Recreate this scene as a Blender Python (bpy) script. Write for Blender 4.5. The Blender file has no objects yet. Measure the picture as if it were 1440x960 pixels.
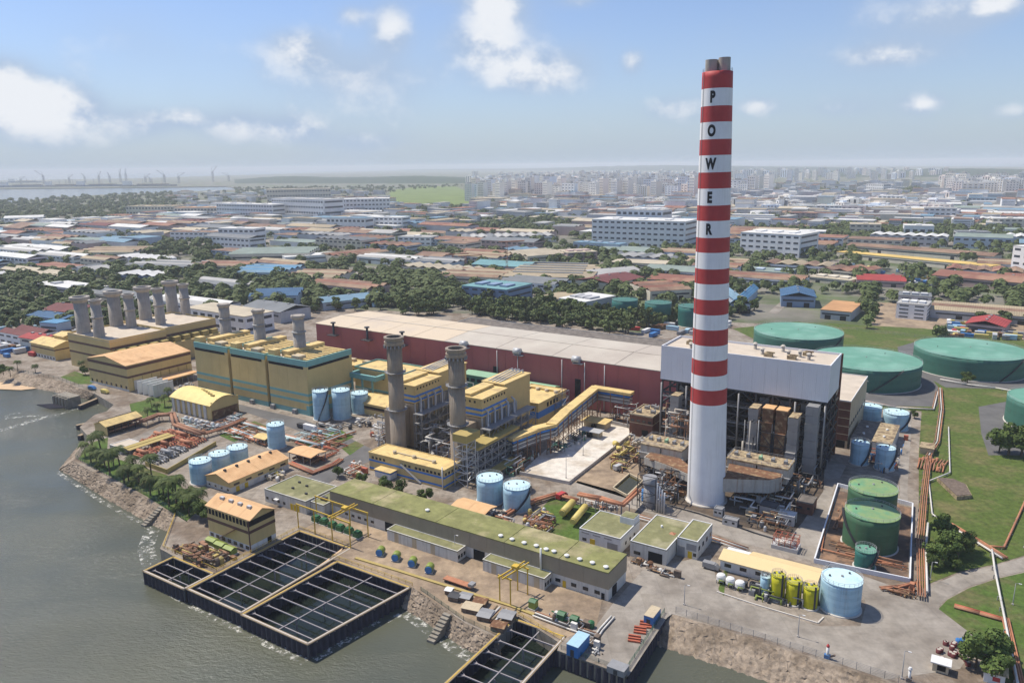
import bpy, bmesh, math, random
from mathutils import Vector, Matrix
from mathutils.geometry import tessellate_polygon
random.seed(7)
sc = bpy.context.scene
col = sc.collection
R_ = math.radians
HAZE = 0.85e-4
# ------------------------------------------------------------------ camera
FPX, YH, CH, ROLL = 1080.0, 232.0, 120.0, 0.0115
PIT = math.atan((480 - YH) / FPX)
_fw = Vector((0, math.cos(PIT), -math.sin(PIT)))
_u0 = Vector((0, math.sin(PIT), math.cos(PIT)))
_r0 = Vector((1, 0, 0))
_rt = _r0 * math.cos(ROLL) - _u0 * math.sin(ROLL)
_up = _u0 * math.cos(ROLL) + _r0 * math.sin(ROLL)
cam = bpy.data.cameras.new('camera')
cam.sensor_width = 36.0
cam.lens = 36.0 * FPX / 1440.0
cam.clip_start = 1.0
cam.clip_end = 80000
camo = bpy.data.objects.new('camera', cam)
col.objects.link(camo)
camo.matrix_world = Matrix.Translation((0, 0, CH)) @ Matrix((_rt, _up, -_fw)).transposed().to_4x4()
sc.camera = camo
# ------------------------------------------------------------------ sun, sky, exposure
SUN_EL = R_(60)
SUN_AZ = R_(149)          # direction to the sun, counter-clockwise from +X: behind left
sd = Vector((math.cos(SUN_AZ) * math.cos(SUN_EL), math.sin(SUN_AZ) * math.cos(SUN_EL), math.sin(SUN_EL)))
sun = bpy.data.lights.new('sun', 'SUN')
sun.energy = 4.7
sun.angle = R_(0.6)
sun.color = (1.0, 0.93, 0.82)
suno = bpy.data.objects.new('sun', sun)
col.objects.link(suno)
suno.rotation_euler = sd.to_track_quat('Z', 'Y').to_euler()
suno.location = (-300, 300, 600)
wd = bpy.data.worlds.new('World')
sc.world = wd
wd.use_nodes = True
nt = wd.node_tree
nt.nodes.clear()
def N(tree, typ, **kw):
    n = tree.nodes.new(typ)
    for k, v in kw.items():
        if k in n.inputs.keys() and not hasattr(n, k): n.inputs[k].default_value = v
        else:
            try: setattr(n, k, v)
            except Exception: n.inputs[k].default_value = v
    return n
def build_sky():
    L = nt.links.new
    out = N(nt, 'ShaderNodeOutputWorld')
    bg = N(nt, 'ShaderNodeBackground'); bg.inputs['Strength'].default_value = 0.135
    sky = N(nt, 'ShaderNodeTexSky', sky_type='NISHITA', sun_disc=False)
    sky.sun_elevation = SUN_EL
    sky.sun_rotation = R_(90) - SUN_AZ
    sky.air_density = 1.0; sky.dust_density = 0.3; sky.ozone_density = 2.0
    # cumulus: noise in azimuth / elevation, the same everywhere round the horizon
    tc = N(nt, 'ShaderNodeTexCoord')
    sep = N(nt, 'ShaderNodeSeparateXYZ'); L(tc.outputs['Generated'], sep.inputs[0])
    def m(op, a, b=None, c=None):
        n = N(nt, 'ShaderNodeMath', operation=op)
        for i, x in enumerate((a, b, c)):
            if x is None: continue
            if isinstance(x, (int, float)): n.inputs[i].default_value = x
            else: L(x, n.inputs[i])
        return n.outputs[0]
    az = m('ARCTAN2', sep.outputs[0], sep.outputs[1])
    el = m('ARCSINE', sep.outputs[2])
    elc = m('MAXIMUM', el, 0.0)
    cmb = N(nt, 'ShaderNodeCombineXYZ')
    L(m('MULTIPLY', az, 1.0), cmb.inputs[0]); L(m('MULTIPLY', el, 1.25), cmb.inputs[1])
    def fbm(scale, det, rough, off):
        mp = N(nt, 'ShaderNodeMapping'); mp.inputs['Location'].default_value = off
        L(cmb.outputs[0], mp.inputs[0])
        n = N(nt, 'ShaderNodeTexNoise'); n.inputs['Scale'].default_value = scale
        n.inputs['Detail'].default_value = det; n.inputs['Roughness'].default_value = rough
        L(mp.outputs[0], n.inputs['Vector'])
        return n.outputs['Fac']
    big = fbm(5.0, 2.0, 0.5, (3.1, 0.4, 0))
    fine = fbm(12.0, 8.0, 0.56, (0.3, 1.9, 0))
    field = m('MULTIPLY_ADD', big, 0.42, m('MULTIPLY', fine, 0.58))
    # clouds that stand in the photograph: (azimuth, elevation, half width, half height, weight)
    acc = None
    for (px, py, hw, hh, wt) in CLOUDS:
        a0 = math.atan((px - 720) / FPX); e0 = math.atan((YH - py) / FPX) * 1.03 + (px - 720) * -0.0115 / FPX
        dx = m('DIVIDE', m('SUBTRACT', az, a0), hw / FPX)
        dy = m('DIVIDE', m('SUBTRACT', el, e0), hh * 1.25 / FPX)
        r2 = m('ADD', m('MULTIPLY', dx, dx), m('MULTIPLY', dy, dy))
        w = m('MULTIPLY', m('POWER', 2.718, m('MULTIPLY', r2, -1.0)), wt)
        acc = w if acc is None else m('ADD', acc, w)
    field2 = m('ADD', field, m('MULTIPLY', acc, 0.36))
    ramp = N(nt, 'ShaderNodeMapRange', interpolation_type='SMOOTHSTEP')
    L(field2, ramp.inputs[0]); ramp.inputs[1].default_value = 0.55; ramp.inputs[2].default_value = 0.92
    ramp.inputs[3].default_value = 0.0; ramp.inputs[4].default_value = 0.9
    above = fbm(12.0, 8.0, 0.56, (0.3, 1.9 + 0.024, 0))
    core = N(nt, 'ShaderNodeMapRange', interpolation_type='SMOOTHSTEP')
    L(m('ADD', m('MULTIPLY_ADD', field2, 1.0, m('MULTIPLY', m('SUBTRACT', fine, above), 1.6)), 0.0), core.inputs[0]); core.inputs[1].default_value = 0.52; core.inputs[2].default_value = 0.95
    ccol = N(nt, 'ShaderNodeMix', data_type='RGBA')
    L(core.outputs[0], ccol.inputs[0])
    ccol.inputs[6].default_value = (3.0, 3.8, 5.1, 1); ccol.inputs[7].default_value = (6.2, 6.35, 6.6, 1)
    # the pale damp air low over the horizon, all round
    veil = m('MULTIPLY', m('POWER', 2.718, m('MULTIPLY', elc, -9.0)), 0.92)
    tint = N(nt, 'ShaderNodeMix', data_type='RGBA', blend_type='MULTIPLY'); tint.inputs[0].default_value = 1.0; L(sky.outputs[0], tint.inputs[6]); tint.inputs[7].default_value = (.80, .82, .98, 1)
    vm = N(nt, 'ShaderNodeMix', data_type='RGBA'); L(veil, vm.inputs[0]); L(tint.outputs[2], vm.inputs[6]); vm.inputs[7].default_value = (2.8, 3.55, 4.4, 1)
    mx = N(nt, 'ShaderNodeMix', data_type='RGBA')
    fade = m('MULTIPLY', ramp.outputs[0], m('MINIMUM', m('MULTIPLY_ADD', elc, 16.0, 0.25), 1.0))
    soft = N(nt, 'ShaderNodeMapRange', interpolation_type='SMOOTHSTEP'); L(m('MULTIPLY_ADD', big, 0.62, m('MULTIPLY', acc, 0.34)), soft.inputs[0]); soft.inputs[1].default_value = 0.26; soft.inputs[2].default_value = 0.66; soft.inputs[4].default_value = 0.82
    sm = N(nt, 'ShaderNodeMix', data_type='RGBA'); L(soft.outputs[0], sm.inputs[0]); L(vm.outputs[2], sm.inputs[6]); sm.inputs[7].default_value = (3.1, 3.85, 5.0, 1)
    L(fade, mx.inputs[0]); L(sm.outputs[2], mx.inputs[6]); L(ccol.outputs[2], mx.inputs[7])
    L(mx.outputs[2], bg.inputs['Color']); L(bg.outputs[0], out.inputs[0])
CLOUDS = [(45, 172, 85, 26, 1.0), (25, 140, 45, 20, .9), (105, 172, 60, 18, .9), (220, 184, 38, 14, .9), (345, 186, 46, 17, 1.0), (425, 190, 38, 14, .95), (285, 178, 22, 9, .6), (520, 204, 60, 11, .6), (150, 205, 120, 12, .4),
          (440, 92, 42, 18, .75), (565, 62, 24, 22, .8), (515, 50, 20, 10, .6), (530, 122, 95, 26, .62), (705, 28, 36, 20, 1.0), (640, 12, 45, 14, .75), (775, 118, 72, 24, 1.0), (690, 95, 75, 34, .75), (700, 60, 60, 30, .5), (905, 14, 45, 9, .7), (810, 30, 30, 8, .5), (945, 160, 50, 13, .65),
          (885, 105, 16, 14, .75), (1055, 160, 28, 9, .75), (1310, 72, 55, 20, 1.0), (1372, 58, 24, 14, .8), (1225, 105, 38, 9, .75), (1290, 110, 75, 14, .45), (1280, 162, 22, 8, .75), (1410, 172, 40, 10, .6), (1150, 165, 60, 10, .35)]
build_sky()
vs = sc.view_settings
vs.view_transform = 'Standard'; vs.look = 'None'; vs.exposure = 0.1; vs.gamma = 1.0; vs.use_curve_mapping = False
sc.cycles.max_bounces = 5
sc.cycles.diffuse_bounces = 2
sc.cycles.glossy_bounces = 2
sc.cycles.transparent_max_bounces = 12
sc.cycles.volume_bounces = 1
sc.cycles.use_denoising = True
# ------------------------------------------------------------------ photo-survey helpers: a pixel seen on a known level is a place on the site
GA = R_(-32.5)                      # the plant's grid: u runs right and towards the shore, v inland
UX, UY = math.cos(GA), math.sin(GA)
def ray(x, y):
    return _fw + _rt * ((x - 720) / FPX) + _up * ((480 - y) / FPX)
def G(x, y, z=0.0):
    d = ray(x, y); t = (z - CH) / d.z
    return Vector((d.x * t, d.y * t, z))
def to_uv(p): return (p[0] * UX + p[1] * UY, -p[0] * UY + p[1] * UX)
def W(u, v, z=0.0): return Vector((u * UX - v * UY, u * UY + v * UX, z))
def P(x, y, z=0.0): return to_uv(G(x, y, z))
def proj(p):
    d = Vector(p) - Vector((0, 0, CH)); k = d.dot(_fw)
    return (720 + FPX * d.dot(_rt) / k, 480 - FPX * d.dot(_up) / k)
def hgt(p, row):
    lo, hi = -10.0, 300.0
    for _ in range(44):
        mid = (lo + hi) / 2
        if proj((p[0], p[1], mid))[1] > row: lo = mid
        else: hi = mid
    return lo
# ------------------------------------------------------------------ materials
MATS = {}
def mat(name, c, rough=.8, var=.18, scale=.25, metal=0.0, streak=0.0, grime=(.10, .075, .05), bump=0.0, rib=None, ribd=.5, spec=.35, rnd=0.0, patch=None, joints=None):
    """patch=(colour, scale, lo, hi): second colour in blotches; rib=(axis, spacing): profiled sheet"""
    if name in MATS: return MATS[name]
    m = bpy.data.materials.new(name); m.use_nodes = True
    t = m.node_tree; L = t.links.new
    bs = t.nodes['Principled BSDF']
    bs.inputs['Roughness'].default_value = rough; bs.inputs['Metallic'].default_value = metal
    bs.inputs['Specular IOR Level'].default_value = spec
    tc = N(t, 'ShaderNodeTexCoord')
    def noise(sc_, det=5, rg=.6, vec=None):
        n = N(t, 'ShaderNodeTexNoise'); n.inputs['Scale'].default_value = sc_; n.inputs['Detail'].default_value = det; n.inputs['Roughness'].default_value = rg
        L(vec or tc.outputs['Object'], n.inputs['Vector']); return n.outputs['Fac']
    def mrange(x, a, b, c0, c1):
        n = N(t, 'ShaderNodeMapRange'); L(x, n.inputs[0])
        for i, q in enumerate((a, b, c0, c1)): n.inputs[i + 1].default_value = q
        return n.outputs[0]
    def mixc(f, a, b, typ='MIX'):
        n = N(t, 'ShaderNodeMix', data_type='RGBA', blend_type=typ)
        if isinstance(f, float): n.inputs[0].default_value = f
        else: L(f, n.inputs[0])
        for i, q in ((6, a), (7, b)):
            if isinstance(q, tuple): n.inputs[i].default_value = (*q[:3], 1)
            else: L(q, n.inputs[i])
        return n.outputs[2]
    cur = (*c, 1)
    if patch:
        cur = mixc(mrange(noise(patch[1], 6, .62), patch[2], patch[3], 0, 1), cur, tuple(patch[0]))
    v = mrange(noise(scale, 6, .65), .3, .7, 1 - var, 1 + var * .7)
    vc = N(t, 'ShaderNodeCombineColor'); [L(v, vc.inputs[i]) for i in range(3)]
    cur = mixc(1.0, cur, vc.outputs[0], 'MULTIPLY')
    if rnd:
        oi = N(t, 'ShaderNodeObjectInfo')
        rv = mrange(oi.outputs['Random'], 0, 1, 1 - rnd, 1 + rnd)
        rc = N(t, 'ShaderNodeCombineColor'); [L(rv, rc.inputs[i]) for i in range(3)]
        cur = mixc(1.0, cur, rc.outputs[0], 'MULTIPLY')
    if streak:
        mp = N(t, 'ShaderNodeMapping'); mp.inputs['Scale'].default_value = (1.1, 1.1, .06)
        L(tc.outputs['Object'], mp.inputs[0])
        cur = mixc(mrange(noise(1.0, 5, .65, mp.outputs[0]), .5, .78, 0, streak), cur, tuple(grime))
    if rib:
        sp = N(t, 'ShaderNodeSeparateXYZ'); L(tc.outputs['Object'], sp.inputs[0])
        a = N(t, 'ShaderNodeMath', operation='MULTIPLY'); L(sp.outputs[rib[0]], a.inputs[0]); a.inputs[1].default_value = 2 * math.pi / rib[1]
        s = N(t, 'ShaderNodeMath', operation='SINE'); L(a.outputs[0], s.inputs[0])
        bp = N(t, 'ShaderNodeBump'); bp.inputs['Strength'].default_value = ribd; bp.inputs['Distance'].default_value = rib[1] * .12
        L(s.outputs[0], bp.inputs['Height']); L(bp.outputs[0], bs.inputs['Normal'])
    elif bump:
        bp = N(t, 'ShaderNodeBump'); bp.inputs['Strength'].default_value = bump; bp.inputs['Distance'].default_value = .25
        L(noise(1.3, 6, .7), bp.inputs['Height']); L(bp.outputs[0], bs.inputs['Normal'])
    if joints:
        bk = N(t, 'ShaderNodeTexBrick'); bk.offset = 0.0; L(tc.outputs['Object'], bk.inputs['Vector'])
        bk.inputs['Scale'].default_value = 1.0; bk.inputs['Brick Width'].default_value = joints[0]; bk.inputs['Row Height'].default_value = joints[1]; bk.inputs['Mortar Size'].default_value = joints[2]; bk.inputs['Mortar Smooth'].default_value = .3
        bk.inputs['Color1'].default_value = (1, 1, 1, 1); bk.inputs['Color2'].default_value = (.88, .87, .85, 1); bk.inputs['Mortar'].default_value = (joints[3],) * 3 + (1,)
        cur = mixc(1.0, cur, bk.outputs['Color'], 'MULTIPLY')
    if isinstance(cur, tuple): bs.inputs['Base Color'].default_value = cur
    else: L(cur, bs.inputs['Base Color'])
    MATS[name] = m
    return m
# ------------------------------------------------------------------ mesh builder
class MB:
    def __init__(s): s.v = []; s.f = []; s.sm = []; s.mi = []; s.cm = 0
    def face(s, pts, smooth=False):
        b = len(s.v); s.v += [tuple(p) for p in pts]; s.f.append(tuple(range(b, b + len(pts)))); s.sm.append(smooth); s.mi.append(s.cm); return s
    def _add(s, vs, fs, smooth=False):
        b = len(s.v); s.v += [tuple(p) for p in vs]
        for f in fs: s.f.append(tuple(i + b for i in f)); s.sm.append(smooth); s.mi.append(s.cm)
    def box(s, x0, x1, y0, y1, z0, z1):
        s._add([(x0, y0, z0), (x1, y0, z0), (x1, y1, z0), (x0, y1, z0), (x0, y0, z1), (x1, y0, z1), (x1, y1, z1), (x0, y1, z1)],
               [(0, 3, 2, 1), (4, 5, 6, 7), (0, 1, 5, 4), (1, 2, 6, 5), (2, 3, 7, 6), (3, 0, 4, 7)]); return s
    def cbox(s, x, y, z0, lx, ly, h): return s.box(x - lx / 2, x + lx / 2, y - ly / 2, y + ly / 2, z0, z0 + h)
    def beam(s, p, q, w=.3, h=None):
        p, q = Vector(p), Vector(q); h = h or w; d = q - p
        if d.length < 1e-6: return s
        d.normalize(); a = d.cross(Vector((0, 0, 1)))
        if a.length < 1e-3: a = Vector((1, 0, 0))
        a.normalize(); b = a.cross(d); a *= w / 2; b *= h / 2
        vs = [p - a - b, p + a - b, p + a + b, p - a + b, q - a - b, q + a - b, q + a + b, q - a + b]
        s._add(vs, [(0, 3, 2, 1), (4, 5, 6, 7), (0, 1, 5, 4), (1, 2, 6, 5), (2, 3, 7, 6), (3, 0, 4, 7)]); return s
    def cyl(s, x, y, z0, z1, r0, r1=None, n=24, cap=True, bot=False):
        r1 = r0 if r1 is None else r1; b = len(s.v)
        for z, r in ((z0, r0), (z1, r1)):
            for k in range(n): a = 2 * math.pi * k / n; s.v.append((x + r * math.cos(a), y + r * math.sin(a), z))
        for k in range(n): s.f.append((b + k, b + (k + 1) % n, b + n + (k + 1) % n, b + n + k)); s.sm.append(True); s.mi.append(s.cm)
        if cap: s.f.append(tuple(b + n + k for k in range(n))); s.sm.append(False); s.mi.append(s.cm)
        if bot: s.f.append(tuple(b + n - 1 - k for k in range(n))); s.sm.append(False); s.mi.append(s.cm)
        return s
    def lathe(s, x, y, prof, n=32, smooth=True):
        for (r0, z0), (r1, z1) in zip(prof, prof[1:]):
            b = len(s.v)
            for z, r in ((z0, r0), (z1, r1)):
                for k in range(n): a = 2 * math.pi * k / n; s.v.append((x + r * math.cos(a), y + r * math.sin(a), z))
            for k in range(n): s.f.append((b + k, b + (k + 1) % n, b + n + (k + 1) % n, b + n + k)); s.sm.append(smooth); s.mi.append(s.cm)
        return s
    def tube(s, pts, r, n=8):
        pts = [Vector(p) for p in pts]
        for i, (p, q) in enumerate(zip(pts, pts[1:])):
            d = (q - p)
            if d.length < 1e-6: continue
            d.normalize(); a = d.cross(Vector((0, 0, 1)))
            if a.length < 1e-3: a = Vector((1, 0, 0))
            a.normalize(); b_ = a.cross(d); ext = r * .5
            p2, q2 = p - d * (ext if i else 0), q + d * (ext if i < len(pts) - 2 else 0)
            b = len(s.v)
            for c in (p2, q2):
                for k in range(n): t = 2 * math.pi * k / n; s.v.append(tuple(c + a * r * math.cos(t) + b_ * r * math.sin(t)))
            for k in range(n): s.f.append((b + k, b + n + k, b + n + (k + 1) % n, b + (k + 1) % n)); s.sm.append(True); s.mi.append(s.cm)
            s.f.append(tuple(b + k for k in range(n))); s.sm.append(False); s.mi.append(s.cm)
            s.f.append(tuple(b + 2 * n - 1 - k for k in range(n))); s.sm.append(False); s.mi.append(s.cm)
        return s
    def prism(s, poly, z0, z1):
        n = len(poly); A = sum(poly[i][0] * poly[(i + 1) % n][1] - poly[(i + 1) % n][0] * poly[i][1] for i in range(n))
        if A < 0: poly = poly[::-1]
        b = len(s.v); s.v += [(p[0], p[1], z0) for p in poly] + [(p[0], p[1], z1) for p in poly]
        for k in range(n): s.f.append((b + k, b + (k + 1) % n, b + n + (k + 1) % n, b + n + k)); s.sm.append(False); s.mi.append(s.cm)
        for tri in tessellate_polygon([[Vector((p[0], p[1], 0)) for p in poly]]):
            i, j, k = tri
            cr = (poly[j][0] - poly[i][0]) * (poly[k][1] - poly[i][1]) - (poly[j][1] - poly[i][1]) * (poly[k][0] - poly[i][0])
            if cr < 0: j, k = k, j
            s.f.append((b + n + i, b + n + j, b + n + k)); s.sm.append(False); s.mi.append(s.cm)
        return s
    def gable(s, x0, x1, y0, y1, z, rise, axis='x', ov=.5, th=.25):
        """two roof slabs over the rectangle, ridge along axis"""
        if axis == 'x':
            ym = (y0 + y1) / 2; k = rise / ((y1 - y0) / 2)
            sec = [(y0 - ov, z - k * ov), (ym, z + rise), (y1 + ov, z - k * ov), (y1 + ov, z - k * ov + th), (ym, z + rise + th), (y0 - ov, z - k * ov + th)]
            a = [(x0 - ov, p, q) for p, q in sec]; b = [(x1 + ov, p, q) for p, q in sec]
        else:
            xm = (x0 + x1) / 2; k = rise / ((x1 - x0) / 2)
            sec = [(x0 - ov, z - k * ov), (xm, z + rise), (x1 + ov, z - k * ov), (x1 + ov, z - k * ov + th), (xm, z + rise + th), (x0 - ov, z - k * ov + th)]
            a = [(p, y0 - ov, q) for p, q in sec]; b = [(p, y1 + ov, q) for p, q in sec]
        fs = [(i, (i + 1) % 6, (i + 1) % 6 + 6, i + 6) for i in range(6)] + [(0, 5, 4, 1), (1, 4, 3, 2), (6, 7, 10, 11), (7, 8, 9, 10)]
        s._add(a + b, fs); return s
    def gwall(s, x0, x1, y0, y1, h, rise, axis='x'):
        s.box(x0, x1, y0, y1, 0, h)
        if axis == 'x':
            ym = (y0 + y1) / 2
            for x, w in ((x0, .01), (x1, -.01)):
                s._add([(x, y0, h), (x, y1, h), (x, ym, h + rise), (x + w * 20, y0, h), (x + w * 20, y1, h), (x + w * 20, ym, h + rise)], [(0, 1, 2), (5, 4, 3), (0, 2, 5, 3), (1, 4, 5, 2)])
        else:
            xm = (x0 + x1) / 2
            for y, w in ((y0, .01), (y1, -.01)):
                s._add([(x0, y, h), (x1, y, h), (xm, y, h + rise), (x0, y + w * 20, h), (x1, y + w * 20, h), (xm, y + w * 20, h + rise)], [(0, 1, 2), (5, 4, 3), (0, 2, 5, 3), (1, 4, 5, 2)])
        return s
    def mesh(s, name, mats):
        me = bpy.data.meshes.new(name); me.from_pydata(s.v, [], s.f)
        for m in (mats if isinstance(mats, (list, tuple)) else [mats]): me.materials.append(m)
        me.polygons.foreach_set('use_smooth', s.sm)
        if any(s.mi): me.polygons.foreach_set('material_index', s.mi)
        me.update(); return me
    def build(s, name, m, parent=None, loc=None, rot=None, kind=None):
        o = bpy.data.objects.new(name, s.mesh(name, m)); col.objects.link(o)
        if parent: o.parent = parent; KIDS.setdefault(parent.name, []).append(o)
        if loc is not None: o.location = loc
        if rot is not None: o.rotation_euler = (0, 0, rot)
        if kind: o['kind'] = kind
        return o
def tag(o, label, cat, group=None):
    o['label'] = label; o['category'] = cat
    if group: o['group'] = group
    return o
def thing(name, label, cat, uv=(0, 0), rot=0.0, z=0.0, group=None):
    o = bpy.data.objects.new(name, None); col.objects.link(o); o.empty_display_size = 1
    o.location = W(uv[0], uv[1], z); o.rotation_euler = (0, 0, GA + rot)
    return tag(o, label, cat, group)
KIDS = {}
def copy_tree(o, parent=None):
    c = o.copy(); col.objects.link(c)
    if parent: c.parent = parent; KIDS.setdefault(parent.name, []).append(c)
    for ch in KIDS.get(o.name, ()): copy_tree(ch, c)
    return c
def inst(name, me, parent=None, loc=(0, 0, 0), rot=0, scale=None, kind=None):
    o = bpy.data.objects.new(name, me); col.objects.link(o)
    if parent: o.parent = parent; KIDS.setdefault(parent.name, []).append(o)
    o.location = loc; o.rotation_euler = (0, 0, rot)
    if scale is not None: o.scale = scale if isinstance(scale, tuple) else (scale,) * 3
    if kind: o['kind'] = kind
    return o
def sheet(name, pts, z, m, kind='structure', holes=None):
    """flat ground sheet through world points"""
    mb = MB(); vs = [Vector((p[0], p[1], z)) for p in pts]
    b = len(mb.v); mb.v += [tuple(p) for p in vs]
    for (i, j, k) in tessellate_polygon([[Vector((p[0], p[1], 0)) for p in pts]]):
        cr = (vs[j] - vs[i]).cross(vs[k] - vs[i]).z
        if cr < 0: j, k = k, j
        mb.f.append((i, j, k)); mb.sm.append(False); mb.mi.append(0)
    return mb.build(name, m, kind=kind)
def px_sheet(name, pix, z, m, kind='structure'): return sheet(name, [G(x, y, 0) for x, y in pix], z, m, kind)
# ================================================================== THE SETTING
m_ground = mat('ground_soil', (.20, .185, .15), .95, .35, .02, patch=((.10, .13, .05), .008, .45, .58))
m_yard = mat('yard_concrete', (.31, .265, .215), .9, .34, .4, patch=((.19, .145, .105), .06, .46, .60), bump=.3, joints=(7, 7, .10, .72))
m_tarmac = mat('tarmac', (.13, .125, .12), .9, .25, .12)
m_apron = mat('apron_concrete', (.33, .295, .25), .9, .24, .3, patch=((.235, .205, .17), .05, .45, .62), bump=.2, joints=(6, 9, .07, .8))
m_grass = mat('grass', (.085, .122, .022), 1, .42, .5, patch=((.16, .145, .055), .05, .49, .66), bump=.8)
m_grass2 = mat('lush_grass', (.078, .13, .022), 1, .38, .5, patch=((.135, .125, .05), .07, .47, .64), bump=.8)
m_dirt = mat('bare_earth', (.36, .27, .18), 1, .32, .3, patch=((.24, .18, .125), .06, .45, .6), bump=.3)
m_whitesand = mat('white_sand', (.66, .61, .53), 1, .2, .3, patch=((.46, .39, .30), .07, .47, .64), bump=.4)
m_beach = mat('beach_sand', (.62, .44, .27), 1, .12, .1)
m_rock = mat('revetment_rock', (.34, .27, .20), 1, .45, .6, bump=1.0, patch=((.22, .17, .12), .12, .45, .6))
m_quay = mat('quay_concrete', (.28, .25, .20), .9, .3, .3, streak=.7)
def water_mat(name, c, rough, sx, bs_):
    m = bpy.data.materials.new(name); m.use_nodes = True; t = m.node_tree; L = t.links.new
    b = t.nodes['Principled BSDF']; b.inputs['Roughness'].default_value = rough
    b.inputs['IOR'].default_value = 1.33
    tc = N(t, 'ShaderNodeTexCoord'); mp = N(t, 'ShaderNodeMapping'); mp.inputs['Rotation'].default_value = (0, 0, .6); mp.inputs['Scale'].default_value = (1, 2.2, 1)
    L(tc.outputs['Object'], mp.inputs[0])
    n1 = N(t, 'ShaderNodeTexNoise'); n1.inputs['Scale'].default_value = sx; n1.inputs['Detail'].default_value = 6; n1.inputs['Roughness'].default_value = .6
    L(mp.outputs[0], n1.inputs['Vector'])
    bp = N(t, 'ShaderNodeBump'); bp.inputs['Strength'].default_value = bs_; bp.inputs['Distance'].default_value = .5
    n3 = N(t, 'ShaderNodeTexNoise'); n3.inputs['Scale'].default_value = .013; n3.inputs['Detail'].default_value = 3; L(mp.outputs[0], n3.inputs['Vector'])
    mr3 = N(t, 'ShaderNodeMapRange'); mr3.inputs[1].default_value = .38; mr3.inputs[2].default_value = .62; mr3.inputs[3].default_value = bs_ * .35; mr3.inputs[4].default_value = bs_ * 1.25; L(n3.outputs['Fac'], mr3.inputs[0]); L(mr3.outputs[0], bp.inputs['Strength'])
    L(n1.outputs['Fac'], bp.inputs['Height']); L(bp.outputs[0], b.inputs['Normal'])
    n2 = N(t, 'ShaderNodeTexNoise'); n2.inputs['Scale'].default_value = .02; n2.inputs['Detail'].default_value = 5
    L(tc.outputs['Object'], n2.inputs['Vector'])
    mx = N(t, 'ShaderNodeMix', data_type='RGBA'); mr = N(t, 'ShaderNodeMapRange'); mr.inputs[1].default_value = .35; mr.inputs[2].default_value = .65
    L(n2.outputs['Fac'], mr.inputs[0]); L(mr.outputs[0], mx.inputs[0])
    mx.inputs[6].default_value = (*c, 1); mx.inputs[7].default_value = (c[0] * 1.25, c[1] * 1.2, c[2] * 1.1, 1)
    L(mx.outputs[2], b.inputs['Base Color'])
    return m
m_sea = water_mat('sea_water', (.082, .088, .066), .13, .55, .95)
m_basin = water_mat('basin_water', (.012, .018, .014), .06, .3, .10)
SEA = -4.5
sea = MB().box(-30000, 30000, -6000, 42000, SEA - 12, SEA).build('sea', m_sea, kind='structure')
# coast, left to right, at the top of the banks
COAST_L = [(-250, 478), (0, 518), (40, 526), (83, 535), (133, 553), (160, 569), (150, 578), (133, 583), (112, 600), (127, 617), (102, 648), (150, 673), (207, 700), (247, 722)]
coast = [G(*p) for p in COAST_L]
coast += [W(*q) for q in ((-219.7, 130.7), (-211.5, 130), (-190.6, 130), (-190.6, 163.2), (-168.0, 163.2), (-168.0, 155), (-134.5, 155))]
REV_M = [(592, 832), (625, 856), (655, 876), (700, 896), (729, 866)]
coast += [G(*p) for p in REV_M]
coast += [W(*q) for q in ((-84.5, 154.0), (-83.7, 151), (-64.6, 151), (-66.2, 181.6), (-12, 181), (40, 179), (400, 168), (9000, -400))]
far = [(9000, 30000), (-2500, 30000)]
land = coast + [Vector((p[0], p[1], 0)) for p in far]
land += [G(345, 246), G(200, 250.5), G(0, 254), G(-400, 258), G(-400, 266), G(0, 265.5), G(200, 263.5), G(318, 262), G(345, 266), G(250, 270), G(140, 274), G(60, 279), G(0, 287), G(-120, 300), Vector((-2600, 900, 0))]
gm = MB(); n = len(land)
gm.v = [(p[0], p[1], 0.0) for p in land] + [(p[0], p[1], SEA - 8) for p in land]
for (i, j, k) in tessellate_polygon([[Vector((p[0], p[1], 0)) for p in land]]):
    a, b, c = (Vector(gm.v[q]) for q in (i, j, k))
    if (b - a).cross(c - a).z < 0: j, k = k, j
    gm.f.append((i, j, k)); gm.sm.append(False); gm.mi.append(0)
for i in range(n):
    gm.f.append((i, (i + 1) % n, n + (i + 1) % n, n + i)); gm.sm.append(False); gm.mi.append(1)
gm.build('ground', [m_ground, m_quay], kind='structure')
# plant yard and paved sheets, each a little above the one below
yard = coast[:-2] + [G(1560, 860), G(1560, 560), G(1440, 470), G(1000, 452), G(900, 468), G(660, 441), G(520, 436), G(430, 432), G(120, 440), G(-60, 470), G(-250, 474)]
sheet('plant_yard', yard, .03, m_yard)
px_sheet('concrete_apron', [(862, 848), (905, 800), (1000, 780), (1012, 835), (1060, 852), (1150, 880), (1210, 880), (1218, 850), (1205, 806), (1250, 822), (1310, 846), (1360, 880), (1375, 905), (1350, 940), (1245, 955), (1150, 922), (1070, 896), (945, 863), (938, 868), (884, 950), (800, 912), (830, 890)], .06, m_apron)
px_sheet('plant_road', [(505, 655), (540, 640), (470, 605), (420, 588), (300, 560), (280, 548), (265, 552), (400, 598), (460, 620), (495, 637), (440, 668), (400, 690), (425, 700)], .06, m_tarmac)
px_sheet('plant_street', [(800, 690), (880, 712), (960, 735), (1040, 762), (1130, 785), (1150, 790), (1172, 690), (1190, 655), (1160, 640), (1130, 720), (1110, 760), (1030, 738), (985, 722), (900, 700), (812, 676)], .06, m_apron)
px_sheet('service_road', [(1282, 812), (1276, 690), (1283, 575), (1262, 560), (1258, 600), (1266, 690), (1262, 760)], .06, m_apron)
px_sheet('curved_road', [(1290, 838), (1310, 823), (1350, 805), (1400, 795), (1440, 783), (1530, 740), (1540, 770), (1440, 803), (1400, 812), (1360, 825), (1330, 842), (1318, 855)], .07, m_apron)
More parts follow.
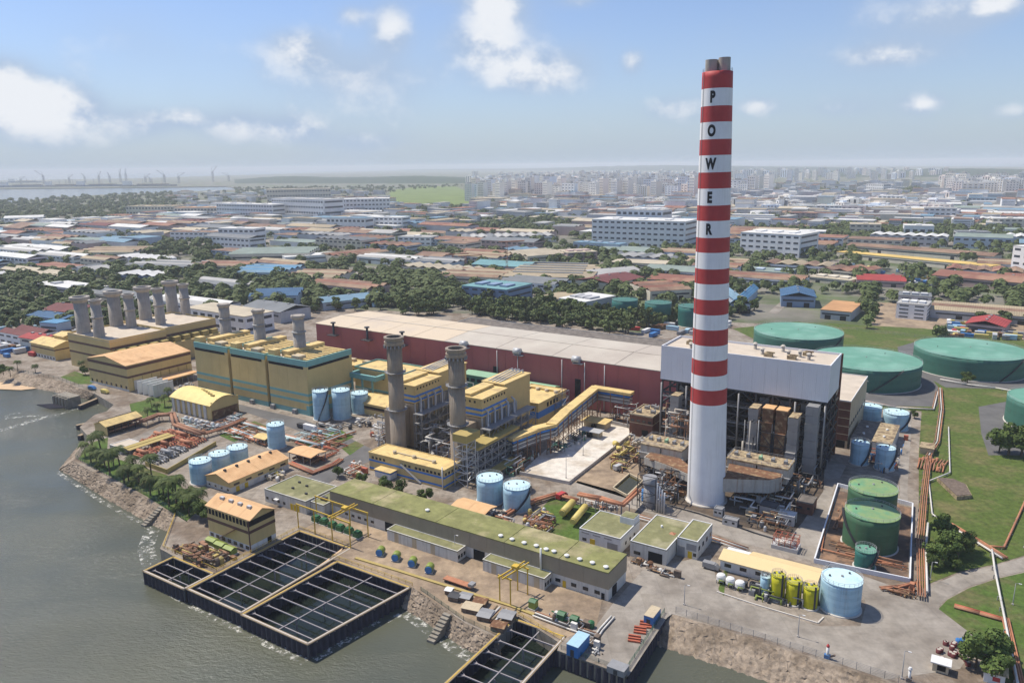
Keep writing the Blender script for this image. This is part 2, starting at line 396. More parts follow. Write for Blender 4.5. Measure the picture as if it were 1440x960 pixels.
px_sheet('white_sand_yard', [(731, 665), (800, 679), (886, 612), (884, 602), (858, 596), (820, 592), (790, 612)], .07, m_whitesand)
px_sheet('earth_yard', [(805, 677), (888, 616), (905, 640), (900, 690), (880, 700)], .06, m_dirt)
px_sheet('sooty_floor', [(895, 640), (930, 628), (1160, 645), (1158, 690), (1128, 735), (1108, 758), (1030, 735), (985, 720), (905, 700)], .062, mat('sooty_ground', (.115, .085, .06), 1, .4, .3, patch=((.06, .05, .042), .12, .45, .6), bump=.3))
sheet('quay_yard', [W(*q) for q in ((-190, 163.8), (-168.2, 163.8), (-167.6, 155.6), (-134.6, 155.3))] + [G(592, 834), G(655, 873), G(700, 894), G(729, 865)] + [W(*q) for q in ((-85, 155), (-80, 166), (-84, 177.5), (-190, 177.5))], .06, m_dirt)
px_sheet('lawn', [(1292, 640), (1296, 578), (1330, 545), (1440, 540), (1540, 545), (1530, 738), (1440, 781), (1400, 793), (1350, 803), (1308, 820), (1292, 832)], .08, m_grass)
px_sheet('lower_lawn', [(1320, 856), (1332, 843), (1362, 827), (1400, 814), (1440, 805), (1560, 765), (1600, 1000), (1420, 990), (1400, 920), (1362, 888)], .08, m_grass2)
px_sheet('tank_farm_lawn', [(1030, 462), (1120, 452), (1300, 462), (1440, 478), (1560, 480), (1560, 545), (1440, 540), (1330, 545), (1296, 578), (1240, 575), (1205, 560), (1150, 520)], .075, m_grass)
for i, q in enumerate([[(1030, 505), (1065, 510), (1190, 520), (1185, 500), (1100, 480), (1045, 485)], [(1150, 548), (1215, 570), (1318, 572), (1320, 545), (1300, 520), (1160, 510)], [(1285, 520), (1290, 500), (1330, 480), (1440, 500), (1460, 548), (1330, 545)]]):
    px_sheet('tank_pad', q, .095 + i * .004, m_tarmac)
px_sheet('rear_tank_pad', [(1376, 572), (1440, 560), (1500, 570), (1500, 640), (1390, 640), (1380, 610)], .095, m_tarmac)
px_sheet('tarmac_pad', [(1262, 488), (1290, 480), (1296, 500), (1266, 510)], .11, m_tarmac)
px_sheet('promenade_lawn', [(128, 622), (152, 615), (150, 640), (235, 668), (262, 690), (292, 706), (262, 733), (205, 697), (110, 645)], .07, m_grass2)
px_sheet('inlet_lawn', [(182, 568), (232, 555), (245, 562), (240, 578), (205, 590), (185, 580)], .07, m_grass2)
for i, q in enumerate([[(308, 612), (332, 600), (352, 607), (330, 622)], [(335, 600), (358, 592), (378, 600), (355, 608)], [(452, 612), (478, 604), (498, 614), (470, 628)], [(420, 622), (440, 612), (460, 622), (438, 632)], [(480, 630), (500, 620), (512, 626), (492, 640)]]):
    px_sheet('pipe_yard_lawn', q, .075, m_grass2)
px_sheet('valve_lawn', [(733, 745), (775, 700), (843, 716), (815, 760), (800, 772)], .075, m_grass2)
px_sheet('silo_lawn', [(1010, 828), (1022, 790), (1030, 786), (1020, 815), (1018, 838)], .08, m_grass2)
px_sheet('gate_lawn', [(85, 530), (105, 522), (137, 532), (128, 540), (110, 540)], .07, m_grass2)
px_sheet('bund_floor', [(1152, 788), (1180, 690), (1282, 714), (1276, 812)], .085, mat('bund_earth', (.15, .10, .07), 1, .4, .15, patch=((.25, .15, .09), .15, .5, .6)))
# banks: rock revetments between the coast line and the water
def bank(name, top, toe, m, sub=14, rough=.5, seed=1):
    rg = random.Random(seed); mb = MB(); rows = 16; cols = []
    def along(pl, n):
        L_ = [0]
        for a, b in zip(pl, pl[1:]): L_.append(L_[-1] + (b - a).length)
        out = []
        for i in range(n + 1):
            d = L_[-1] * i / n
            for k in range(len(pl) - 1):
                if d <= L_[k + 1] + 1e-6:
                    t = (d - L_[k]) / max(L_[k + 1] - L_[k], 1e-6); out.append(pl[k].lerp(pl[k + 1], t)); break
        return out
    A, Bq = along(top, sub), along(toe, sub)
    for a, b in zip(A, Bq):
        c = []
        for r in range(rows + 1):
            t = r / rows; p = a.lerp(b, t)
            if 0 < r: p = p + Vector((rg.uniform(-rough, rough), rg.uniform(-rough, rough), rg.uniform(-rough, rough) * .6))
            c.append(p)
        cols.append(c)
    w = rows + 1; mb.v = [tuple(p) for c in cols for p in c]
    for i in range(sub):
        for r in range(rows):
            a = i * w + r; mb.f.append((a, a + 1, a + w + 1, a + w)); mb.sm.append(False); mb.mi.append(0)
    return mb.build(name, m, kind='structure')
def toe(px, z=SEA - .6): return [G(x, y, z) for x, y in px]
def top(px, z=.05): return [G(x, y, z) for x, y in px]
bank('rock_revetment_west', top([(102, 648), (150, 673), (207, 700), (249, 724)]), toe([(82, 662), (150, 706), (213, 742), (238, 752)]), m_rock, 130, .3, 3)
bank('rock_revetment_tip', top([(128, 617), (102, 648)]), toe([(110, 625), (80, 662)]), m_rock, 40, .25, 4)
bank('rock_revetment_middle', [W(-135.5, 155.2, .05)] + top(REV_M[:4]), toe([(562, 858), (600, 880), (650, 915), (690, 935), (706, 930)]), m_rock, 90, .32, 5)
bank('rock_revetment_east', [W(-66, 181.6, .05), W(-40, 181.3, .05), W(-12, 181.1, .05), W(40, 179, .05), W(140, 176, .05)], [W(-66, 171, SEA - .6), W(-40, 171.5, SEA - .6), W(-12, 171, SEA - .6), W(40, 169, SEA - .6), W(140, 166, SEA - .6)], m_rock, 260, .32, 6)
bank('seawall_bank', top([(-120, 499), (0, 518), (83, 535), (133, 553)]), toe([(-120, 520), (0, 541), (70, 552), (122, 563)]), m_rock, 140, .25, 7)
px = [(-60, 526), (0, 534), (30, 537), (56, 546), (30, 549), (-60, 545)]
sheet('beach', [G(x, y, SEA) for x, y in px], SEA + .35, m_beach)
MB().prism([(q[0], q[1]) for q in (W(-170, 163.1), W(-165.5, 154.6), W(-165.5, 142), W(-167.5, 142), W(-168.5, 154))], SEA - 2, -.6).build('sand_spit', m_beach, kind='structure')
# low wooded rise on the far horizon
def ridge(name, x0, x1, row, hmax, depth, m, seed):
    rg = random.Random(seed); mb = MB(); n = 60; rows = 6
    for i in range(n + 1):
        t = i / n; p = G(x0 + (x1 - x0) * t, row); d = Vector((p.x, p.y, 0)).normalized()
        hh = hmax * (math.sin(math.pi * t) ** .6) * (.65 + .35 * math.sin(7 * t + seed) * math.sin(3.1 * t + 1))
        for r in range(rows + 1):
            s = r / rows; q = p + d * depth * s
            mb.v.append((q.x, q.y, max(0, hh * math.sin(math.pi * min(s * 1.0, 1))) * (1 + rg.uniform(-.1, .1)) + .05))
    w = rows + 1
    for i in range(n):
        for r in range(rows):
            a = i * w + r; mb.f.append((a, a + w, a + w + 1, a + 1)); mb.sm.append(True); mb.mi.append(0)
    return mb.build(name, m, kind='structure')
m_wood = mat('wooded_hill', (.032, .055, .022), 1, .5, .01, bump=.6)
ridge('wooded_hill_west', 330, 700, 258, 60, 2600, m_wood, 1)
ridge('wooded_hill_east', 980, 1560, 249, 70, 3500, m_wood, 2)
ridge('wooded_hill_far', 560, 1200, 240, 110, 5000, m_wood, 3)
# foam on the water
def foam_mat():
    m = bpy.data.materials.new('foam'); m.use_nodes = True; t = m.node_tree; L = t.links.new
    b = t.nodes['Principled BSDF']; b.inputs['Base Color'].default_value = (.62, .61, .54, 1); b.inputs['Roughness'].default_value = .9
    tc = N(t, 'ShaderNodeTexCoord'); n1 = N(t, 'ShaderNodeTexNoise'); n1.inputs['Scale'].default_value = .55; n1.inputs['Detail'].default_value = 8; n1.inputs['Roughness'].default_value = .72
    L(tc.outputs['Object'], n1.inputs['Vector'])
    mr = N(t, 'ShaderNodeMapRange'); mr.inputs[1].default_value = .50; mr.inputs[2].default_value = .66
    L(n1.outputs['Fac'], mr.inputs[0]); L(mr.outputs[0], b.inputs['Alpha'])
    return m
m_foam = foam_mat()
def foam(px, w, z=SEA + .04):
    pts = [G(x, y, SEA) for x, y in px]; mb = MB(); L_ = []; R2 = []
    for i, p in enumerate(pts):
        d = (pts[min(i + 1, len(pts) - 1)] - pts[max(i - 1, 0)]).normalized(); nn = Vector((-d.y, d.x, 0)); k = w[i] if isinstance(w, list) else w
        L_.append(p + nn * k); R2.append(p - nn * k)
    for i in range(len(pts) - 1): mb.face([(q.x, q.y, z) for q in (L_[i], R2[i], R2[i + 1], L_[i + 1])])
    return mb.build('foam', m_foam, kind='stuff')
foam([(118, 571), (95, 579), (70, 585), (45, 592), (15, 601), (-30, 612)], [.8, 1.6, 2.2, 2.5, 2.2, 2])
foam([(60, 584), (40, 585), (10, 588), (8, 584), (30, 580)], 1.2, SEA + .045)
foam([(80, 663), (110, 683), (150, 709), (190, 731), (214, 745)], .9)
foam([(214, 745), (205, 770), (212, 795), (225, 806)], 2.6, SEA + .045)
foam([(203, 810), (262, 845), (330, 880), (430, 930)], 1.6)
foam([(440, 925), (520, 880), (570, 862), (640, 912), (688, 938)], 1.8)
# ================================================================== MATERIALS AND BUILDERS FOR THE PLANT
M = {}
ORD = ['leftmost'] + [w + ' from left' for w in ('second third fourth fifth sixth seventh eighth ninth tenth eleventh twelfth thirteenth fourteenth fifteenth sixteenth seventeenth eighteenth nineteenth twentieth ' + ' '.join('twenty-' + w for w in 'first second third fourth fifth sixth seventh eighth ninth'.split())).split()] + ['furthest right'] * 40
def D(k, *a, **kw): M[k] = mat(k, *a, **kw)
D('tan', (.62, .47, .205), .8, .10, .12, streak=.12, rib=(0, .9), ribd=.25)
D('orange_roof', (.70, .43, .21), .75, .14, .15, rib=(1, .8), ribd=.3, patch=((.55, .31, .14), .12, .5, .68))
D('orange_roof_x', (.70, .43, .21), .75, .14, .15, rib=(0, .8), ribd=.3, patch=((.55, .31, .14), .12, .5, .68))
D('yellow_roof', (.72, .53, .22), .75, .16, .3, rib=(0, .9), ribd=.6, streak=.2, patch=((.54, .39, .18), .2, .5, .66))
D('bright_yellow_roof', (.80, .62, .24), .65, .12, .3, rib=(0, .8), ribd=.25)
D('cream_roof', (.74, .56, .29), .7, .08, .1, rib=(1, .7), ribd=.3)
D('ochre', (.42, .32, .11), .8, .12, .2, streak=.15)
D('teal', (.20, .40, .37), .7, .10, .3)
D('brown_band', (.14, .075, .055), .8, .15, .4)
D('white', (.72, .71, .68), .7, .08, .3, streak=.25)
D('white_clad', (.74, .75, .77), .55, .05, .08, rib=(0, .7), ribd=.2, streak=.08)
D('offwhite_wall', (.62, .60, .54), .8, .12, .3, streak=.45)
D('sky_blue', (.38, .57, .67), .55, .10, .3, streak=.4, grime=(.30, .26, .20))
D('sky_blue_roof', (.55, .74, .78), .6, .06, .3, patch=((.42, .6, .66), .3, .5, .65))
D('blue_stripe', (.045, .20, .56), .5, .08, .4)
D('container_blue', (.05, .19, .45), .5, .15, .5, rib=(0, .4), ribd=.5)
D('maroon', (.37, .105, .105), .65, .10, .06, rib=(0, .8), ribd=.3, streak=.08)
D('hall_roof', (.52, .47, .39), .85, .10, .03, patch=((.44, .385, .32), .02, .45, .6), rib=(0, 1.2), ribd=.2)
D('hall_roof_warm', (.62, .51, .37), .85, .12, .03, patch=((.50, .42, .33), .03, .5, .65), rib=(0, 1.2), ribd=.2)
D('gravel_roof', (.185, .16, .135), 1, .5, .35, bump=.6)
D('moss_roof', (.225, .225, .085), .95, .3, .3, patch=((.36, .31, .17), .08, .52, .66))
D('moss_roof_dull', (.22, .215, .10), .95, .28, .3, patch=((.33, .30, .18), .08, .5, .66))
D('taupe_clad', (.34, .285, .20), .8, .10, .2, rib=(0, .6), ribd=.3, streak=.12)
D('stack_concrete', (.41, .37, .32), .9, .18, .4, streak=.45)
D('stack_steel', (.37, .30, .22), .5, .14, .3, streak=.4, metal=.25)
D('grey_steel', (.30, .30, .30), .55, .12, .5, metal=.2, streak=.2)
D('pale_steel', (.52, .52, .51), .5, .10, .5, metal=.2)
D('dark_steel', (.052, .052, .056), .6, .25, .5)
D('rust', (.19, .095, .05), .9, .35, .6, patch=((.35, .24, .13), .5, .5, .65))
D('rusty_white', (.50, .46, .39), .7, .15, .4, streak=.9, grime=(.28, .12, .04))
D('dirty_top', (.42, .33, .20), .95, .4, .6, patch=((.20, .14, .09), .5, .48, .6))
D('soot', (.022, .02, .02), .95, .3, .6)
D('duct', (.33, .32, .31), .5, .08, .3, streak=.18, metal=.3)
D('brick', (.175, .075, .05), .9, .2, .8, streak=.15)
D('beige_panel', (.52, .43, .29), .85, .1, .3, streak=.3)
D('pale_roof', (.56, .48, .38), .9, .14, .15, patch=((.5, .42, .33), .1, .5, .65))
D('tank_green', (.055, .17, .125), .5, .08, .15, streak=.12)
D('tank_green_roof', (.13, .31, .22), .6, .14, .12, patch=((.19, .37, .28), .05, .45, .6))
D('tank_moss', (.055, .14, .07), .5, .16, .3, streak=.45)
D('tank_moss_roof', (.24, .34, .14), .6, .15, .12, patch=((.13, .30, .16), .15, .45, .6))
D('tank_dark', (.03, .15, .125), .5, .08, .3, streak=.1)
D('silo_yellow', (.50, .47, .012), .5, .06, .4)
D('vessel_yellow', (.66, .53, .16), .5, .10, .4, streak=.2)
D('lime', (.24, .30, .06), .5, .12, .5)
D('unit_green', (.03, .13, .05), .5, .15, .5)
D('pipe_orange', (.44, .19, .10), .65, .22, .8)
D('pipe_red', (.44, .12, .065), .6, .2, .8)
D('pipe_white', (.66, .63, .57), .6, .12, .8)
D('pipe_brown', (.33, .17, .10), .75, .25, .8)
D('pipe_teal', (.45, .58, .58), .6, .1, .8)
D('crane_yellow', (.60, .40, .05), .55, .12, .6)
D('glass_dark', (.02, .024, .03), .15, .1, .5, spec=.6)
D('door_yellow', (.62, .42, .02), .6, .08, .5)
D('dark_opening', (.012, .012, .013), .9, .1, .5)
D('kerb', (.55, .51, .45), .9, .12, .5)
D('pile', (.05, .047, .066), .7, .3, .5)
D('strut', (.30, .27, .27), .7, .15, .6)
D('red_paint', (.47, .052, .05), .6, .12, .25, streak=.25, grime=(.22, .05, .04))
D('white_paint', (.86, .85, .83), .6, .05, .2, streak=.28, grime=(.45, .42, .37))
D('black_paint', (.012, .012, .014), .6, .05, .5)
D('fence_green', (.05, .11, .08), .6, .1, .5)
D('mint_roof', (.27, .44, .28), .7, .1, .2, rib=(0, .9), ribd=.4)
D('timber', (.33, .25, .16), .9, .2, .8)
D('scrap', (.16, .12, .09), .8, .4, .9)
def shade_of(k, f, **kw):
    src = TONES[k]; M[k + '_b'] = mat(k + '_b', tuple(min(1, c * f) for c in src), .6, .14, .5, streak=.35, **kw)
TONES = {'sky_blue': (.36, .56, .67), 'tank_green': (.055, .17, .125), 'tank_moss': (.055, .14, .07), 'tank_dark': (.03, .15, .125), 'silo_yellow': (.50, .47, .012), 'white': (.72, .71, .68)}
for k_ in TONES: shade_of(k_, .95)
def wc(u, v): return (u, v)
class Bld:
    """a building on the plant grid: local x = u, local y = v, origin at the middle of its base"""
    def __init__(s, name, label, cat, u0, u1, v0, v1, h, z=0.0, group=None, rot=0.0):
        s.a, s.b, s.h = (u1 - u0) / 2, (v1 - v0) / 2, h
        s.t = thing(name, label, cat, ((u0 + u1) / 2, (v0 + v1) / 2), rot, z, group)
    def part(s, name, m, fn, parent=None):
        mb = MB(); fn(mb); return mb.build(name, M[m] if isinstance(m, str) else m, parent or s.t)
    def walls(s, m, h=None, z0=0, inset=0, name='wall'):
        return s.part(name, m, lambda q: q.box(-s.a + inset, s.a - inset, -s.b + inset, s.b - inset, z0, h or s.h))
    def ring(s, name, m, z0, z1, o=.06):
        return s.part(name, m, lambda q: (q.box(-s.a - o, s.a + o, -s.b - o, -s.b - .005, z0, z1), q.box(-s.a - o, s.a + o, s.b + .005, s.b + o, z0, z1),
                                          q.box(s.a + .005, s.a + o, -s.b - .003, s.b + .003, z0, z1), q.box(-s.a - o, -s.a - .005, -s.b - .003, s.b + .003, z0, z1)))
    def flat(s, m, parapet=None, pm=None, th=.25, ov=0.0, h=None):
        h = h or s.h
        r = s.part('roof', m, lambda q: q.box(-s.a - ov, s.a + ov, -s.b - ov, s.b + ov, h + .004, h + th))
        if parapet:
            w = .3; z1 = h + th + parapet; z0 = h + th + .004
            s.part('parapet', pm or m, lambda q: (q.box(-s.a - ov, s.a + ov, -s.b - ov, -s.b - ov + w, z0, z1), q.box(-s.a - ov, s.a + ov, s.b + ov - w, s.b + ov, z0, z1),
                                                 q.box(-s.a - ov, -s.a - ov + w, -s.b - ov + w, s.b + ov - w, z0, z1), q.box(s.a + ov - w, s.a + ov, -s.b - ov + w, s.b + ov - w, z0, z1)), r)
        return r
    def gable(s, m, rise, axis='x', ov=.6, h=None, panels=1, wm=None):
        h = h or s.h; out = []
        if panels == 1:
            out.append(s.part('roof', m, lambda q: q.gable(-s.a, s.a, -s.b, s.b, h + .02, rise, axis, ov)))
        else:
            L_ = s.a if axis == 'x' else s.b
            for k in range(panels):
                p0 = -L_ - ov + (2 * L_ + 2 * ov) * k / panels + (.04 if k else 0); p1 = -L_ - ov + (2 * L_ + 2 * ov) * (k + 1) / panels - .04
                def fn(q):
                    if axis == 'x':
                        q.gable(p0, p1, -s.b, s.b, h + .02, rise, 'x', 0)
                    else: q.gable(-s.a, s.a, p0, p1, h + .02, rise, 'y', 0)
                out.append(s.part('roof_panel', m, fn))
        if wm:
            def tri(q):
                if axis == 'x':
                    for x in (-s.a, s.a - .3): q._add([(x, -s.b, h), (x, s.b, h), (x, 0, h + rise), (x + .3, -s.b, h), (x + .3, s.b, h), (x + .3, 0, h + rise)], [(0, 2, 1), (3, 4, 5), (0, 3, 5, 2), (1, 2, 5, 4)])
                else:
                    for y in (-s.b, s.b - .3): q._add([(-s.a, y, h), (s.a, y, h), (0, y, h + rise), (-s.a, y + .3, h), (s.a, y + .3, h), (0, y + .3, h + rise)], [(0, 1, 2), (3, 5, 4), (0, 2, 5, 3), (1, 4, 5, 2)])
            s.part('gable_wall', wm, tri)
        return out
    def face(s, name, m, side, pos, z0, w, h, o=.07, parent=None):
        """a door, window or louvre set on a wall: side 'f' (towards the shore) or 'r' (right end), pos in metres from the middle"""
        if side == 'f': fn = lambda q: q.box(pos - w / 2, pos + w / 2, -s.b - o, -s.b + .05, z0, z0 + h)
        elif side == 'r': fn = lambda q: q.box(s.a - .05, s.a + o, pos - w / 2, pos + w / 2, z0, z0 + h)
        elif side == 'l': fn = lambda q: q.box(-s.a - o, -s.a + .05, pos - w / 2, pos + w / 2, z0, z0 + h)
        else: fn = lambda q: q.box(pos - w / 2, pos + w / 2, s.b - .05, s.b + o, z0, z0 + h)
        return s.part(name, m, fn, parent)
    def row(s, name, m, side, n, z0, w, h, span=None, o=.07, off=0):
        L_ = 2 * (s.a if side in 'fb' else s.b) if span is None else span
        for k in range(n): s.face(name, m, side, off - L_ / 2 + L_ * (k + .5) / n, z0, w, h, o)
    def panels(s, m, side, n, z0, z1, name='wall_panel', o=.06, gap=.12):
        L_ = 2 * (s.a if side in 'fb' else s.b)
        w = L_ / n
        for k in range(n): s.face(name, m, side, -L_ / 2 + w * (k + .5), z0, w - gap, z1 - z0, o)
def frame(q, x0, x1, y0, y1, z0, z1, nx, ny, nz, w=.35, brace=True, floors=False, seed=0):
    xs = [x0 + (x1 - x0) * i / nx for i in range(nx + 1)]; ys = [y0 + (y1 - y0) * i / ny for i in range(ny + 1)]; zs = [z0 + (z1 - z0) * (i + 1) / nz for i in range(nz)]
    for x in xs:
        for y in ys: q.box(x - w / 2, x + w / 2, y - w / 2, y + w / 2, z0, z1)
    k = w * .4
    for z in zs:
        for y in ys: q.box(x0, x1, y - k, y + k, z - w, z - .02)
        for x in xs: q.box(x - k * .9, x + k * .9, y0, y1, z - w * .95, z - .03)
        if floors: q.box(x0 + .1, x1 - .1, y0 + .1, y1 - .1, z, z + .08)
    if brace:
        zz = [z0] + zs
        for i in range(nx):
            for j in range(nz):
                a, b = (xs[i], xs[i + 1]) if (i + j + seed) % 2 else (xs[i + 1], xs[i])
                q.beam((a, y0, zz[j]), (b, y0, zz[j + 1]), w * .6)
        for i in range(ny):
            for j in range(nz):
                a, b = (ys[i], ys[i + 1]) if (i + j + seed) % 2 else (ys[i + 1], ys[i])
                q.beam((x1, a, zz[j]), (x1, b, zz[j + 1]), w * .6)
def rail(q, pts, h=1.1, step=2.5, w=.07):
    pts = [Vector(p) for p in pts]
    for a, b in zip(pts, pts[1:]):
        n = max(1, int((b - a).length / step))
        for i in range(n + 1):
            p = a.lerp(b, i / n); q.beam(p, p + Vector((0, 0, h)), w)
        for f in (1.0, .55): q.beam(a + Vector((0, 0, h * f)), b + Vector((0, 0, h * f)), w)
def spot(x0, x1, yb):
    """middle and radius of a round thing whose base front edge shows at row yb between columns x0, x1"""
    xc = (x0 + x1) / 2; q = G(xc, yb); p = q.copy()
    for _ in range(5):
        r = (x1 - x0) / 2 * (p.y * math.cos(PIT) + CH * math.sin(PIT)) / FPX
        p = q * (1 + r / math.hypot(q.x, q.y)); p.z = 0
    return p, r
def tank(name, label, x0, x1, yt, yb, wall, roof, h=None, courses=4, stair=None, group=None, rise=.12, rim=True, pad='kerb', posr=None, seed=0):
    p, r = posr or spot(x0, x1, yb); h = h or hgt(p, yt)
    u, v = to_uv(p); t = thing(name, label, 'tank', (u, v), 0, 0, group)
    n = 40 if r > 4 else 28
    MB().cyl(0, 0, .02, .35, r + .45, n=n).build('foundation', M[pad], t)
    for k in range(courses):
        z0, z1 = .36 + (h - .36) * k / courses, .36 + (h - .36) * (k + 1) / courses
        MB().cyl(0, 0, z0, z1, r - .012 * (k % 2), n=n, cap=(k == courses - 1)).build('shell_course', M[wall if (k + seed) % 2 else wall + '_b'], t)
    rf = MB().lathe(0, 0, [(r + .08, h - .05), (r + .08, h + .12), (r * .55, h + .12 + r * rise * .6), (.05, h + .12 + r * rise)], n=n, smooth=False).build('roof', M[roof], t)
    MB().cyl(0, 0, h + r * rise * .9, h + .5 + r * rise, .35, n=10).build('vent', M['grey_steel'], rf)
    for k in range(2):
        a = 1.1 + k * 2.4 + seed; MB().cyl(r * .6 * math.cos(a), r * .6 * math.sin(a), h, h + .55 + r * rise * .5, .28, n=8).build('hatch', M['dark_steel'], rf)
    if rim:
        q = MB(); pts = [(r * math.cos(a), r * math.sin(a), h + .12) for a in (2 * math.pi * i / 24 for i in range(25))]
        rail(q, pts, 1.0, 3, .06); q.build('handrail', M['pale_steel'], t)
    if stair is not None:
        q = MB(); a0, a1 = stair; m_ = 26
        for i in range(m_):
            f0, f1 = i / m_, (i + 1) / m_; b0, b1 = a0 + (a1 - a0) * f0, a0 + (a1 - a0) * f1; rr = r + .45
            q.beam((rr * math.cos(b0), rr * math.sin(b0), .3 + h * f0), (rr * math.cos(b1), rr * math.sin(b1), .3 + h * f1), .8, .22)
            q.beam(((rr + .35) * math.cos(b0), (rr + .35) * math.sin(b0), 1.3 + h * f0), ((rr + .35) * math.cos(b1), (rr + .35) * math.sin(b1), 1.3 + h * f1), .08)
        q.build('stair', M['dark_steel'], t)
    return t, r, h
def pipe_run(name, label, paths, z, r, m, support=8.0, sm='grey_steel', n=1, gap=None, cat='pipe', drop=True, frame_w=.22):
    """parallel pipes along a path of survey pixels; each pipe is a part, each trestle another"""
    pts = [G(x, y, z) for x, y in paths]; o = pts[0]; t = thing(name, label, cat, to_uv(o), -GA)
    loc = [p - Vector((o.x, o.y, 0)) for p in pts]; gap = gap or r * 2.6
    mats = m if isinstance(m, list) else [m]
    for k in range(n):
        off = (k - (n - 1) / 2) * gap; pl = []
        for i, p in enumerate(loc):
            d1 = (loc[i] - loc[i - 1]).normalized() if i else None; d2 = (loc[i + 1] - loc[i]).normalized() if i < len(loc) - 1 else None
            d = ((d1 or d2) + (d2 or d1)).normalized(); pl.append(p + Vector((-d.y, d.x, 0)) * off)
        MB().tube(pl, r, 8).build('pipe', M[mats[k % len(mats)]], t)
    if support:
        W_ = max(.5, gap * (n - 1) + r * 2 + .3)
        for a, b in zip(loc, loc[1:]):
            d = b - a; m_ = max(1, int(d.length / support)); dn = d.normalized(); nn = Vector((-dn.y, dn.x, 0)) * W_ / 2
            for i in range(m_ + 1):
                p = a.lerp(b, (i + .25) / (m_ + .5)); q = MB(); zt = p.z - r
                for sgn in (-1, 1): q.beam((p.x + nn.x * sgn, p.y + nn.y * sgn, 0.02), (p.x + nn.x * sgn, p.y + nn.y * sgn, zt), frame_w)
                q.beam((p.x - nn.x, p.y - nn.y, zt - .1), (p.x + nn.x, p.y + nn.y, zt - .1), frame_w * .95)
                q.build('trestle', M[sm], t)
    return t

D('drum_maroon', (.13, .03, .03), .6, .2, .5)
def tangle(name, label, px_poly, n, zmax, mats, seed, cat='pipework', rmax=.32, pots=0, run=9.0):
    """a knot of process pipework inside a survey polygon: every pipe and pot a part"""
    rg = random.Random(seed); uv = [P(*p) for p in px_poly]; cu_ = sum(a for a, _ in uv) / len(uv); cv_ = sum(c for _, c in uv) / len(uv); t = thing(name, label, cat, (cu_, cv_))
    poly = [(a - cu_, c - cv_) for a, c in uv]; xs, ys = [p[0] for p in poly], [p[1] for p in poly]
    def inside(p):
        c = False; k = len(poly)
        for i in range(k):
            (x1, y1), (x2, y2) = poly[i], poly[(i + 1) % k]
            if (y1 > p[1]) != (y2 > p[1]) and p[0] < (x2 - x1) * (p[1] - y1) / (y2 - y1) + x1: c = not c
        return c
    def pick():
        for _ in range(60):
            p = (rg.uniform(min(xs), max(xs)), rg.uniform(min(ys), max(ys)))
            if inside(p): return p
        return (0, 0)
    for k in range(n):
        x, y = pick(); z = rg.uniform(.4, zmax); pts = [Vector((x, y, z))]; ax = rg.randrange(2)
        for j in range(rg.randint(1, 3)):
            L_ = rg.uniform(.25, 1) * run * rg.choice((-1, 1)); d = Vector((L_, 0, 0)) if ax == 0 else Vector((0, L_, 0)); q_ = pts[-1] + d
            if not inside((q_.x, q_.y)): q_ = pts[-1] - d
            if not inside((q_.x, q_.y)): break
            pts.append(q_); ax = 1 - ax
        if rg.random() < .6: pts.append(Vector((pts[-1].x, pts[-1].y, .05)))
        if len(pts) < 2: pts.append(Vector((x, y, .05)))
        MB().tube(pts, rg.uniform(.12, rmax), 6).build('pipe', M[rg.choice(mats)], t)
        if k % 3 == 0: MB().beam((x, y, .02), (x, y, z), .22).build('post', M['grey_steel'], t)
    for k in range(pots):
        x, y = pick(); h = rg.uniform(1, 2.6); r = rg.uniform(.45, 1.0)
        if rg.random() < .5: MB().lathe(x, y, [(r, .05), (r, h * .8), (r * .5, h), (.02, h + .1)], 10).build('pot', M[rg.choice(mats)], t)
        else: MB().cbox(x, y, .02, rg.uniform(1, 2.6), rg.uniform(.8, 1.8), h).build('cabinet', M[rg.choice(mats)], t)
    return t
# ================================================================== THE POWER STATION
def PV(x, y, vv):
    d = ray(x, y); dv = -d.x * UY + d.y * UX; t = vv / dv
    return ((d.x * UX + d.y * UY) * t, CH + d.z * t)
# ---- striped chimney
cp_, cr_ = spot(966, 1018, 713)
cu, cv = to_uv(cp_)
ch = thing('chimney', 'tall red and white banded chimney lettered POWER, topped by grey flues', 'chimney', (cu, cv))
CH_TOP = hgt(cp_, 101); RT = 4.85
def crad(z): return cr_ + (RT - cr_) * z / CH_TOP
rows_ = [101, 125, 149.6, 172, 196, 218.2, 242, 264.5, 288, 309.3, 332.7, 353.3, 376, 396.7, 418.3, 439.3, 460, 481.7, 502.3, 523.3, 542.7, 563.3]
zz_ = [hgt(cp_, r) for r in rows_]
for i, (a, b) in enumerate(zip(zz_, zz_[1:])):
    k = 3; q = MB()
    for j in range(k):
        z0, z1 = b + (a - b) * j / k, b + (a - b) * (j + 1) / k
        q.cyl(0, 0, z0, z1, crad(z0), crad(z1), n=64, cap=(i == 0 and j == k - 1))
    q.build('painted_band', M['red_paint' if i % 2 == 0 else 'white_paint'], ch)
q = MB(); nb = 8
for j in range(nb): q.cyl(0, 0, zz_[-1] * j / nb, zz_[-1] * (j + 1) / nb, crad(zz_[-1] * j / nb), crad(zz_[-1] * (j + 1) / nb), n=64, cap=False)
q.build('shaft', M['white_paint'], ch)
MB().cyl(0, 0, .02, .6, cr_ + .8, n=48).build('plinth', M['kerb'], ch)
toc = math.atan2(-cp_.y, -cp_.x)                       # towards the viewer, in world
for k, (dx, dy, hh) in enumerate(((-2.0, -.6, 3.8), (2.1, -.2, 4.3), (0, 2.4, 3.9))):
    a = toc + math.pi / 2; c_, s_ = math.cos(a - GA), math.sin(a - GA)
    fl = MB().lathe(dx * c_ - dy * s_, dx * s_ + dy * c_, [(1.9, CH_TOP - .5), (1.9, CH_TOP + hh), (1.6, CH_TOP + hh), (1.6, CH_TOP + .5)], 28).build('flue', M['stack_concrete'], ch)
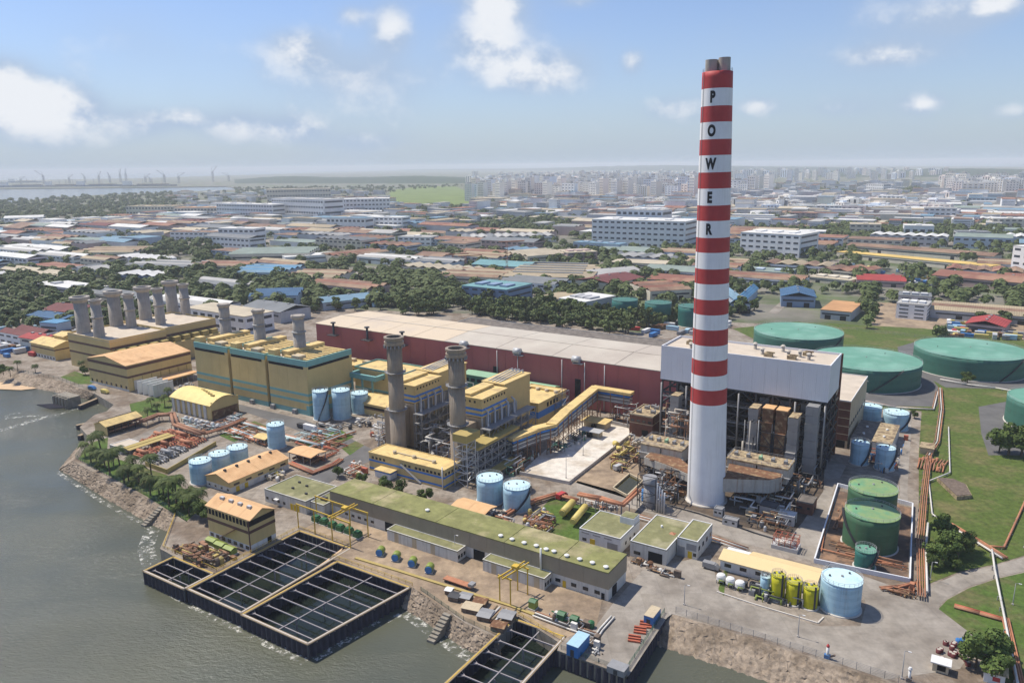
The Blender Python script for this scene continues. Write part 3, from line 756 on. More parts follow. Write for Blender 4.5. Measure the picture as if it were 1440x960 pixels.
q = MB(); rail(q, [((RT - .15) * math.cos(t), (RT - .15) * math.sin(t), CH_TOP) for t in (2 * math.pi * i / 16 for i in range(17))], 1.0, 3, .05); q.build('handrail', M['grey_steel'], ch)
q = MB()
for k in range(2):
    a = toc - GA - 1.05 + k * .05
    q.beam((math.cos(a) * (crad(2) + .15), math.sin(a) * (crad(2) + .15), 2), (math.cos(a) * (RT + .15), math.sin(a) * (RT + .15), CH_TOP), .06)
q.build('ladder', M['grey_steel'], ch)
def letter(chn, row, ang):
    cu_ = bpy.data.curves.new('letter', 'FONT'); cu_.body = chn; cu_.size = 4.7; cu_.align_x = 'CENTER'; cu_.offset = .27; cu_.space_character = 1
    cu_.fill_mode = 'BOTH'; cu_.resolution_u = 5
    ob = bpy.data.objects.new('tmp', cu_); col.objects.link(ob)
    dg = bpy.context.evaluated_depsgraph_get(); me = bpy.data.meshes.new_from_object(ob.evaluated_get(dg))
    bm = bmesh.new(); bm.from_mesh(me); bmesh.ops.triangulate(bm, faces=bm.faces[:])
    bmesh.ops.subdivide_edges(bm, edges=[e for e in bm.edges if e.calc_length() > .6], cuts=2, use_grid_fill=False)
    bmesh.ops.triangulate(bm, faces=bm.faces[:])
    zc = hgt(cp_, row); ys = [v.co.y for v in bm.verts]; ym = (min(ys) + max(ys)) / 2
    for v in bm.verts:
        x, y = v.co.x * .66, (v.co.y - ym); z = zc + y; r = crad(z) + .05
        a = toc - GA + ang + x / r; v.co = Vector((r * math.cos(a), r * math.sin(a), z))
    m2 = bpy.data.meshes.new('letter'); bm.to_mesh(m2); bm.free(); m2.materials.append(M['black_paint'])
    col.objects.unlink(ob); bpy.data.objects.remove(ob)
    o = inst('letter_' + chn.lower(), m2, ch); o['label'] = 'black capital letter ' + chn + ' painted on a white band'
for c, r in zip('POWER', (137, 184, 230, 276.5, 320.5)): letter(c, r, -.27)
ax_ = Vector((cp_.x, cp_.y, 0)).normalized()            # the shaft stands a little out of plumb, to the left
ch.matrix_world = Matrix.Translation(ch.location) @ Matrix.Rotation(-.019, 4, ax_) @ Matrix.Rotation(GA, 4, 'Z')
# ---- turbine hall
b = Bld('turbine_hall', 'long maroon clad turbine hall with pale low pitched roof behind the chimney', 'hall', -356, -117.5, 331, 378, 24.6)
b.walls('brown_band', inset=.1)
b.panels('maroon', 'f', 22, 0.5, 24.5); b.panels('maroon', 'l', 4, .5, 24.5); b.panels('maroon', 'r', 4, .5, 24.5)
us = [-356.6, -330, -302, -279, -255.5, -221, -187, -152, -117]
for k in range(8):
    x0, x1 = us[k] + 236.75, us[k + 1] + 236.75
    m_ = 'hall_roof_warm' if k < 4 else 'hall_roof'
    b.part('roof_panel', m_, lambda q: q.gable(x0 + (.15 if k else 0), x1 - .15, -23.5, 23.5, 24.7, 1.3, 'x', .0, .35))
b.part('ridge_flashing', 'hall_roof', lambda q: q.box(-119, 119, -.5, .5, 26.36, 26.5))
for x in (727, 810, 652):
    uu, z = PV(x, 497, 330); lx = uu + 236.75
    q = b.part('roof_ventilator', 'pale_steel', lambda q: (q.tube([(lx - 2, -24.2, 25.2), (lx + 2, -24.2, 25.2)], 1.7, 16)))
    b.part('bracket', 'grey_steel', lambda q: (q.box(lx - 1.5, lx + 4, -26, -23.6, 23.2, 23.45)), q)
for x in (471, 518, 567):
    uu, z = PV(x, 460, 331); lx = uu + 236.75
    b.part('exhaust_platform', 'dark_steel', lambda q: (q.box(lx - 3.5, lx + 3.5, -27.5, -23.7, 19.5, 19.8), q.cyl(lx, -24.8, 19.5, 27, .7, n=12), q.cyl(lx, -24.8, 27, 27.6, 1.6, n=12), rail(q, [(lx - 3.5, -27.4, 19.8), (lx + 3.5, -27.4, 19.8)])))
for x in (699, 728, 790, 822, 850): 
    uu, z = PV(x, 520, 330.5); lx = uu + 236.75
    b.part('downpipe', 'pale_steel', lambda q: q.tube([(lx, -23.9, 24), (lx, -23.9, 1)], .25, 6))
for x in (697, 733, 812):
    uu, z = PV(x, 545, 330.5); lx = uu + 236.75
    b.part('louvre', 'dark_opening', lambda q: q.box(lx - 1.6, lx + 1.6, -23.75, -23.5, 5, 15))
b = Bld('turbine_hall_annexe', 'low annexe with dark gravel roof along the back of the maroon hall', 'hall', -292, -117.5, 378.6, 408, 21)
b.walls('maroon'); b.flat('gravel_roof', .4, 'kerb')
# ---- boiler house
b = Bld('boiler_house', 'grey white boiler house raised on a dark steel frame behind the chimney', 'boiler house', -116.5, -49, 300.5, 329.5, 44)
b.part('clad_wall', 'white_clad', lambda q: q.box(-33.6, 33.6, -14.4, 8, 30.4, 44))
b.panels('white_clad', 'f', 14, 30.4, 44, o=.05, gap=.05); 
b.part('roof', 'pale_roof', lambda q: q.box(-33.2, 33.2, -14.1, 7.6, 44.02, 44.15))
b.part('parapet', 'white_clad', lambda q: (q.box(-33.75, 33.75, -14.55, -14.1, 44.01, 45), q.box(-33.75, 33.75, 7.6, 8, 44.01, 45), q.box(33.3, 33.75, -14.1, 7.6, 44.01, 45), q.box(-33.75, -33.3, -14.1, 7.6, 44.01, 45)))
for (lx, ly) in ((-22, -11), (6, -6), (16, -5), (20, -3), (24, -6), (1, 2), (12, 3)):
    b.part('roof_vent', 'rusty_white', lambda q: (q.cyl(lx, ly, 44.16, 46.4, .7, n=10), q.cyl(lx, ly, 46.4, 47, 1.1, .5, n=10)))
for (lx, ly) in ((9, -8), (18, -8), (22, 1), (-25, -3)):
    b.part('roof_plant', 'dirty_top', lambda q: (q.box(lx - 1.6, lx + 1.6, ly - 1.2, ly + 1.2, 44.16, 45.6), q.box(lx - .8, lx + 2.4, ly - .5, ly + .4, 45.61, 46.1)))
b.part('steel_frame', 'dark_steel', lambda q: frame(q, -33, 33, -13.8, 14, 0, 30.3, 10, 3, 6, .7, True))
b.part('rear_wall', 'brick', lambda q: q.box(-33.5, 33.5, 13, 14.3, 0, 43.5))
for s_ in (-1, 1):
    b.part('furnace', 'soot', lambda q: q.box(s_ * 17 - 12, s_ * 17 + 12, -8, 12.5, 2, 30.2))
    [b.part('furnace_lagging', 'rust' if j % 2 else 'duct', lambda q: q.box(s_ * 17 - 10 + 4 * j, s_ * 17 - 6.3 + 4 * j, -9.2 - .4 * (j % 2), -8.05, 8 + 5 * (j % 2), 27)) for j in range(5)]
for z in (9, 16, 23):
    b.part('walkway', 'grey_steel', lambda q: (q.box(-33, 33, -14.6, -12.9, z, z + .12), rail(q, [(-33, -14.6, z + .1), (33, -14.6, z + .1)], 1.1, 3, .07)))
for x in (-33, -22, 0, 22, 33): b.part('drop_pipe', 'duct', lambda q: q.tube([(x, -14.9, 29), (x, -14.9, 4)], .35, 8))
# gas ducts standing in front of the frame
def duct_tower(label, u, v, z0, z1, w, d, m='duct', top='dirty_top', lean=2.5):
    t = thing('gas_duct', label, 'duct', (u, v)); n = 8
    for k in range(n):
        a, bb = z0 + (z1 - z0) * k / n, z0 + (z1 - z0) * (k + 1) / n; off = -lean * (1 - k / (n - 1)) if k < 3 else 0
        e = .14 * (k % 2)
        MB().box(-w / 2 - e, w / 2 + e, -d / 2 + off - e, d / 2 + off + e, a + .05, bb - .05).build('duct_section', M[m], t)
    MB().box(-w / 2 + .1, w / 2 - .1, -d / 2 - .1, d / 2 + 3, z1, z1 + .3).build('duct_top', M[top], t)
    MB().box(-w / 2 + .25, w / 2 - .25, -d / 2 + .3, d / 2 - .3, .02, z1).build('support', M['dark_steel'], t)
duct_tower('banded grey gas duct left of the two rust boxes, right of the chimney', -75, 296, 3, 25.6, 3.6, 4.5)
duct_tower('banded grey gas duct right of the two rust boxes under the boiler house', -59.6, 295, 3, 24.6, 3.6, 4.5)
duct_tower('banded grey gas duct left of the chimney above the brick block', -107.8, 297, 6, 25.4, 3.6, 4.5)
duct_tower('smooth dark grey riser duct beside the brown brick block', -53.6, 298, 2, 29, 4.4, 4, 'grey_steel', 'grey_steel', 0)
for u, lb in ((-69.6, 'left one of two rust brown hoppers between the banded ducts'), (-64.4, 'right one of two rust brown hoppers between the banded ducts')):
    t = thing('coal_hopper', lb, 'hopper', (u, 297))
    MB().box(-2.1, 2.1, -2.3, 2.5, 17, 26).build('hopper_body', M['rust'], t)
    MB().box(-2.2, 2.2, -2.4, 3.2, 26.02, 26.4).build('lid', M['orange_roof'], t)
    MB().box(-1.9, 1.9, -3.4, 1.5, 4, 16.9).build('lower_body', M['rust'], t)
    q = MB(); frame(q, -2.3, 2.3, -3.6, 2.6, 0.02, 17, 1, 1, 3, .3); q.build('steel_frame', M['dark_steel'], t)
# precipitators
def esp(label, u0, u1, v0, v1, right):
    b = Bld('precipitator', label, 'precipitator', u0, u1, v0, v1, 12)
    a, c = b.a, b.b
    b.part('steel_frame', 'dark_steel', lambda q: frame(q, -a, a, -c, c, .02, 6, 4, 2, 2, .4))
    for k in range(2):
        x0 = -a + k * (a + .2); x1 = x0 + a - .4
        b.part('casing', 'rusty_white', lambda q: q.box(x0, x1, -c, c, 6, 11.4))
        b.part('casing_roof', 'dirty_top', lambda q: q.box(x0 - .3, x1 + .3, -c - .2, c + .2, 11.42, 12))
        b.part('hopper', 'rust', lambda q: q._add([(x0, -c, 6), (x1, -c, 6), (x1, c, 6), (x0, c, 6), ((x0 + x1) / 2 - 1, -1, 2.5), ((x0 + x1) / 2 + 1, -1, 2.5), ((x0 + x1) / 2 + 1, 1, 2.5), ((x0 + x1) / 2 - 1, 1, 2.5)], [(0, 1, 5, 4), (1, 2, 6, 5), (2, 3, 7, 6), (3, 0, 4, 7), (4, 5, 6, 7)]))
    b.part('walkway', 'grey_steel', lambda q: (q.box(-a - 1, a + 1, -c - 1.3, -c - .2, 8.6, 8.75), rail(q, [(-a - 1, -c - 1.3, 8.7), (a + 1, -c - 1.3, 8.7)])))
    b.part('handrail', 'pale_steel', lambda q: rail(q, [(-a, -c, 12), (a, -c, 12), (a, c, 12), (-a, c, 12), (-a, -c, 12)], 1.1, 3))
    for k in range(5): b.part('transformer', 'mint_roof' if k == 2 else 'grey_steel', lambda q: (q.box(-a + 2 + k * (2 * a - 4) / 4 - .6, -a + 2 + k * (2 * a - 4) / 4 + .6, -1, .6, 12.02, 13.2), q.cyl(-a + 2 + k * (2 * a - 4) / 4, 1.2, 12.02, 13.4, .3, n=8)))
    return b
esp('rusty precipitator with dirty cream top right of the chimney base', -78, -55.8, 272, 282, True)
esp('soot stained precipitator left of the chimney with reddish top', -112, -95, 270, 282, False)
def flue_duct(label, pts, z0, z1):
    t = thing('flue_duct', label, 'duct', pts[0]); o = pts[0]; pl = [(p[0] - o[0], p[1] - o[1]) for p in pts]
    MB().prism(pl, z0, z1).build('duct_body', M['rusty_white'], t); MB().prism([(x * .98 + .1, y * .98 + .1) for x, y in pl], z1 + .01, z1 + .25).build('duct_top', M['rust'], t)
    q = MB()
    for x, y in pl: q.box(x * .9 - .2, x * .9 + .2, y * .9 - .2, y * .9 + .2, .02, z0)
    q.build('support', M['dark_steel'], t)
flue_duct('rust streaked flue duct running from chimney to the right precipitator', [(cu + 5.2, cv - 2), (-60, 263.5), (-57, 268), (-57.5, 271.4), (-77, 271.4), (cu + 6, cv + 3)], 5, 10)
flue_duct('rust streaked flue duct running from chimney to the left precipitator', [(cu - 5.5, cv + 3), (-96, 269.5), (-108, 269.5), (-108, 264), (-96, 260), (cu - 5.6, cv - 2)], 6, 9)
t = thing('absorber_vessel', 'tall grey process vessel with pipes left of the precipitator', 'vessel', P(913, 712))
MB().cyl(0, 0, .1, 9, 2.2, n=24).build('shell', M['duct'], t); MB().cyl(0, 0, 9.02, 11.5, 2.6, n=24).build('head', M['grey_steel'], t)
q = MB(); frame(q, -3.3, 3.5, -3.3, 3.3, .02, 13, 1, 1, 4, .22, True, False); q.build('steel_frame', M['dark_steel'], t)
for k in range(4): MB().tube([(4 + k * .9, -3, .1), (4 + k * .9, -3, 11 - k)], .35, 8).build('pipe', M['pale_steel'], t)
t = thing('chemical_tank', 'bright blue upright drum at foot of the grey process vessel', 'tank', P(908, 705)); 
for s_ in (-1, 1): MB().cyl(s_ * .8, 0, .05, 4.6, .85, n=16).build('drum', M['container_blue'], t)
# brick blocks
b = Bld('brick_block', 'brown brick plant block with dirty tan roof left of the chimney', 'building', -133, -122, 307, 323, 9.7)
b.walls('brick'); b.flat('dirty_top', .5, 'beige_panel'); b.ring('concrete_band', 'beige_panel', 6.2, 6.5); b.row('window', 'glass_dark', 'f', 4, 7, 1.6, 1); b.face('door', 'dark_opening', 'f', 2, .05, 3, 3.5)
for (lx, ly) in ((-2, 3), (2, 4.5), (3, -2), (-3, -4), (0, 6)): b.part('roof_unit', 'grey_steel', lambda q: (q.cbox(lx, ly, 9.97, 1.6, 1.3, 1.3), q.cyl(lx + 1.3, ly, 9.97, 12, .35, n=8)))
b = Bld('brick_tower_block', 'brown brick block with pale roof and beige side right of boiler house', 'building', -61, -46, 338, 384, 20.7)
b.walls('beige_panel', inset=.1); b.panels('brick', 'f', 1, 3.6, 20.6, gap=.02); b.flat('pale_roof', .35, 'white')
for z in (6.2, 9.8, 13.4, 17): b.part('concrete_band', 'beige_panel', lambda q: q.box(-b.a - .09, b.a + .12, -b.b - .12, -b.b + .02, z, z + .25))
b.row('window', 'glass_dark', 'r', 9, 9, 2.2, 1.3); b.part('undercroft', 'dark_opening', lambda q: q.box(-b.a + .3, b.a - 1, -b.b - .08, -b.b + .03, .05, 3.4))
# foot of the boilers: small houses
for (px, w, d, h, m_, rm, lb) in (((1090, 733), 5.5, 5, 4.6, 'grey_steel', 'dark_steel', 'dark grey metal kiosk under the rusty flue duct'), ((1116, 741), 5.5, 4.5, 3.2, 'pale_steel', 'pale_steel', 'pale grey metal kiosk right of the dark one'), ((1142, 725), 5.5, 7, 4, 'brick', 'gravel_roof', 'small brick switch house with gravel roof beside the plant street'),
                                  ((1036, 742), 5, 3, 2, 'pale_steel', 'grey_steel', 'low grey box by the kerb right of the chimney foot'), ((1015, 728), 3, 3, 2.6, 'offwhite_wall', 'grey_steel', 'small pale hut touching the chimney foot')):
    u, v = P(*px); b = Bld('plant_hut', lb, 'hut', u - w, u, v, v + d, h); b.walls(m_); b.flat(rm, .2, rm); b.face('door', 'dark_opening', 'r', 0, .05, 1, 2.1); b.row('window', 'glass_dark', 'f', 2, h * .5, .9, .7)
t = thing('fire_pump_skid', 'red pipework skid with white vessels on a grey tray', 'skid', P(1105, 770))
MB().box(-4, 4, -2.6, 2.6, .02, 1.4).build('tray', M['pale_steel'], t)
for k in range(3): MB().tube([(-2.5 + k * .2, -1.6 + k * 1.3, 2.3), (2.6, -1.6 + k * 1.3, 2.3)], .55, 10).build('vessel', M['pipe_white'], t)
q = MB(); frame(q, -3.6, 3.6, -2.3, 2.3, 1.4, 4.4, 4, 2, 2, .16); q.build('pipe_frame', M['pipe_red'], t)
# scattered pipework and plant at the boiler foot
IND_ = ['grey_steel', 'rust', 'dark_steel', 'pipe_white', 'beige_panel', 'pale_steel']
tangle('boiler_foot_pipework', 'tangled grey and rust pipework right of the chimney foot', [(1020, 705), (1095, 690), (1135, 715), (1120, 765), (1050, 745)], 46, 4.5, IND_, 11, pots=16)
tangle('precipitator_pipework', 'rust brown pipework and platforms below the right precipitator', [(1018, 690), (1100, 672), (1130, 690), (1100, 712), (1030, 710)], 60, 9, ['rust', 'dark_steel', 'pipe_brown', 'rusty_white'], 51, pots=14, run=7)
tangle('precipitator_pipework', 'dark rust pipework below the left precipitator', [(905, 668), (965, 662), (968, 700), (925, 705)], 50, 9, ['rust', 'dark_steel', 'pipe_brown', 'grey_steel'], 52, pots=10, run=6)
tangle('boiler_front_pipework', 'rusty pipes and platforms in front of the boiler house frame', [(1040, 655), (1150, 650), (1140, 668), (1050, 664)], 95, 23, ['rust', 'dark_steel', 'rusty_white', 'grey_steel'], 53, pots=10, run=8, rmax=.45)
tangle('boiler_front_pipework', 'rusty pipes left of the chimney before the boiler frame', [(925, 628), (968, 640), (968, 655), (935, 645)], 60, 22, ['rust', 'dark_steel', 'rusty_white', 'pipe_brown'], 54, pots=8, run=8, rmax=.45)
tangle('boiler_side_pipework', 'dark pipework at the right end of the boiler house', [(1110, 655), (1165, 640), (1160, 690), (1120, 700)], 30, 7, ['dark_steel', 'grey_steel', 'rust'], 12, pots=8)
tangle('vessel_yard_pipework', 'brown pipework round the yellow vessels on the earth yard', [(855, 640), (890, 622), (905, 650), (890, 668), (860, 668)], 34, 3.2, ['pipe_brown', 'rust', 'vessel_yellow', 'dark_steel'], 13, pots=8)
tangle('absorber_pipework', 'vertical grey pipes between process vessel and chimney', [(905, 690), (940, 680), (960, 705), (930, 718)], 30, 9, ['grey_steel', 'pale_steel', 'dark_steel', 'rust'], 14, pots=6, run=6)
tangle('brick_block_pipework', 'rusty pipework at the foot of the left brick block', [(880, 618), (915, 622), (945, 640), (915, 655), (890, 635)], 26, 4, IND_, 15, pots=6)
tangle('unit_gap_pipework', 'silver steam pipework between the two heat recovery boilers', [(585, 640), (625, 618), (665, 628), (630, 665)], 44, 12, ['pale_steel', 'grey_steel', 'pipe_white', 'rust'], 16, pots=12, rmax=.4)
tangle('left_unit_pipework', 'red and white pipework left of the left steel stack', [(520, 612), (545, 600), (552, 625), (530, 635)], 30, 9, ['pipe_red', 'pale_steel', 'grey_steel', 'pipe_white'], 17, pots=6, run=6)
tangle('right_unit_pipework', 'white pipework where the gallery meets the pipe platform', [(700, 660), (740, 645), (760, 640), (735, 665), (715, 672)], 34, 5, ['pipe_white', 'grey_steel', 'mint_roof', 'rust'], 18, pots=10)
tangle('gallery_pipework', 'green and grey plant under the pipe gallery', [(765, 640), (800, 615), (830, 605), (825, 618), (790, 640)], 30, 3, ['tank_green', 'grey_steel', 'pipe_white', 'dark_steel'], 19, pots=12)
tangle('hall_front_pipework', 'silver pipework along the foot of the maroon hall', [(640, 560), (700, 545), (720, 552), (700, 565), (655, 575)], 34, 9, ['pale_steel', 'grey_steel', 'pipe_white'], 20, pots=6)
tangle('hall_end_pipework', 'silver pipes below the right end of maroon hall', [(850, 590), (885, 585), (930, 560), (930, 590), (890, 605)], 30, 9, ['pale_steel', 'grey_steel', 'rust'], 22, pots=6)
tangle('control_side_pipework', 'red and cream pumps at the left end of control building', [(478, 664), (500, 650), (518, 655), (512, 672), (490, 676)], 26, 2.4, ['pipe_red', 'pipe_orange', 'beige_panel', 'pipe_white'], 23, pots=10)
tangle('tank_side_pipework', 'dark pipework between the tall blue tanks and striped block', [(440, 598), (500, 596), (530, 585), (520, 600), (470, 608)], 26, 2, ['grey_steel', 'dark_steel', 'pipe_white'], 24, pots=10)
# ---- twin combined cycle units
def ccgt(uS, vS, u0, u1, v0, lbS, lbH, ztop, top_px):
    t = thing('exhaust_stack', lbS, 'stack', (uS, vS)); h = hgt(W(uS, vS), top_px)
    r = 3.25
    secs = [(0.02, h * .42, r * 1.0), (h * .42, h * .72, r * .97), (h * .72, h - 3.6, r * .94)]
    for i, (a, c, rr) in enumerate(secs): MB().cyl(0, 0, a + .02, c, rr, rr * .985, n=32, cap=True).build('shell_section', M['stack_steel'], t)
    q = MB()
    for k in range(24): a = 2 * math.pi * k / 24; q.beam((math.cos(a) * (r * .97 + .04), math.sin(a) * (r * .97 + .04), 1), (math.cos(a) * (r * .93 + .05), math.sin(a) * (r * .93 + .05), h - 4), .12)
    q.build('stiffeners', M['stack_steel'], t)
    MB().lathe(0, 0, [(r, h - 3.6), (r + .75, h - 3.2), (r + .75, h - 1.9), (r + .3, h - 1.8), (r + .3, h - .9), (r + .85, h - .7), (r + .85, h), (r - .2, h), (r - .2, h - 3)], 32).build('crown', M['stack_steel'], t)
    MB().cyl(0, 0, h - 1.5, h - 1.2, r - .21, n=24).build('mouth', M['soot'], t)
    q = MB()
    for k in range(16): a = 2 * math.pi * k / 16; q.box(math.cos(a) * (r + .8) - .25, math.cos(a) * (r + .8) + .25, math.sin(a) * (r + .8) - .25, math.sin(a) * (r + .8) + .25, h - 4.4, h - 3.3)
    q.build('crown_brackets', M['grey_steel'], t)
    for z in (h * .42, h * .72): 
        q = MB(); q.lathe(0, 0, [(r, z - .1), (r + 1.1, z - .1), (r + 1.1, z + .05), (r, z + .05)], 24); rail(q, [((r + 1.1) * math.cos(a), (r + 1.1) * math.sin(a), z) for a in (2 * math.pi * i / 16 for i in range(17))], 1.1, 3, .06); q.build('platform', M['grey_steel'], t)
    # heat recovery boiler behind the stack
    H_ = Bld('heat_recovery_boiler', lbH, 'boiler', u0, u1, v0, v0 + 36, ztop); a, c = H_.a, H_.b
    H_.part('inlet_duct', 'stack_steel', lambda q: q.box(-3.4, 3.2, -c - 6.5, -c + 2, 2, 19))
    for k in range(9): H_.part('casing_panel', 'grey_steel' if k % 2 else 'stack_steel', lambda q: q.box(-a + .8, a - .8, -c + 2.1 + k * 2.9, -c + 4.8 + k * 2.9, 1, 20.5))
    for k in range(10): H_.part('buckstay', 'pale_steel', lambda q: (q.box(a - .8, a - .3, -c + 2 + k * 2.9, -c + 2.35 + k * 2.9, 1, 21), q.box(-a + .3, -a + .8, -c + 2 + k * 2.9, -c + 2.35 + k * 2.9, 1, 21)))
    H_.part('penthouse_wall', 'tan', lambda q: q.box(-a, a, -c + 1.5, -c + 20, 21.02, ztop))
    for z in (21.6, 23.7): H_.part('blue_stripe', 'blue_stripe', lambda q: q.box(-a - .07, a + .07, -c + 1.43, -c + 20.07, z, z + .9))
    r_ = H_.part('penthouse_roof', 'yellow_roof', lambda q: q.box(-a - .3, a + .3, -c + 1.2, -c + 20.3, ztop + .01, ztop + .45))
    H_.part('roof_monitor', 'yellow_roof', lambda q: q.box(-a + 1.2, 0.4, -c + 2, -c + 19, ztop + .46, ztop + 1.6), r_)
    for k in range(8): H_.part('window', 'glass_dark', lambda q: q.box(a - .02, a + .1, -c + 3 + k * 2.1, -c + 3.9 + k * 2.1, ztop - 1.7, ztop - .8))
    for k in range(4): H_.part('window', 'glass_dark', lambda q: q.box(-a + 1.4 + k * 2.4, -a + 2.3 + k * 2.4, -c + 1.4, -c + 1.52, ztop - 1.7, ztop - .8))
    H_.part('rear_house_wall', 'tan', lambda q: q.box(-a - .5, a - 2, -c + 21, c + 6, 10, ztop + 1.0)); H_.part('rear_house_roof', 'yellow_roof', lambda q: q.box(-a - .9, a - 1.6, -c + 20.6, c + 6.4, ztop + 1.01, ztop + 1.5))
    H_.part('steam_pipes', 'pale_steel', lambda q: [q.tube([(-a + 2 + k * 1.8, -c + 22, ztop + 1.6), (-a + 2 + k * 1.8, c + 5, ztop + 2.6), (-a + 2 + k * 1.8, c + 9, 14)], .3, 7) for k in range(4)])
    H_.part('steel_frame', 'grey_steel', lambda q: frame(q, a + .2, a + 4.5, -c, c, .02, 17, 1, 6, 4, .3, True, True))
    H_.part('rust_pipework', 'rust', lambda q: [q.tube([(-a - 1 - .5 * k, -c - 2, 2 + k), (-a - 1 - .5 * k, c, 2 + k)], .28, 6) for k in range(4)])
    for k in range(5): H_.part('riser_pipe', 'pale_steel', lambda q: q.tube([(a + 1.2, -c + 4 + 5 * k, 2), (a + 1.2, -c + 4 + 5 * k, 23), (a - .5, -c + 4 + 5 * k, 24)], .4, 8))
    return t, H_
s1u, s1z = PV(556, 475, 232)
s2u, s2z = PV(641, 490, 229)
ccgt(s1u, 231, -218, -204, 241, 'left of two slim grey steel exhaust stacks with collared tops', 'yellow topped heat recovery boiler behind the left steel stack', 28.5, 473)
ccgt(s2u, 229, -181, -168.5, 240, 'right of two slim grey steel exhaust stacks with dark open mouth', 'yellow topped heat recovery boiler behind the right steel stack', 28.5, 489)
# control building with blue stripes
b = Bld('control_building', 'long yellow flat roofed building with blue stripes before the stacks', 'building', -206.5, -168.5, 215.5, 226, 7.4)
b.walls('tan'); b.flat('yellow_roof', .25, 'yellow_roof', ov=.2)
for z in (.8, 4.2): b.ring('blue_stripe', 'blue_stripe', z, z + .75)
b.row('window', 'glass_dark', 'f', 4, 5.3, 1.1, 1.0, span=8, off=-14); b.row('window', 'glass_dark', 'f', 3, 5.3, 1.1, 1.0, span=6, off=0); b.row('window', 'glass_dark', 'f', 7, 5.3, 1.2, 1.0, span=13, off=11); b.row('window', 'glass_dark', 'r', 5, 5.3, 1.1, 1.0)
for k in range(3): b.part('roof_vent', 'beige_panel', lambda q: q.cyl(-9 + 10 * k, -1, 7.7, 8.8, .8, n=12))
b.part('roof_duct', 'beige_panel', lambda q: q.box(-8, 11, -.6, 0, 7.66, 8.1))
b.part('lean_to', 'white', lambda q: q.box(-12.5, -4.5, -b.b - 4, -b.b - .1, .02, 2.9)); b.part('lean_to_roof', 'yellow_roof', lambda q: q.box(-12.8, -4.2, -b.b - 4.3, -b.b - .08, 2.91, 3.2)); b.part('lean_to_stripe', 'blue_stripe', lambda q: q.box(-12.55, -4.45, -b.b - 4.05, -b.b - .1, 2.3, 2.85))
b.part('downpipe', 'white', lambda q: q.tube([(b.a - .6, -b.b - .3, 0.1), (b.a - .6, -b.b - .3, 9)], .25, 8)); b.part('stair', 'grey_steel', lambda q: q.beam((-2, -b.b - .7, 6.2), (8, -b.b - .7, .4), 1.0, .2))
b = Bld('steam_turbine_house', 'yellow building with broad blue band in front of the maroon hall', 'building', -190, -170.6, 289.5, 316, 13.2)
b.walls('tan'); b.flat('yellow_roof', .3, 'yellow_roof', ov=.3); b.ring('blue_band', 'blue_stripe', 6.3, 9.4); b.row('louvre', 'dark_opening', 'f', 6, 10, 1.6, 2, span=16, off=0); b.row('louvre', 'dark_opening', 'r', 4, 10, 1.6, 2, span=12)
for k in range(4): b.part('roof_vent', 'beige_panel', lambda q: q.cyl(-7 + 5 * k, 6, 13.5, 14.6, .9, n=12))
b.part('roof_duct', 'yellow_roof', lambda q: q.box(-9, 9, 6.9, 9, 13.5, 14.4)); b.part('stair_tower', 'grey_steel', lambda q: frame(q, b.a + .3, b.a + 4, 2, 9, .02, 15, 1, 1, 5, .22))
for (x0, x1, y, vv, lb) in ((652, 695, 522, 318, 'small mint green roofed filter house behind the right stack'), (722, 775, 538, 319, 'mint green roofed filter house against the maroon wall')):
    ua, za = PV(x0, y, vv); ub, zb = PV(x1, y + 8, vv); b = Bld('filter_house', lb, 'filter house', ua, ub, vv, vv + 9, (za + zb) / 2 - 1.2)
    b.walls('tank_green'); b.gable('mint_roof', 1.2, 'x', .3, wm='mint_roof'); b.row('louvre', 'dark_opening', 'f', 5, b.h - 3.4, 2.6, 1.8)
# platform structure beside the right boiler
b = Bld('pipe_platform', 'open steel pipe platform under an olive roof right of the stacks', 'platform', -167.6, -161.5, 228, 257, 13.6)
b.part('steel_frame', 'pale_steel', lambda q: frame(q, -b.a, b.a, -b.b, b.b, .02, 13, 1, 6, 4, .3, True, False))
for k in range(4): b.part('platform_floor', 'grey_steel', lambda q: (q.box(-b.a - .3, b.a + .6, -b.b, b.b, 3.1 * (k + 1) - .2, 3.1 * (k + 1)), rail(q, [(b.a + .6, -b.b, 3.1 * (k + 1)), (b.a + .6, b.b, 3.1 * (k + 1))], 1.1, 3)))
for k in range(6): b.part('pipe', 'pipe_white' if k % 3 else 'pipe_orange', lambda q: q.tube([(-1.5 + (k % 3) * 1.4, -b.b, 1.8 + 3.1 * (k // 2)), (-1.5 + (k % 3) * 1.4, b.b, 1.8 + 3.1 * (k // 2))], .35, 8))
b.part('roof', 'ochre', lambda q: q.box(-b.a - .7, b.a + .7, -b.b - .5, b.b + .5, 13.1, 14.2))
b = Bld('stair_tower', 'braced steel stair tower with ochre cap beside the right stack', 'tower', -167.6, -161.6, 221, 226.6, 21)
b.part('steel_frame', 'pale_steel', lambda q: frame(q, -b.a, b.a, -b.b, b.b, .02, 18, 1, 1, 6, .3)); b.part('cap', 'ochre', lambda q: q.box(-b.a - .3, b.a + .3, -b.b - .4, b.b + 3, 18.02, 21))
for k in range(6): b.part('flight', 'grey_steel', lambda q: q.beam((-b.a + .8, 0, 3 * k + .1), (b.a - .8, 0, 3 * k + 3), 1.4, .2))
b = Bld('low_pipe_shelter', 'low olive roofed pipe shelter at the foot of the pipe platform', 'shelter', -160.5, -156, 230, 250, 3.2)
b.part('post', 'grey_steel', lambda q: frame(q, -b.a + .3, b.a - .3, -b.b + .3, b.b - .3, .02, 3, 1, 5, 1, .2, False)); b.part('roof', 'ochre', lambda q: q.box(-b.a, b.a, -b.b, b.b, 3.05, 3.4))
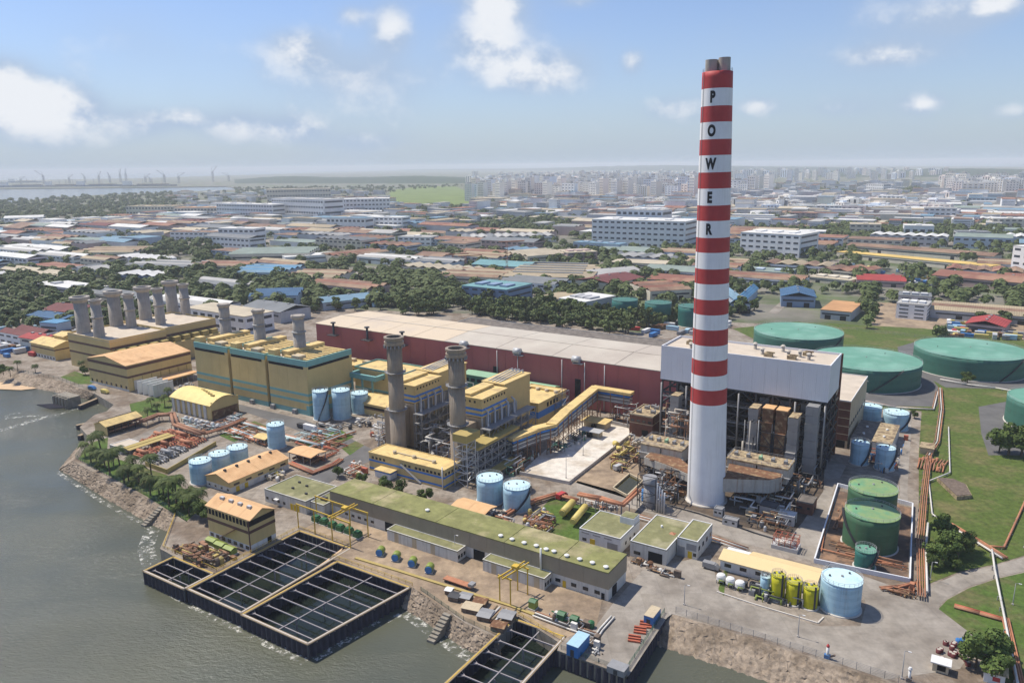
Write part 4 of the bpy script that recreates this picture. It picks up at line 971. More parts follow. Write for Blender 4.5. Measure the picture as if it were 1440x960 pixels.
# cable gallery
GP = [(-160.5, 250.5), (-157.5, 265), (-152.5, 270.5), (-155, 287), (-158, 322.5), (-140, 322.5)]; GZ = [10.5, 10.5, 12, 12.5, 14, 14]
t = thing('pipe_gallery', 'long bent pipe gallery with yellow roof on lattice trestles', 'gallery', GP[0])
gl = [Vector((a - GP[0][0], c - GP[0][1], z)) for (a, c), z in zip(GP, GZ)]
for p, q_ in zip(gl, gl[1:]):
    d = (q_ - p); dh = Vector((d.x, d.y, 0)).normalized(); e = dh * 1.4; nn = Vector((-dh.y, dh.x, 0))
    MB().beam(p - e + Vector((0, 0, .6)), q_ + e + Vector((0, 0, .6)), 4.6, 1.3).build('roof', M['yellow_roof'], t)
    for k, (zo, m_) in enumerate(((-.9, 'blue_stripe'), (-2.4, 'pipe_white'), (-3.2, 'grey_steel'), (-4.1, 'pipe_white'))):
        for s_ in (-1, 1): MB().tube([p + nn * s_ * 1.5 + Vector((0, 0, zo)) - e * .5, q_ + nn * s_ * 1.5 + Vector((0, 0, zo)) + e * .5], .32 if k else .5, 8).build('pipe', M[m_], t)
    for zo in (-1.6, -4.6): MB().beam(p + Vector((0, 0, zo)), q_ + Vector((0, 0, zo)), 4.0, .15).build('deck', M['grey_steel'], t)
    n_ = max(1, int(d.length / 7))
    for k in range(n_ + 1):
        c = p.lerp(q_, (k + .3) / (n_ + .6)); q = MB()
        for s_ in (-1, 1):
            a_ = c + nn * s_ * 2; q.beam((a_.x, a_.y, .02), (a_.x, a_.y, c.z), .28)
            for j in range(3):
                z0, z1 = c.z * j / 3.6, c.z * (j + 1) / 3.6; q.beam((c.x - nn.x * 2 * s_, c.y - nn.y * 2 * s_, z0), (c.x + nn.x * 2 * s_, c.y + nn.y * 2 * s_, z1), .16)
        q.build('trestle', M['pipe_brown'], t)
for (px, w, d, h, rm, lb) in (((850, 607), 12, 8, 3.4, 'yellow_roof', 'yellow roofed shed on the white sand yard'), ((842, 618), 10, 5, 2.8, 'pale_steel', 'grey roofed lean to in front of the yellow shed on sand')):
    u, v = P(*px); b = Bld('sand_yard_shed', lb, 'shed', u - w, u, v, v + d, h); b.part('wall', 'beige_panel', lambda q: q.box(-b.a + .4, b.a - .4, -b.b + 2, b.b - .4, .02, h)); b.part('post', 'grey_steel', lambda q: [q.box(x - .12, x + .12, -b.b + .2, -b.b + .45, .02, h) for x in (-b.a + .5, 0, b.a - .5)])
    b.part('roof', rm, lambda q: q.box(-b.a - .3, b.a + .3, -b.b - .3, b.b + .3, h + .01, h + .25)); b.face('door', 'dark_opening', 'f', 0, .05, 2, 2.2, o=-1.9)
t = thing('sand_yard_wall', 'low pale retaining wall along the edge of the white sand yard', 'wall', P(800, 680))
pl = [W(*P(*p)) for p in ((731, 667), (800, 681), (888, 612), (886, 601), (860, 595))]; o0 = t.location
q = MB(); [q.beam(a_ + Vector((0, 0, .7)), b_ + Vector((0, 0, .7)), .35, 1.4) for a_, b_ in zip(pl, pl[1:])]
q.v = [tuple(Matrix.Rotation(-GA, 3, 'Z') @ (Vector(v) - Vector((o0.x, o0.y, 0)))) for v in q.v]; q.build('wall_body', M['kerb'], t)
# ---- three bay boiler block with teal stripes
b = Bld('three_bay_boiler_block', 'big yellow block of three bays striped teal with a grey stack on each', 'boiler house', -367, -279.6, 252, 283, 26.6)
w3 = 2 * b.a / 3
for k in range(3):
    x0, x1 = -b.a + w3 * k + (1.1 if k else 0), -b.a + w3 * (k + 1) - (1.1 if k < 2 else 0); dz = -.8 * k
    wl = b.part('bay_wall', 'tan', lambda q: q.box(x0, x1, -b.b, b.b, 2.6, 26.6 + dz * 0))
    for j in range(4):
        ww = (x1 - x0) / 4; b.part('wall_panel', 'tan', lambda q: q.box(x0 + ww * j + .06, x0 + ww * (j + 1) - .06, -b.b - .06, -b.b + .01, 2.7, 23.4), wl)
    b.part('base_band', 'teal', lambda q: q.box(x0, x1, -b.b - .03, b.b, .02, 2.55))
    for z in (6.2, 9.9): b.part('teal_stripe', 'teal', lambda q: (q.box(x0, x1, -b.b - .1, -b.b - .05, z, z + 1.3)), wl)
    pr = b.part('parapet', 'teal', lambda q: (q.box(x0, x1, -b.b - .12, -b.b + .5, 24.9, 27.9), q.box(x0, x0 + .5, -b.b + .5, b.b, 26.62, 27.9), q.box(x1 - .5, x1, -b.b + .5, b.b, 26.62, 27.9)))
    b.part('louvre_row', 'dark_opening', lambda q: q.box(x0 + .6, x1 - 2.5, -b.b - .14, -b.b + .01, 23.5, 24.8), wl)
    b.part('roof', 'pale_roof', lambda q: q.box(x0 + .5, x1 - .5, -b.b + .5, b.b, 26.61, 26.75))
    for j in range(9): b.part('roof_beam', 'yellow_roof', lambda q: q.box(x0 + 9, x1 - 1.5, -b.b + 3 + j * 3, -b.b + 4.4 + j * 3, 26.76, 27.9))
    b.part('stair_house', 'tan', lambda q: q.box(x0 + .2, x0 + 4.6, -b.b + .6, -b.b + 4.6, 26.76, 30.5)); b.part('roof_house', 'yellow_roof', lambda q: (q.box(x0 + 5, x0 + 10, -b.b + 5, b.b - 1, 26.76, 29.6)))
    b.part('roof_hatch', 'beige_panel', lambda q: q.box(x1 - 12, x1 - 6.5, -b.b + 1.5, -b.b + 6, 26.76, 29.2))
    if k < 2: b.part('recess', 'brown_band', lambda q: q.box(x1 + .02, x1 + 2.18, -b.b + 1.5, b.b, .02, 25))
b.part('side_parapet', 'teal', lambda q: q.box(b.a + .005, b.a + .12, -b.b, b.b, 24.9, 27.85)); b.part('side_louvre_row', 'dark_opening', lambda q: q.box(b.a + .005, b.a + .14, -b.b + 1, b.b - 2, 23.5, 24.8))
for z in (6.2, 9.9): b.part('teal_stripe', 'teal', lambda q: q.box(b.a + .005, b.a + .09, -b.b, b.b, z, z + 1.3))
b.part('corner_column', 'teal', lambda q: q.box(b.a - 2, b.a + .15, -b.b - .16, -b.b + 2.4, .02, 5))
for k in range(5): b.part('vent_hood', 'grey_steel', lambda q: q.cbox(-30 + 16 * k, -b.b - 1, .02, 2.4, 1.6, 2.2))
for px, top_, lb in (((310, 473), 427, 'leftmost of three grey stacks on the teal striped block'), ((358, 483), 435, 'middle one of three grey stacks on the teal striped block'), ((414, 496), 443, 'rightmost of three grey stacks on the teal striped block')):
    u, v = P(*px, 27); v += 4; t = thing('roof_stack', lb, 'stack', (u, v), 0, 26.76); h = hgt(W(u, v), top_) - 26.76
    q = MB(); q.cyl(0, 0, 0, h * .55, 3.2, 3.05, n=28); q.build('lower_shaft', M['stack_concrete'], t); MB().cyl(0, 0, h * .55 + .02, h, 2.95, 2.9, n=28).build('upper_shaft', M['stack_concrete'], t)
    MB().lathe(0, 0, [(3.05, h * .52), (3.7, h * .54), (3.7, h * .56), (3.05, h * .57)], 28).build('ring_platform', M['grey_steel'], t); MB().lathe(0, 0, [(2.9, h - 1.8), (3.6, h - 1.2), (3.6, h), (2.5, h), (2.4, h - 1)], 28).build('cap', M['stack_concrete'], t); MB().cyl(0, 0, h - 1, h - .8, 2.45, n=20).build('mouth', M['soot'], t)
# right hand extension with teal gantry
b = Bld('boiler_block_annexe', 'yellow lower annexe with teal gantry right of the striped block', 'building', -283, -250, 288, 306, 16)
b.walls('tan'); b.flat('yellow_roof', .8, 'teal'); b.row('louvre', 'dark_opening', 'f', 6, 12, 3, 1.4); b.ring('teal_stripe', 'teal', 5, 6.2)
b.part('gantry', 'teal', lambda q: [q.box(x - .4, x + .4, -b.b - 7, -b.b - 6.2, .02, 14) for x in (-12, -5, 2)] + [q.box(-14, 5, -b.b - 7.3, -b.b - 5.9, 13, 15.5), q.box(-14, -12.6, -b.b - 6, -b.b, 13, 15.4), q.box(3.4, 5, -b.b - 6, -b.b, 13, 15.3)])
b = Bld('yellow_machine_house', 'low yellow gabled machine house behind the sky blue tanks', 'building', -262, -236, 268, 283, 6)
b.walls('tan'); b.gable('yellow_roof', 2.2, 'x', wm='tan'); b.row('louvre', 'dark_opening', 'f', 1, 3.6, 20, 1.0); b.ring('brown_band', 'brown_band', 3, 3.5)
b = Bld('yellow_link_building', 'long low yellow roofed link building between striped block and maroon hall', 'building', -330, -262, 309, 322, 9)
b.walls('tan'); b.flat('yellow_roof', .4, 'ochre'); b.row('louvre', 'dark_opening', 'f', 14, 6, 3, 1.2)
for k in range(6): b.part('roof_unit', 'beige_panel', lambda q: q.cbox(-28 + 11 * k, 2, 9.26, 4, 3, 1.6))
# ---- far block with eight stacks
b = Bld('eight_stack_powerhouse', 'stepped yellow powerhouse with brown bands carrying eight flared concrete stacks', 'powerhouse', -487, -441, 247, 284, 20)
b.walls('tan'); b.flat('pale_roof', .9, 'tan'); b.ring('brown_band', 'brown_band', 15.2, 16.6); b.ring('lower_brown_band', 'brown_band', 9, 10.2); b.face('door', 'pale_steel', 'f', 10, .05, 6, 5)
for k in range(5): b.part('roof_house', 'ochre', lambda q: q.cbox(b.a + 3.5, -14 + 7 * k, 12, 5, 4.5, 3.4))
b.part('side_step', 'tan', lambda q: q.box(b.a + .01, b.a + 7, -b.b + 2, b.b, .02, 12)); 
b2 = Bld('rear_powerhouse', 'rear half of the yellow powerhouse with its own brown band', 'powerhouse', -492, -445, 285, 324, 20)
b2.walls('tan'); b2.flat('pale_roof', .9, 'tan'); b2.ring('brown_band', 'brown_band', 15.2, 16.6); b2.part('side_step', 'tan', lambda q: q.box(b2.a + .01, b2.a + 7, -b2.b + 2, b2.b, .02, 12))
for k in range(5): b2.part('roof_house', 'ochre', lambda q: q.cbox(b2.a + 3.5, -14 + 7 * k, 12.02, 5, 4.5, 3.2))
SK = [((118, 466), 417, 1), ((140, 472), 421, 0), ((164, 456), 409, 1), ((185, 458), 413, 0), ((205, 447), 403, 1), ((226, 454), 405, 0), ((243, 437), 395, 1), ((261.5, 440), 399, 0)]
ordn = ['leftmost', 'second from left', 'third from left', 'fourth from left', 'fourth from right', 'third from right', 'second from right', 'rightmost']
for (px, top_, big), od in zip(SK, ordn):
    u, v = P(*px, 21); t = thing('concrete_stack', ('thick flared' if big else 'slim ringed') + ' concrete stack, ' + od + ' of the eight', 'stack', (u, v), 0, 20.2, group='eight stacks on the far powerhouse'); h = hgt(W(u, v), top_) - 20.2
    r = 4.1 if big else 3.2
    MB().cyl(0, 0, 0, h * .86, r, r * .92, n=28).build('shaft', M['stack_concrete'], t)
    if big: MB().lathe(0, 0, [(r * .92, h * .84), (r * 1.3, h * .91), (r * 1.42, h * .93), (r * 1.42, h), (r, h), (r * .9, h * .94)], 28).build('flared_cap', M['stack_concrete'], t)
    else:
        MB().lathe(0, 0, [(r * .92, h * .86), (r * .9, h * .93), (r * 1.2, h * .95), (r * 1.2, h), (r * .85, h), (r * .8, h * .95)], 28).build('cap', M['stack_concrete'], t); MB().lathe(0, 0, [(r, h * .5), (r * 1.16, h * .52), (r * 1.16, h * .55), (r, h * .57)], 28).build('ring', M['stack_concrete'], t)
    MB().cyl(0, 0, h * .94, h * .95, r * .86, n=20).build('mouth', M['soot'], t)
b = Bld('yellow_turbine_hall', 'yellow hall with orange gabled roof and brown bands near the shore', 'hall', -437.5, -399, 231, 271, 14.5)
b.walls('tan'); b.gable('orange_roof', 3.4, 'y', .6, panels=6, wm='tan'); b.ring('brown_band', 'brown_band', 12.6, 14.2); b.ring('lower_brown_band', 'brown_band', 7.4, 8.6); b.face('roller_door', 'pale_steel', 'r', -14, .05, 6, 5.5); b.row('window', 'glass_dark', 'f', 8, 1.2, 1.6, 1.6, o=.09); b.part('white_base', 'offwhite_wall', lambda q: q.box(-b.a - .07, b.a + .02, -b.b - .07, -b.b + .01, .02, 1.1))
for k in range(7): b.face('wall_pilaster', 'ochre', 'r', -17 + 5.6 * k, .05, .4, 7.2, o=.2)
b = Bld('low_shed', 'low orange roofed open shed along side of the yellow hall', 'shed', -398, -388, 246, 268, 4.2)
b.part('post', 'grey_steel', lambda q: frame(q, -b.a + .4, b.a - .4, -b.b + .4, b.b - .4, .02, 4, 1, 6, 1, .3, False)); b.part('roof', 'orange_roof', lambda q: q.box(-b.a, b.a, -b.b, b.b, 4.05, 4.4)); b.part('rear_wall', 'ochre', lambda q: q.box(-b.a + .2, -b.a + .3, -b.b + .5, b.b - .5, .02, 4))
b = Bld('transformer_pen', 'white blast walls round green transformers beside the yellow hall', 'transformer', -391, -376, 231, 243, 7)
for x in (-7.4, -2.5, 2.5, 7.1): b.part('blast_wall', 'white', lambda q: q.box(x, x + .4, -6, 6, .02, 7))
for x in (-5, 0, 4.8): b.part('transformer_body', 'mint_roof', lambda q: (q.cbox(x, 0, .02, 3, 4, 4), [q.cyl(x - 1 + k, -1.2, 4, 5.6, .3, n=8) for k in range(3)]))
b = Bld('shore_workshop', 'small yellow workshop with brown band left of the eight stacks', 'workshop', -537, -508, 248, 264, 9)
b.walls('tan'); b.gable('yellow_roof', 2.4, 'x', wm='tan'); b.ring('brown_band', 'brown_band', 6.3, 7.1); b.part('white_base', 'offwhite_wall', lambda q: q.box(-b.a - .08, b.a + .08, -b.b - .08, -b.b, .02, 2.4)); b.row('window', 'glass_dark', 'f', 8, .6, 1.6, 1.3, o=.12); b.part('tower', 'tan', lambda q: q.box(-4, 8, 2, b.b + 6, 9, 13)); b.part('tower_roof', 'yellow_roof', lambda q: q.gable(-4, 8, 2, b.b + 6, 13.02, 1.4, 'x'))
# ---- orange roofed houses
b = Bld('screen_pump_house', 'tall tan pump house with orange gabled roof beside the dark basins', 'pump house', -213, -192.3, 144.5, 155, 10.8)
b.walls('tan', z0=2.2, name='upper_wall'); b.part('white_base', 'white', lambda q: q.box(-b.a + .05, b.a - .05, -b.b + .05, b.b - .05, .02, 2.19)); b.gable('orange_roof_x', 2.4, 'x', .9, panels=4, wm='tan')
b.ring('louvre_band', 'dark_opening', 8.6, 10.5); b.ring('brown_band', 'brown_band', 6.2, 7.2, .09); b.row('louvre_post', 'tan', 'f', 12, 8.6, .35, 1.9, o=.12); b.row('window', 'glass_dark', 'f', 7, .6, 1.6, 1.2, o=.04); b.face('door', 'dark_opening', 'r', 2.5, .05, 1.6, 2.1, o=.02); b.part('corner_column', 'brown_band', lambda q: q.box(b.a - .1, b.a + .2, -b.b - .2, -b.b + .1, .02, 10.7))
b.part('stair', 'rust', lambda q: q.beam((b.a - 6, -b.b - .8, 6.6), (b.a - 16, -b.b - .8, .5), 1, .25))
for k in range(4): b.part('roof_vent', 'pale_steel', lambda q: (q.cbox(-7 + 4.5 * k, -1.3, 12.5, 1.6, 1, 1.1)))
b = Bld('orange_roof_store', 'long low store with orange gabled roof beside the three blue tanks', 'store', -250, -235.5, 170.8, 199, 4.4)
b.walls('offwhite_wall', h=2.3); b.part('upper_wall', 'tan', lambda q: q.box(-b.a + .06, b.a - .06, -b.b + .06, b.b - .06, 2.31, 4.4)); b.gable('orange_roof', 2.2, 'y', .7, panels=2, wm='tan')
b.row('window', 'glass_dark', 'r', 5, 2.7, 2.6, .8, o=.03); b.row('door', 'door_yellow', 'r', 2, .05, 1.6, 2, span=8, off=-9); b.face('roller_door', 'pale_steel', 'r', -2, .05, 3, 2.1); b.row('window', 'glass_dark', 'f', 4, .8, 1, .8); b.row('window', 'glass_dark', 'r', 4, .9, 1, .9, span=10, off=6)
for k in range(5): b.part('roof_vent', 'dark_steel', lambda q: q.cbox(.4, -11 + 5.5 * k, 6.6, .9, .9, .8))
b = Bld('vaulted_intake_house', 'bright yellow vaulted roof house among pipes below the teal striped block', 'pump house', -347, -315.8, 222, 239, 7.4)
b.part('wall', 'tan', lambda q: q.box(-b.a + .6, b.a - .3, -b.b + .6, b.b - .3, .02, 7.4))
for k in range(6):
    x0, x1 = -b.a - .5 + (2 * b.a + 1) * k / 6, -b.a - .5 + (2 * b.a + 1) * (k + 1) / 6 - .05
    q = MB(); n_ = 10
    for j in range(n_):
        y0, y1 = -b.b - .5 + (2 * b.b + 1) * j / n_, -b.b - .5 + (2 * b.b + 1) * (j + 1) / n_
        z = lambda y: 7.4 + 3.2 * (1 - (y / (b.b + .5)) ** 2)
        q._add([(x0, y0, z(y0)), (x1, y0, z(y0)), (x1, y1, z(y1)), (x0, y1, z(y1)), (x0, y0, z(y0) + .25), (x1, y0, z(y0) + .25), (x1, y1, z(y1) + .25), (x0, y1, z(y1) + .25)], [(0, 3, 2, 1), (4, 5, 6, 7), (0, 1, 5, 4), (1, 2, 6, 5), (2, 3, 7, 6), (3, 0, 4, 7)])
    q.build('roof_panel', M['bright_yellow_roof'], b.t)
b.part('end_wall', 'tan', lambda q: (q.box(b.a - .29, b.a - .05, -b.b + .6, b.b - .4, 5, 9), q.box(b.a - .28, b.a - .06, -b.b + 4, b.b - 4, 9, 10.2)))
for k in range(7): b.part('column', 'offwhite_wall', lambda q: q.box(-b.a + .3 + k * 4.2, -b.a + 2.2 + k * 4.2, -b.b + .1, -b.b + .59, .02, 7.3))
b.part('dark_bay', 'rust', lambda q: q.box(b.a - .26, b.a + .1, -b.b + 1, b.b - 1, .02, 4.6))
for k in range(5): b.part('roof_vent', 'ochre', lambda q: q.cbox(-2 + 3.2 * k, 1 - 1.0 * k, 10.3, 2.2, 1, .9))
b = Bld('coast_pipe_shed', 'tan open sided shed full of brown pipes at the water edge', 'shed', -348.5, -338.5, 183, 200.5, 4.4)
b.part('front_wall', 'tan', lambda q: q.box(-b.a, b.a, -b.b, -b.b + .3, .02, 4.4)); b.part('left_wall', 'tan', lambda q: q.box(-b.a, -b.a + .3, -b.b + .3, b.b, .02, 4.4)); b.gable('yellow_roof', 1.8, 'y', .5, panels=2, wm='tan'); b.part('frame', 'dark_steel', lambda q: frame(q, -b.a + .5, b.a - .2, -b.b + .5, b.b - .2, .02, 4.3, 2, 5, 1, .3, False)); b.part('ridge_slot', 'dark_opening', lambda q: q.box(-1.6, -.9, -b.b, b.b, 5.7, 6.35))
for k in range(5): b.part('pipe', 'pipe_brown', lambda q: q.tube([(-3 + 1.6 * k, -b.b + 1, 1 + .5 * (k % 3)), (-3 + 1.6 * k, b.b + 2, 1 + .5 * (k % 3))], .5, 8))
def open_shed(label, F, w, d, h, rm, rise=.8, m='rust', name='open_shed', axis='x'):
    u, v = P(*F); b = Bld(name, label, 'shed', u - w, u, v, v + d, h)
    b.part('post', 'grey_steel', lambda q: frame(q, -b.a + .3, b.a - .3, -b.b + .3, b.b - .3, .02, h - .1, 3, 1, 1, .22, False)); b.gable(rm, rise, axis, .5, panels=2)
    for k in range(4): b.part('pump', m, lambda q: (q.tube([(-b.a + 1.5 + k * (w - 3) / 3, -b.b + 1, 1), (-b.a + 1.5 + k * (w - 3) / 3, b.b - 1, 1)], .55, 8), q.cbox(-b.a + 1.5 + k * (w - 3) / 3, 0, .02, 1.2, 2, .6)))
    return b
open_shed('orange roofed open pump shed in the pipe yard by the road', (437, 656), 13, 9, 3.6, 'orange_roof_x')
open_shed('orange double roofed open shed left of the two pale blue tanks', (680, 738), 13.5, 8, 3.6, 'orange_roof_x')
open_shed('tiny tan roofed shelter beside the single blue tank', (372, 628), 7, 6, 3, 'yellow_roof')
# ---- long moss roofed building and its neighbours
b = Bld('long_workshop', 'very long workshop with mossy green flat roof along the quay', 'workshop', -190.5, -82.2, 178, 190.2, 8.6)
b.part('lower_wall', 'offwhite_wall', lambda q: q.box(-b.a + .15, b.a - .15, -b.b + .15, b.b - .15, .02, 3.6))
seg = [-190.5, -170, -143, -117, -98, -82.2]
for k in range(5):
    x0, x1 = seg[k] + 136.35, seg[k + 1] + 136.35
    b.part('roof_section', 'moss_roof', lambda q: q.box(x0 + .1, x1 - .1, -b.b - .2, b.b + .2, 8.61, 8.95))
    n_ = max(2, int((x1 - x0) / 6.5))
    for j in range(n_): b.part('cladding_panel', 'taupe_clad', lambda q: q.box(x0 + (x1 - x0) * j / n_ + .03, x0 + (x1 - x0) * (j + 1) / n_ - .03, -b.b, -b.b + .3, 3.6, 8.6))
b.part('end_cladding', 'taupe_clad', lambda q: (q.box(b.a - .3, b.a, -b.b + .31, b.b, 3.6, 8.6), q.box(-b.a, -b.a + .3, -b.b + .31, b.b, 3.6, 8.6), q.box(-b.a + .3, b.a - .3, b.b - .3, b.b, 3.6, 8.6)))
for u in (-163, -126.5): b.face('loading_door', 'dark_opening', 'f', u + 136.35, .05, 4.2, 3.4, o=-.1)
for k, u in enumerate((-98.5, -96.4, -93.3, -89.5, -85.8)): b.face('door' if k == 1 else 'window', 'door_yellow' if k == 1 else 'glass_dark', 'f', u + 136.35, .05 if k == 1 else 1.2, 1.1 if k == 1 else 1.7, 2.1 if k == 1 else 1.1, o=-.1)
b.face('end_door', 'dark_opening', 'r', -2, .05, 3, 3.2, o=-.1); b.face('door', 'dark_opening', 'f', -84 + 136.35, .05, 1, 2, o=-.1)
b.row('window', 'glass_dark', 'f', 6, 1.4, 1.4, .9, span=18, off=-42, o=-.1)
for px in ((704, 754), (720, 759), (737, 764), (754, 768), (768, 773), (779, 776), (797, 782), (815, 787), (833, 792), (852, 798), (601, 718)):
    u, v = P(*px, 9); b.part('roof_ventilator', 'white', lambda q: (q.cyl(u + 136.35, v - 184.1, 8.96, 9.5, .5, n=10), q.cyl(u + 136.35, v - 184.1, 9.5, 9.75, .8, .4, n=10)))
b.part('flue_pipe', 'white', lambda q: q.tube([(-104 + 136.35, -b.b - .4, 3), (-104 + 136.35, -b.b - .4, 10.6)], .3, 8))
for (u0, u1, lb) in ((-160.2, -131.5, 'long low mossy roofed annexe on the quay side of workshop, left one'), (-122, -100.5, 'shorter mossy roofed annexe beside the yellow quay crane')):
    a_ = Bld('workshop_annexe', lb, 'annexe', u0, u1, 173.6, 177.9, 3.5); a_.walls('offwhite_wall'); a_.flat('moss_roof_dull', .15, 'offwhite_wall', ov=.1); a_.row('window', 'glass_dark', 'r', 3, 1, .9, 1.2)
    for k in range(3): a_.face('wall_stain_panel', 'beige_panel', 'f', -a_.a + 4 + k * 7.5, .05, 1.8, 3.3, o=.05)
b = Bld('mossy_store', 'low store with mossy roof left of the long workshop', 'store', -219, -197.5, 173, 188.5, 4.6)
b.walls('offwhite_wall'); b.flat('moss_roof_dull', .25, 'offwhite_wall'); b.row('door', 'door_yellow', 'f', 3, .05, 1.3, 2.4, span=5, off=5); b.row('window', 'glass_dark', 'f', 4, 1.2, 1.2, 1, span=12, off=-5); b.part('awning', 'white', lambda q: q.box(-5, -3, -b.b - 1.2, -b.b, 2.6, 2.7))
for (lx, ly) in ((-4, 3), (1, 2), (6, -3), (-2, -2)): b.part('roof_vent', 'dark_steel', lambda q: q.cbox(lx, ly, 4.86, .9, .7, .6))
b = Bld('mossy_lean_to', 'lower mossy roofed lean to between store and long workshop', 'store', -197.2, -190.8, 175, 188, 4); b.walls('offwhite_wall'); b.flat('moss_roof_dull', .2, 'offwhite_wall'); b.part('air_handler', 'dark_steel', lambda q: q.cbox(0, -3, 4.26, 2.4, 1.4, 1.2))
b = Bld('switch_house', 'white switch house with mossy roof, roof turret and yellow door', 'switch house', -105.2, -90.7, 204.3, 219.7, 4.9)
b.walls('white'); b.flat('moss_roof_dull', .2, 'white'); b.part('turret', 'white', lambda q: q.box(2.2, 7.1, 3, 7.6, 5.12, 7.4)); b.part('turret_roof', 'moss_roof_dull', lambda q: q.box(2.4, 6.9, 3.2, 7.4, 7.41, 7.6)); b.face('door', 'door_yellow', 'f', -2.4, .05, 1.8, 2.6); b.face('window', 'glass_dark', 'f', -5.3, 1.4, 1.4, 1); b.face('roller_shutter', 'grey_steel', 'f', 4.6, .05, 3.6, 3); b.row('window', 'glass_dark', 'r', 3, 1.5, 1, 1.1, span=10)
for k in range(3): b.face('wall_vent_band', 'grey_steel', 'f', -5 + 4 * k, 4, 2.6, .4)
b = Bld('workshop_garage', 'cream garage with mossy roof and dark open bay, orange tarp on top', 'garage', -87.6, -75.7, 205, 226.5, 4.9)
b.walls('offwhite_wall'); b.flat('moss_roof_dull', .2, 'white'); b.face('open_bay', 'dark_opening', 'f', 2.4, .05, 4.6, 3.4); b.face('window', 'glass_dark', 'f', -3.6, 1.2, 2.2, 1.1); b.part('tarpaulin', 'pipe_orange', lambda q: q._add([(2.5, 0, 5.12), (4.5, -.3, 5.12), (4.6, 1.6, 5.12), (2.7, 1.7, 5.12), (3.5, .7, 5.7)], [(0, 1, 4), (1, 2, 4), (2, 3, 4), (3, 0, 4)])); b.part('roof_vent', 'white', lambda q: q.cyl(-1, 3, 5.12, 5.9, .35, n=10))
b = Bld('workshop_office', 'cream office with mossy roof and round yellow door by the garage', 'office', -75.4, -68.8, 213.2, 227.6, 5.8)
b.walls('offwhite_wall'); b.flat('moss_roof_dull', .2, 'white'); b.face('door', 'door_yellow', 'f', 1, .05, 1.4, 2.3); b.face('window', 'glass_dark', 'f', 2.5, 1, 1, 1.1); b.face('window_bay', 'grey_steel', 'f', 1.4, 2.8, 3.2, 2.2); b.face('shutter', 'grey_steel', 'f', -1.9, .05, 2.4, 3.4); b.row('window', 'glass_dark', 'r', 4, 2.6, 1.4, 1.4)
b = Bld('chemical_building', 'long white building with cream sloped roof behind the yellow silos', 'building', -61, -33.4, 211.5, 219.5, 3.9)
b.walls('white'); b.part('roof_panel', 'cream_roof', lambda q: q._add([(-14.2, -5, 3.6), (14.1, -5, 3.6), (14.1, 0, 4.9), (-14.2, 0, 4.9), (-14.2, -5, 3.85), (14.1, -5, 3.85), (14.1, 0, 5.15), (-14.2, 0, 5.15)], [(0, 3, 2, 1), (4, 5, 6, 7), (0, 1, 5, 4), (1, 2, 6, 5), (2, 3, 7, 6), (3, 0, 4, 7)]))
b.part('roof_panel', 'cream_roof', lambda q: q._add([(-6.5, .05, 4.9), (14.1, .05, 4.9), (14.1, 5, 3.6), (-6.5, 5, 3.6), (-6.5, .05, 5.15), (14.1, .05, 5.15), (14.1, 5, 3.85), (-6.5, 5, 3.85)], [(0, 3, 2, 1), (4, 5, 6, 7), (0, 1, 5, 4), (1, 2, 6, 5), (2, 3, 7, 6), (3, 0, 4, 7)])); b.row('window', 'glass_dark', 'f', 6, 1.4, 2, 1.1)
b = Bld('pump_annexe', 'flat roofed annexe, half grey half tan, between the sky blue tanks', 'building', -45, -29, 338, 366, 5)
b.walls('offwhite_wall'); b.part('roof_section', 'gravel_roof', lambda q: q.box(-8, -.1, -14, 14, 5.01, 5.3)); b.part('roof_section', 'dirty_top', lambda q: q.box(.1, 8, -14, 14, 5.01, 5.3)); b.row('window', 'glass_dark', 'f', 5, 1.5, 1.4, 1.4)
for k in range(4): b.part('roof_vent', 'white', lambda q: q.cyl(-4 + 8 * (k % 2), -6 + 10 * (k // 2), 5.3, 5.9, .5, n=10))
# ================================================================== TANKS
def top_spot(x0, x1, yr, h):
    p = G((x0 + x1) / 2, yr, h); r = (x1 - x0) / 2 * (p.y * math.cos(PIT) + (CH - h) * math.sin(PIT)) / FPX
    return Vector((p.x, p.y, 0)), r
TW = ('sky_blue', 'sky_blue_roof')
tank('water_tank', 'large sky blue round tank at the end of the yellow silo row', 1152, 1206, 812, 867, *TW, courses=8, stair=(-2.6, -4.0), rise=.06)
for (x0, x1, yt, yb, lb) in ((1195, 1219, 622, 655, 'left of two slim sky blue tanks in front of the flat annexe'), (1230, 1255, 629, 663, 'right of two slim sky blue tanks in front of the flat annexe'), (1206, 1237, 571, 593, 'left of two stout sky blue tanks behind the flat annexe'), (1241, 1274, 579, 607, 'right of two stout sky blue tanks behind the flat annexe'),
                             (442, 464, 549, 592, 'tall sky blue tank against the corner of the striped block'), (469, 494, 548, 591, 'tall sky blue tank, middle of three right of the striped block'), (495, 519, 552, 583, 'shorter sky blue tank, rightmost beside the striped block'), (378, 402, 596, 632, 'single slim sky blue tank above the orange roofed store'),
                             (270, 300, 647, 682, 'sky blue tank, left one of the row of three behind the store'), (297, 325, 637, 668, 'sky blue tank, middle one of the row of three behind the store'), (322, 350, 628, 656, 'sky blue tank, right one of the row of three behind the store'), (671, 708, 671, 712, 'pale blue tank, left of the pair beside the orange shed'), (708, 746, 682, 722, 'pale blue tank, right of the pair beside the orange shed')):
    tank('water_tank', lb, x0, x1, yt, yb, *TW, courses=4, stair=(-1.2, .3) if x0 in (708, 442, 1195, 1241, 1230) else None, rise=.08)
GT = ('tank_green', 'tank_green_roof')
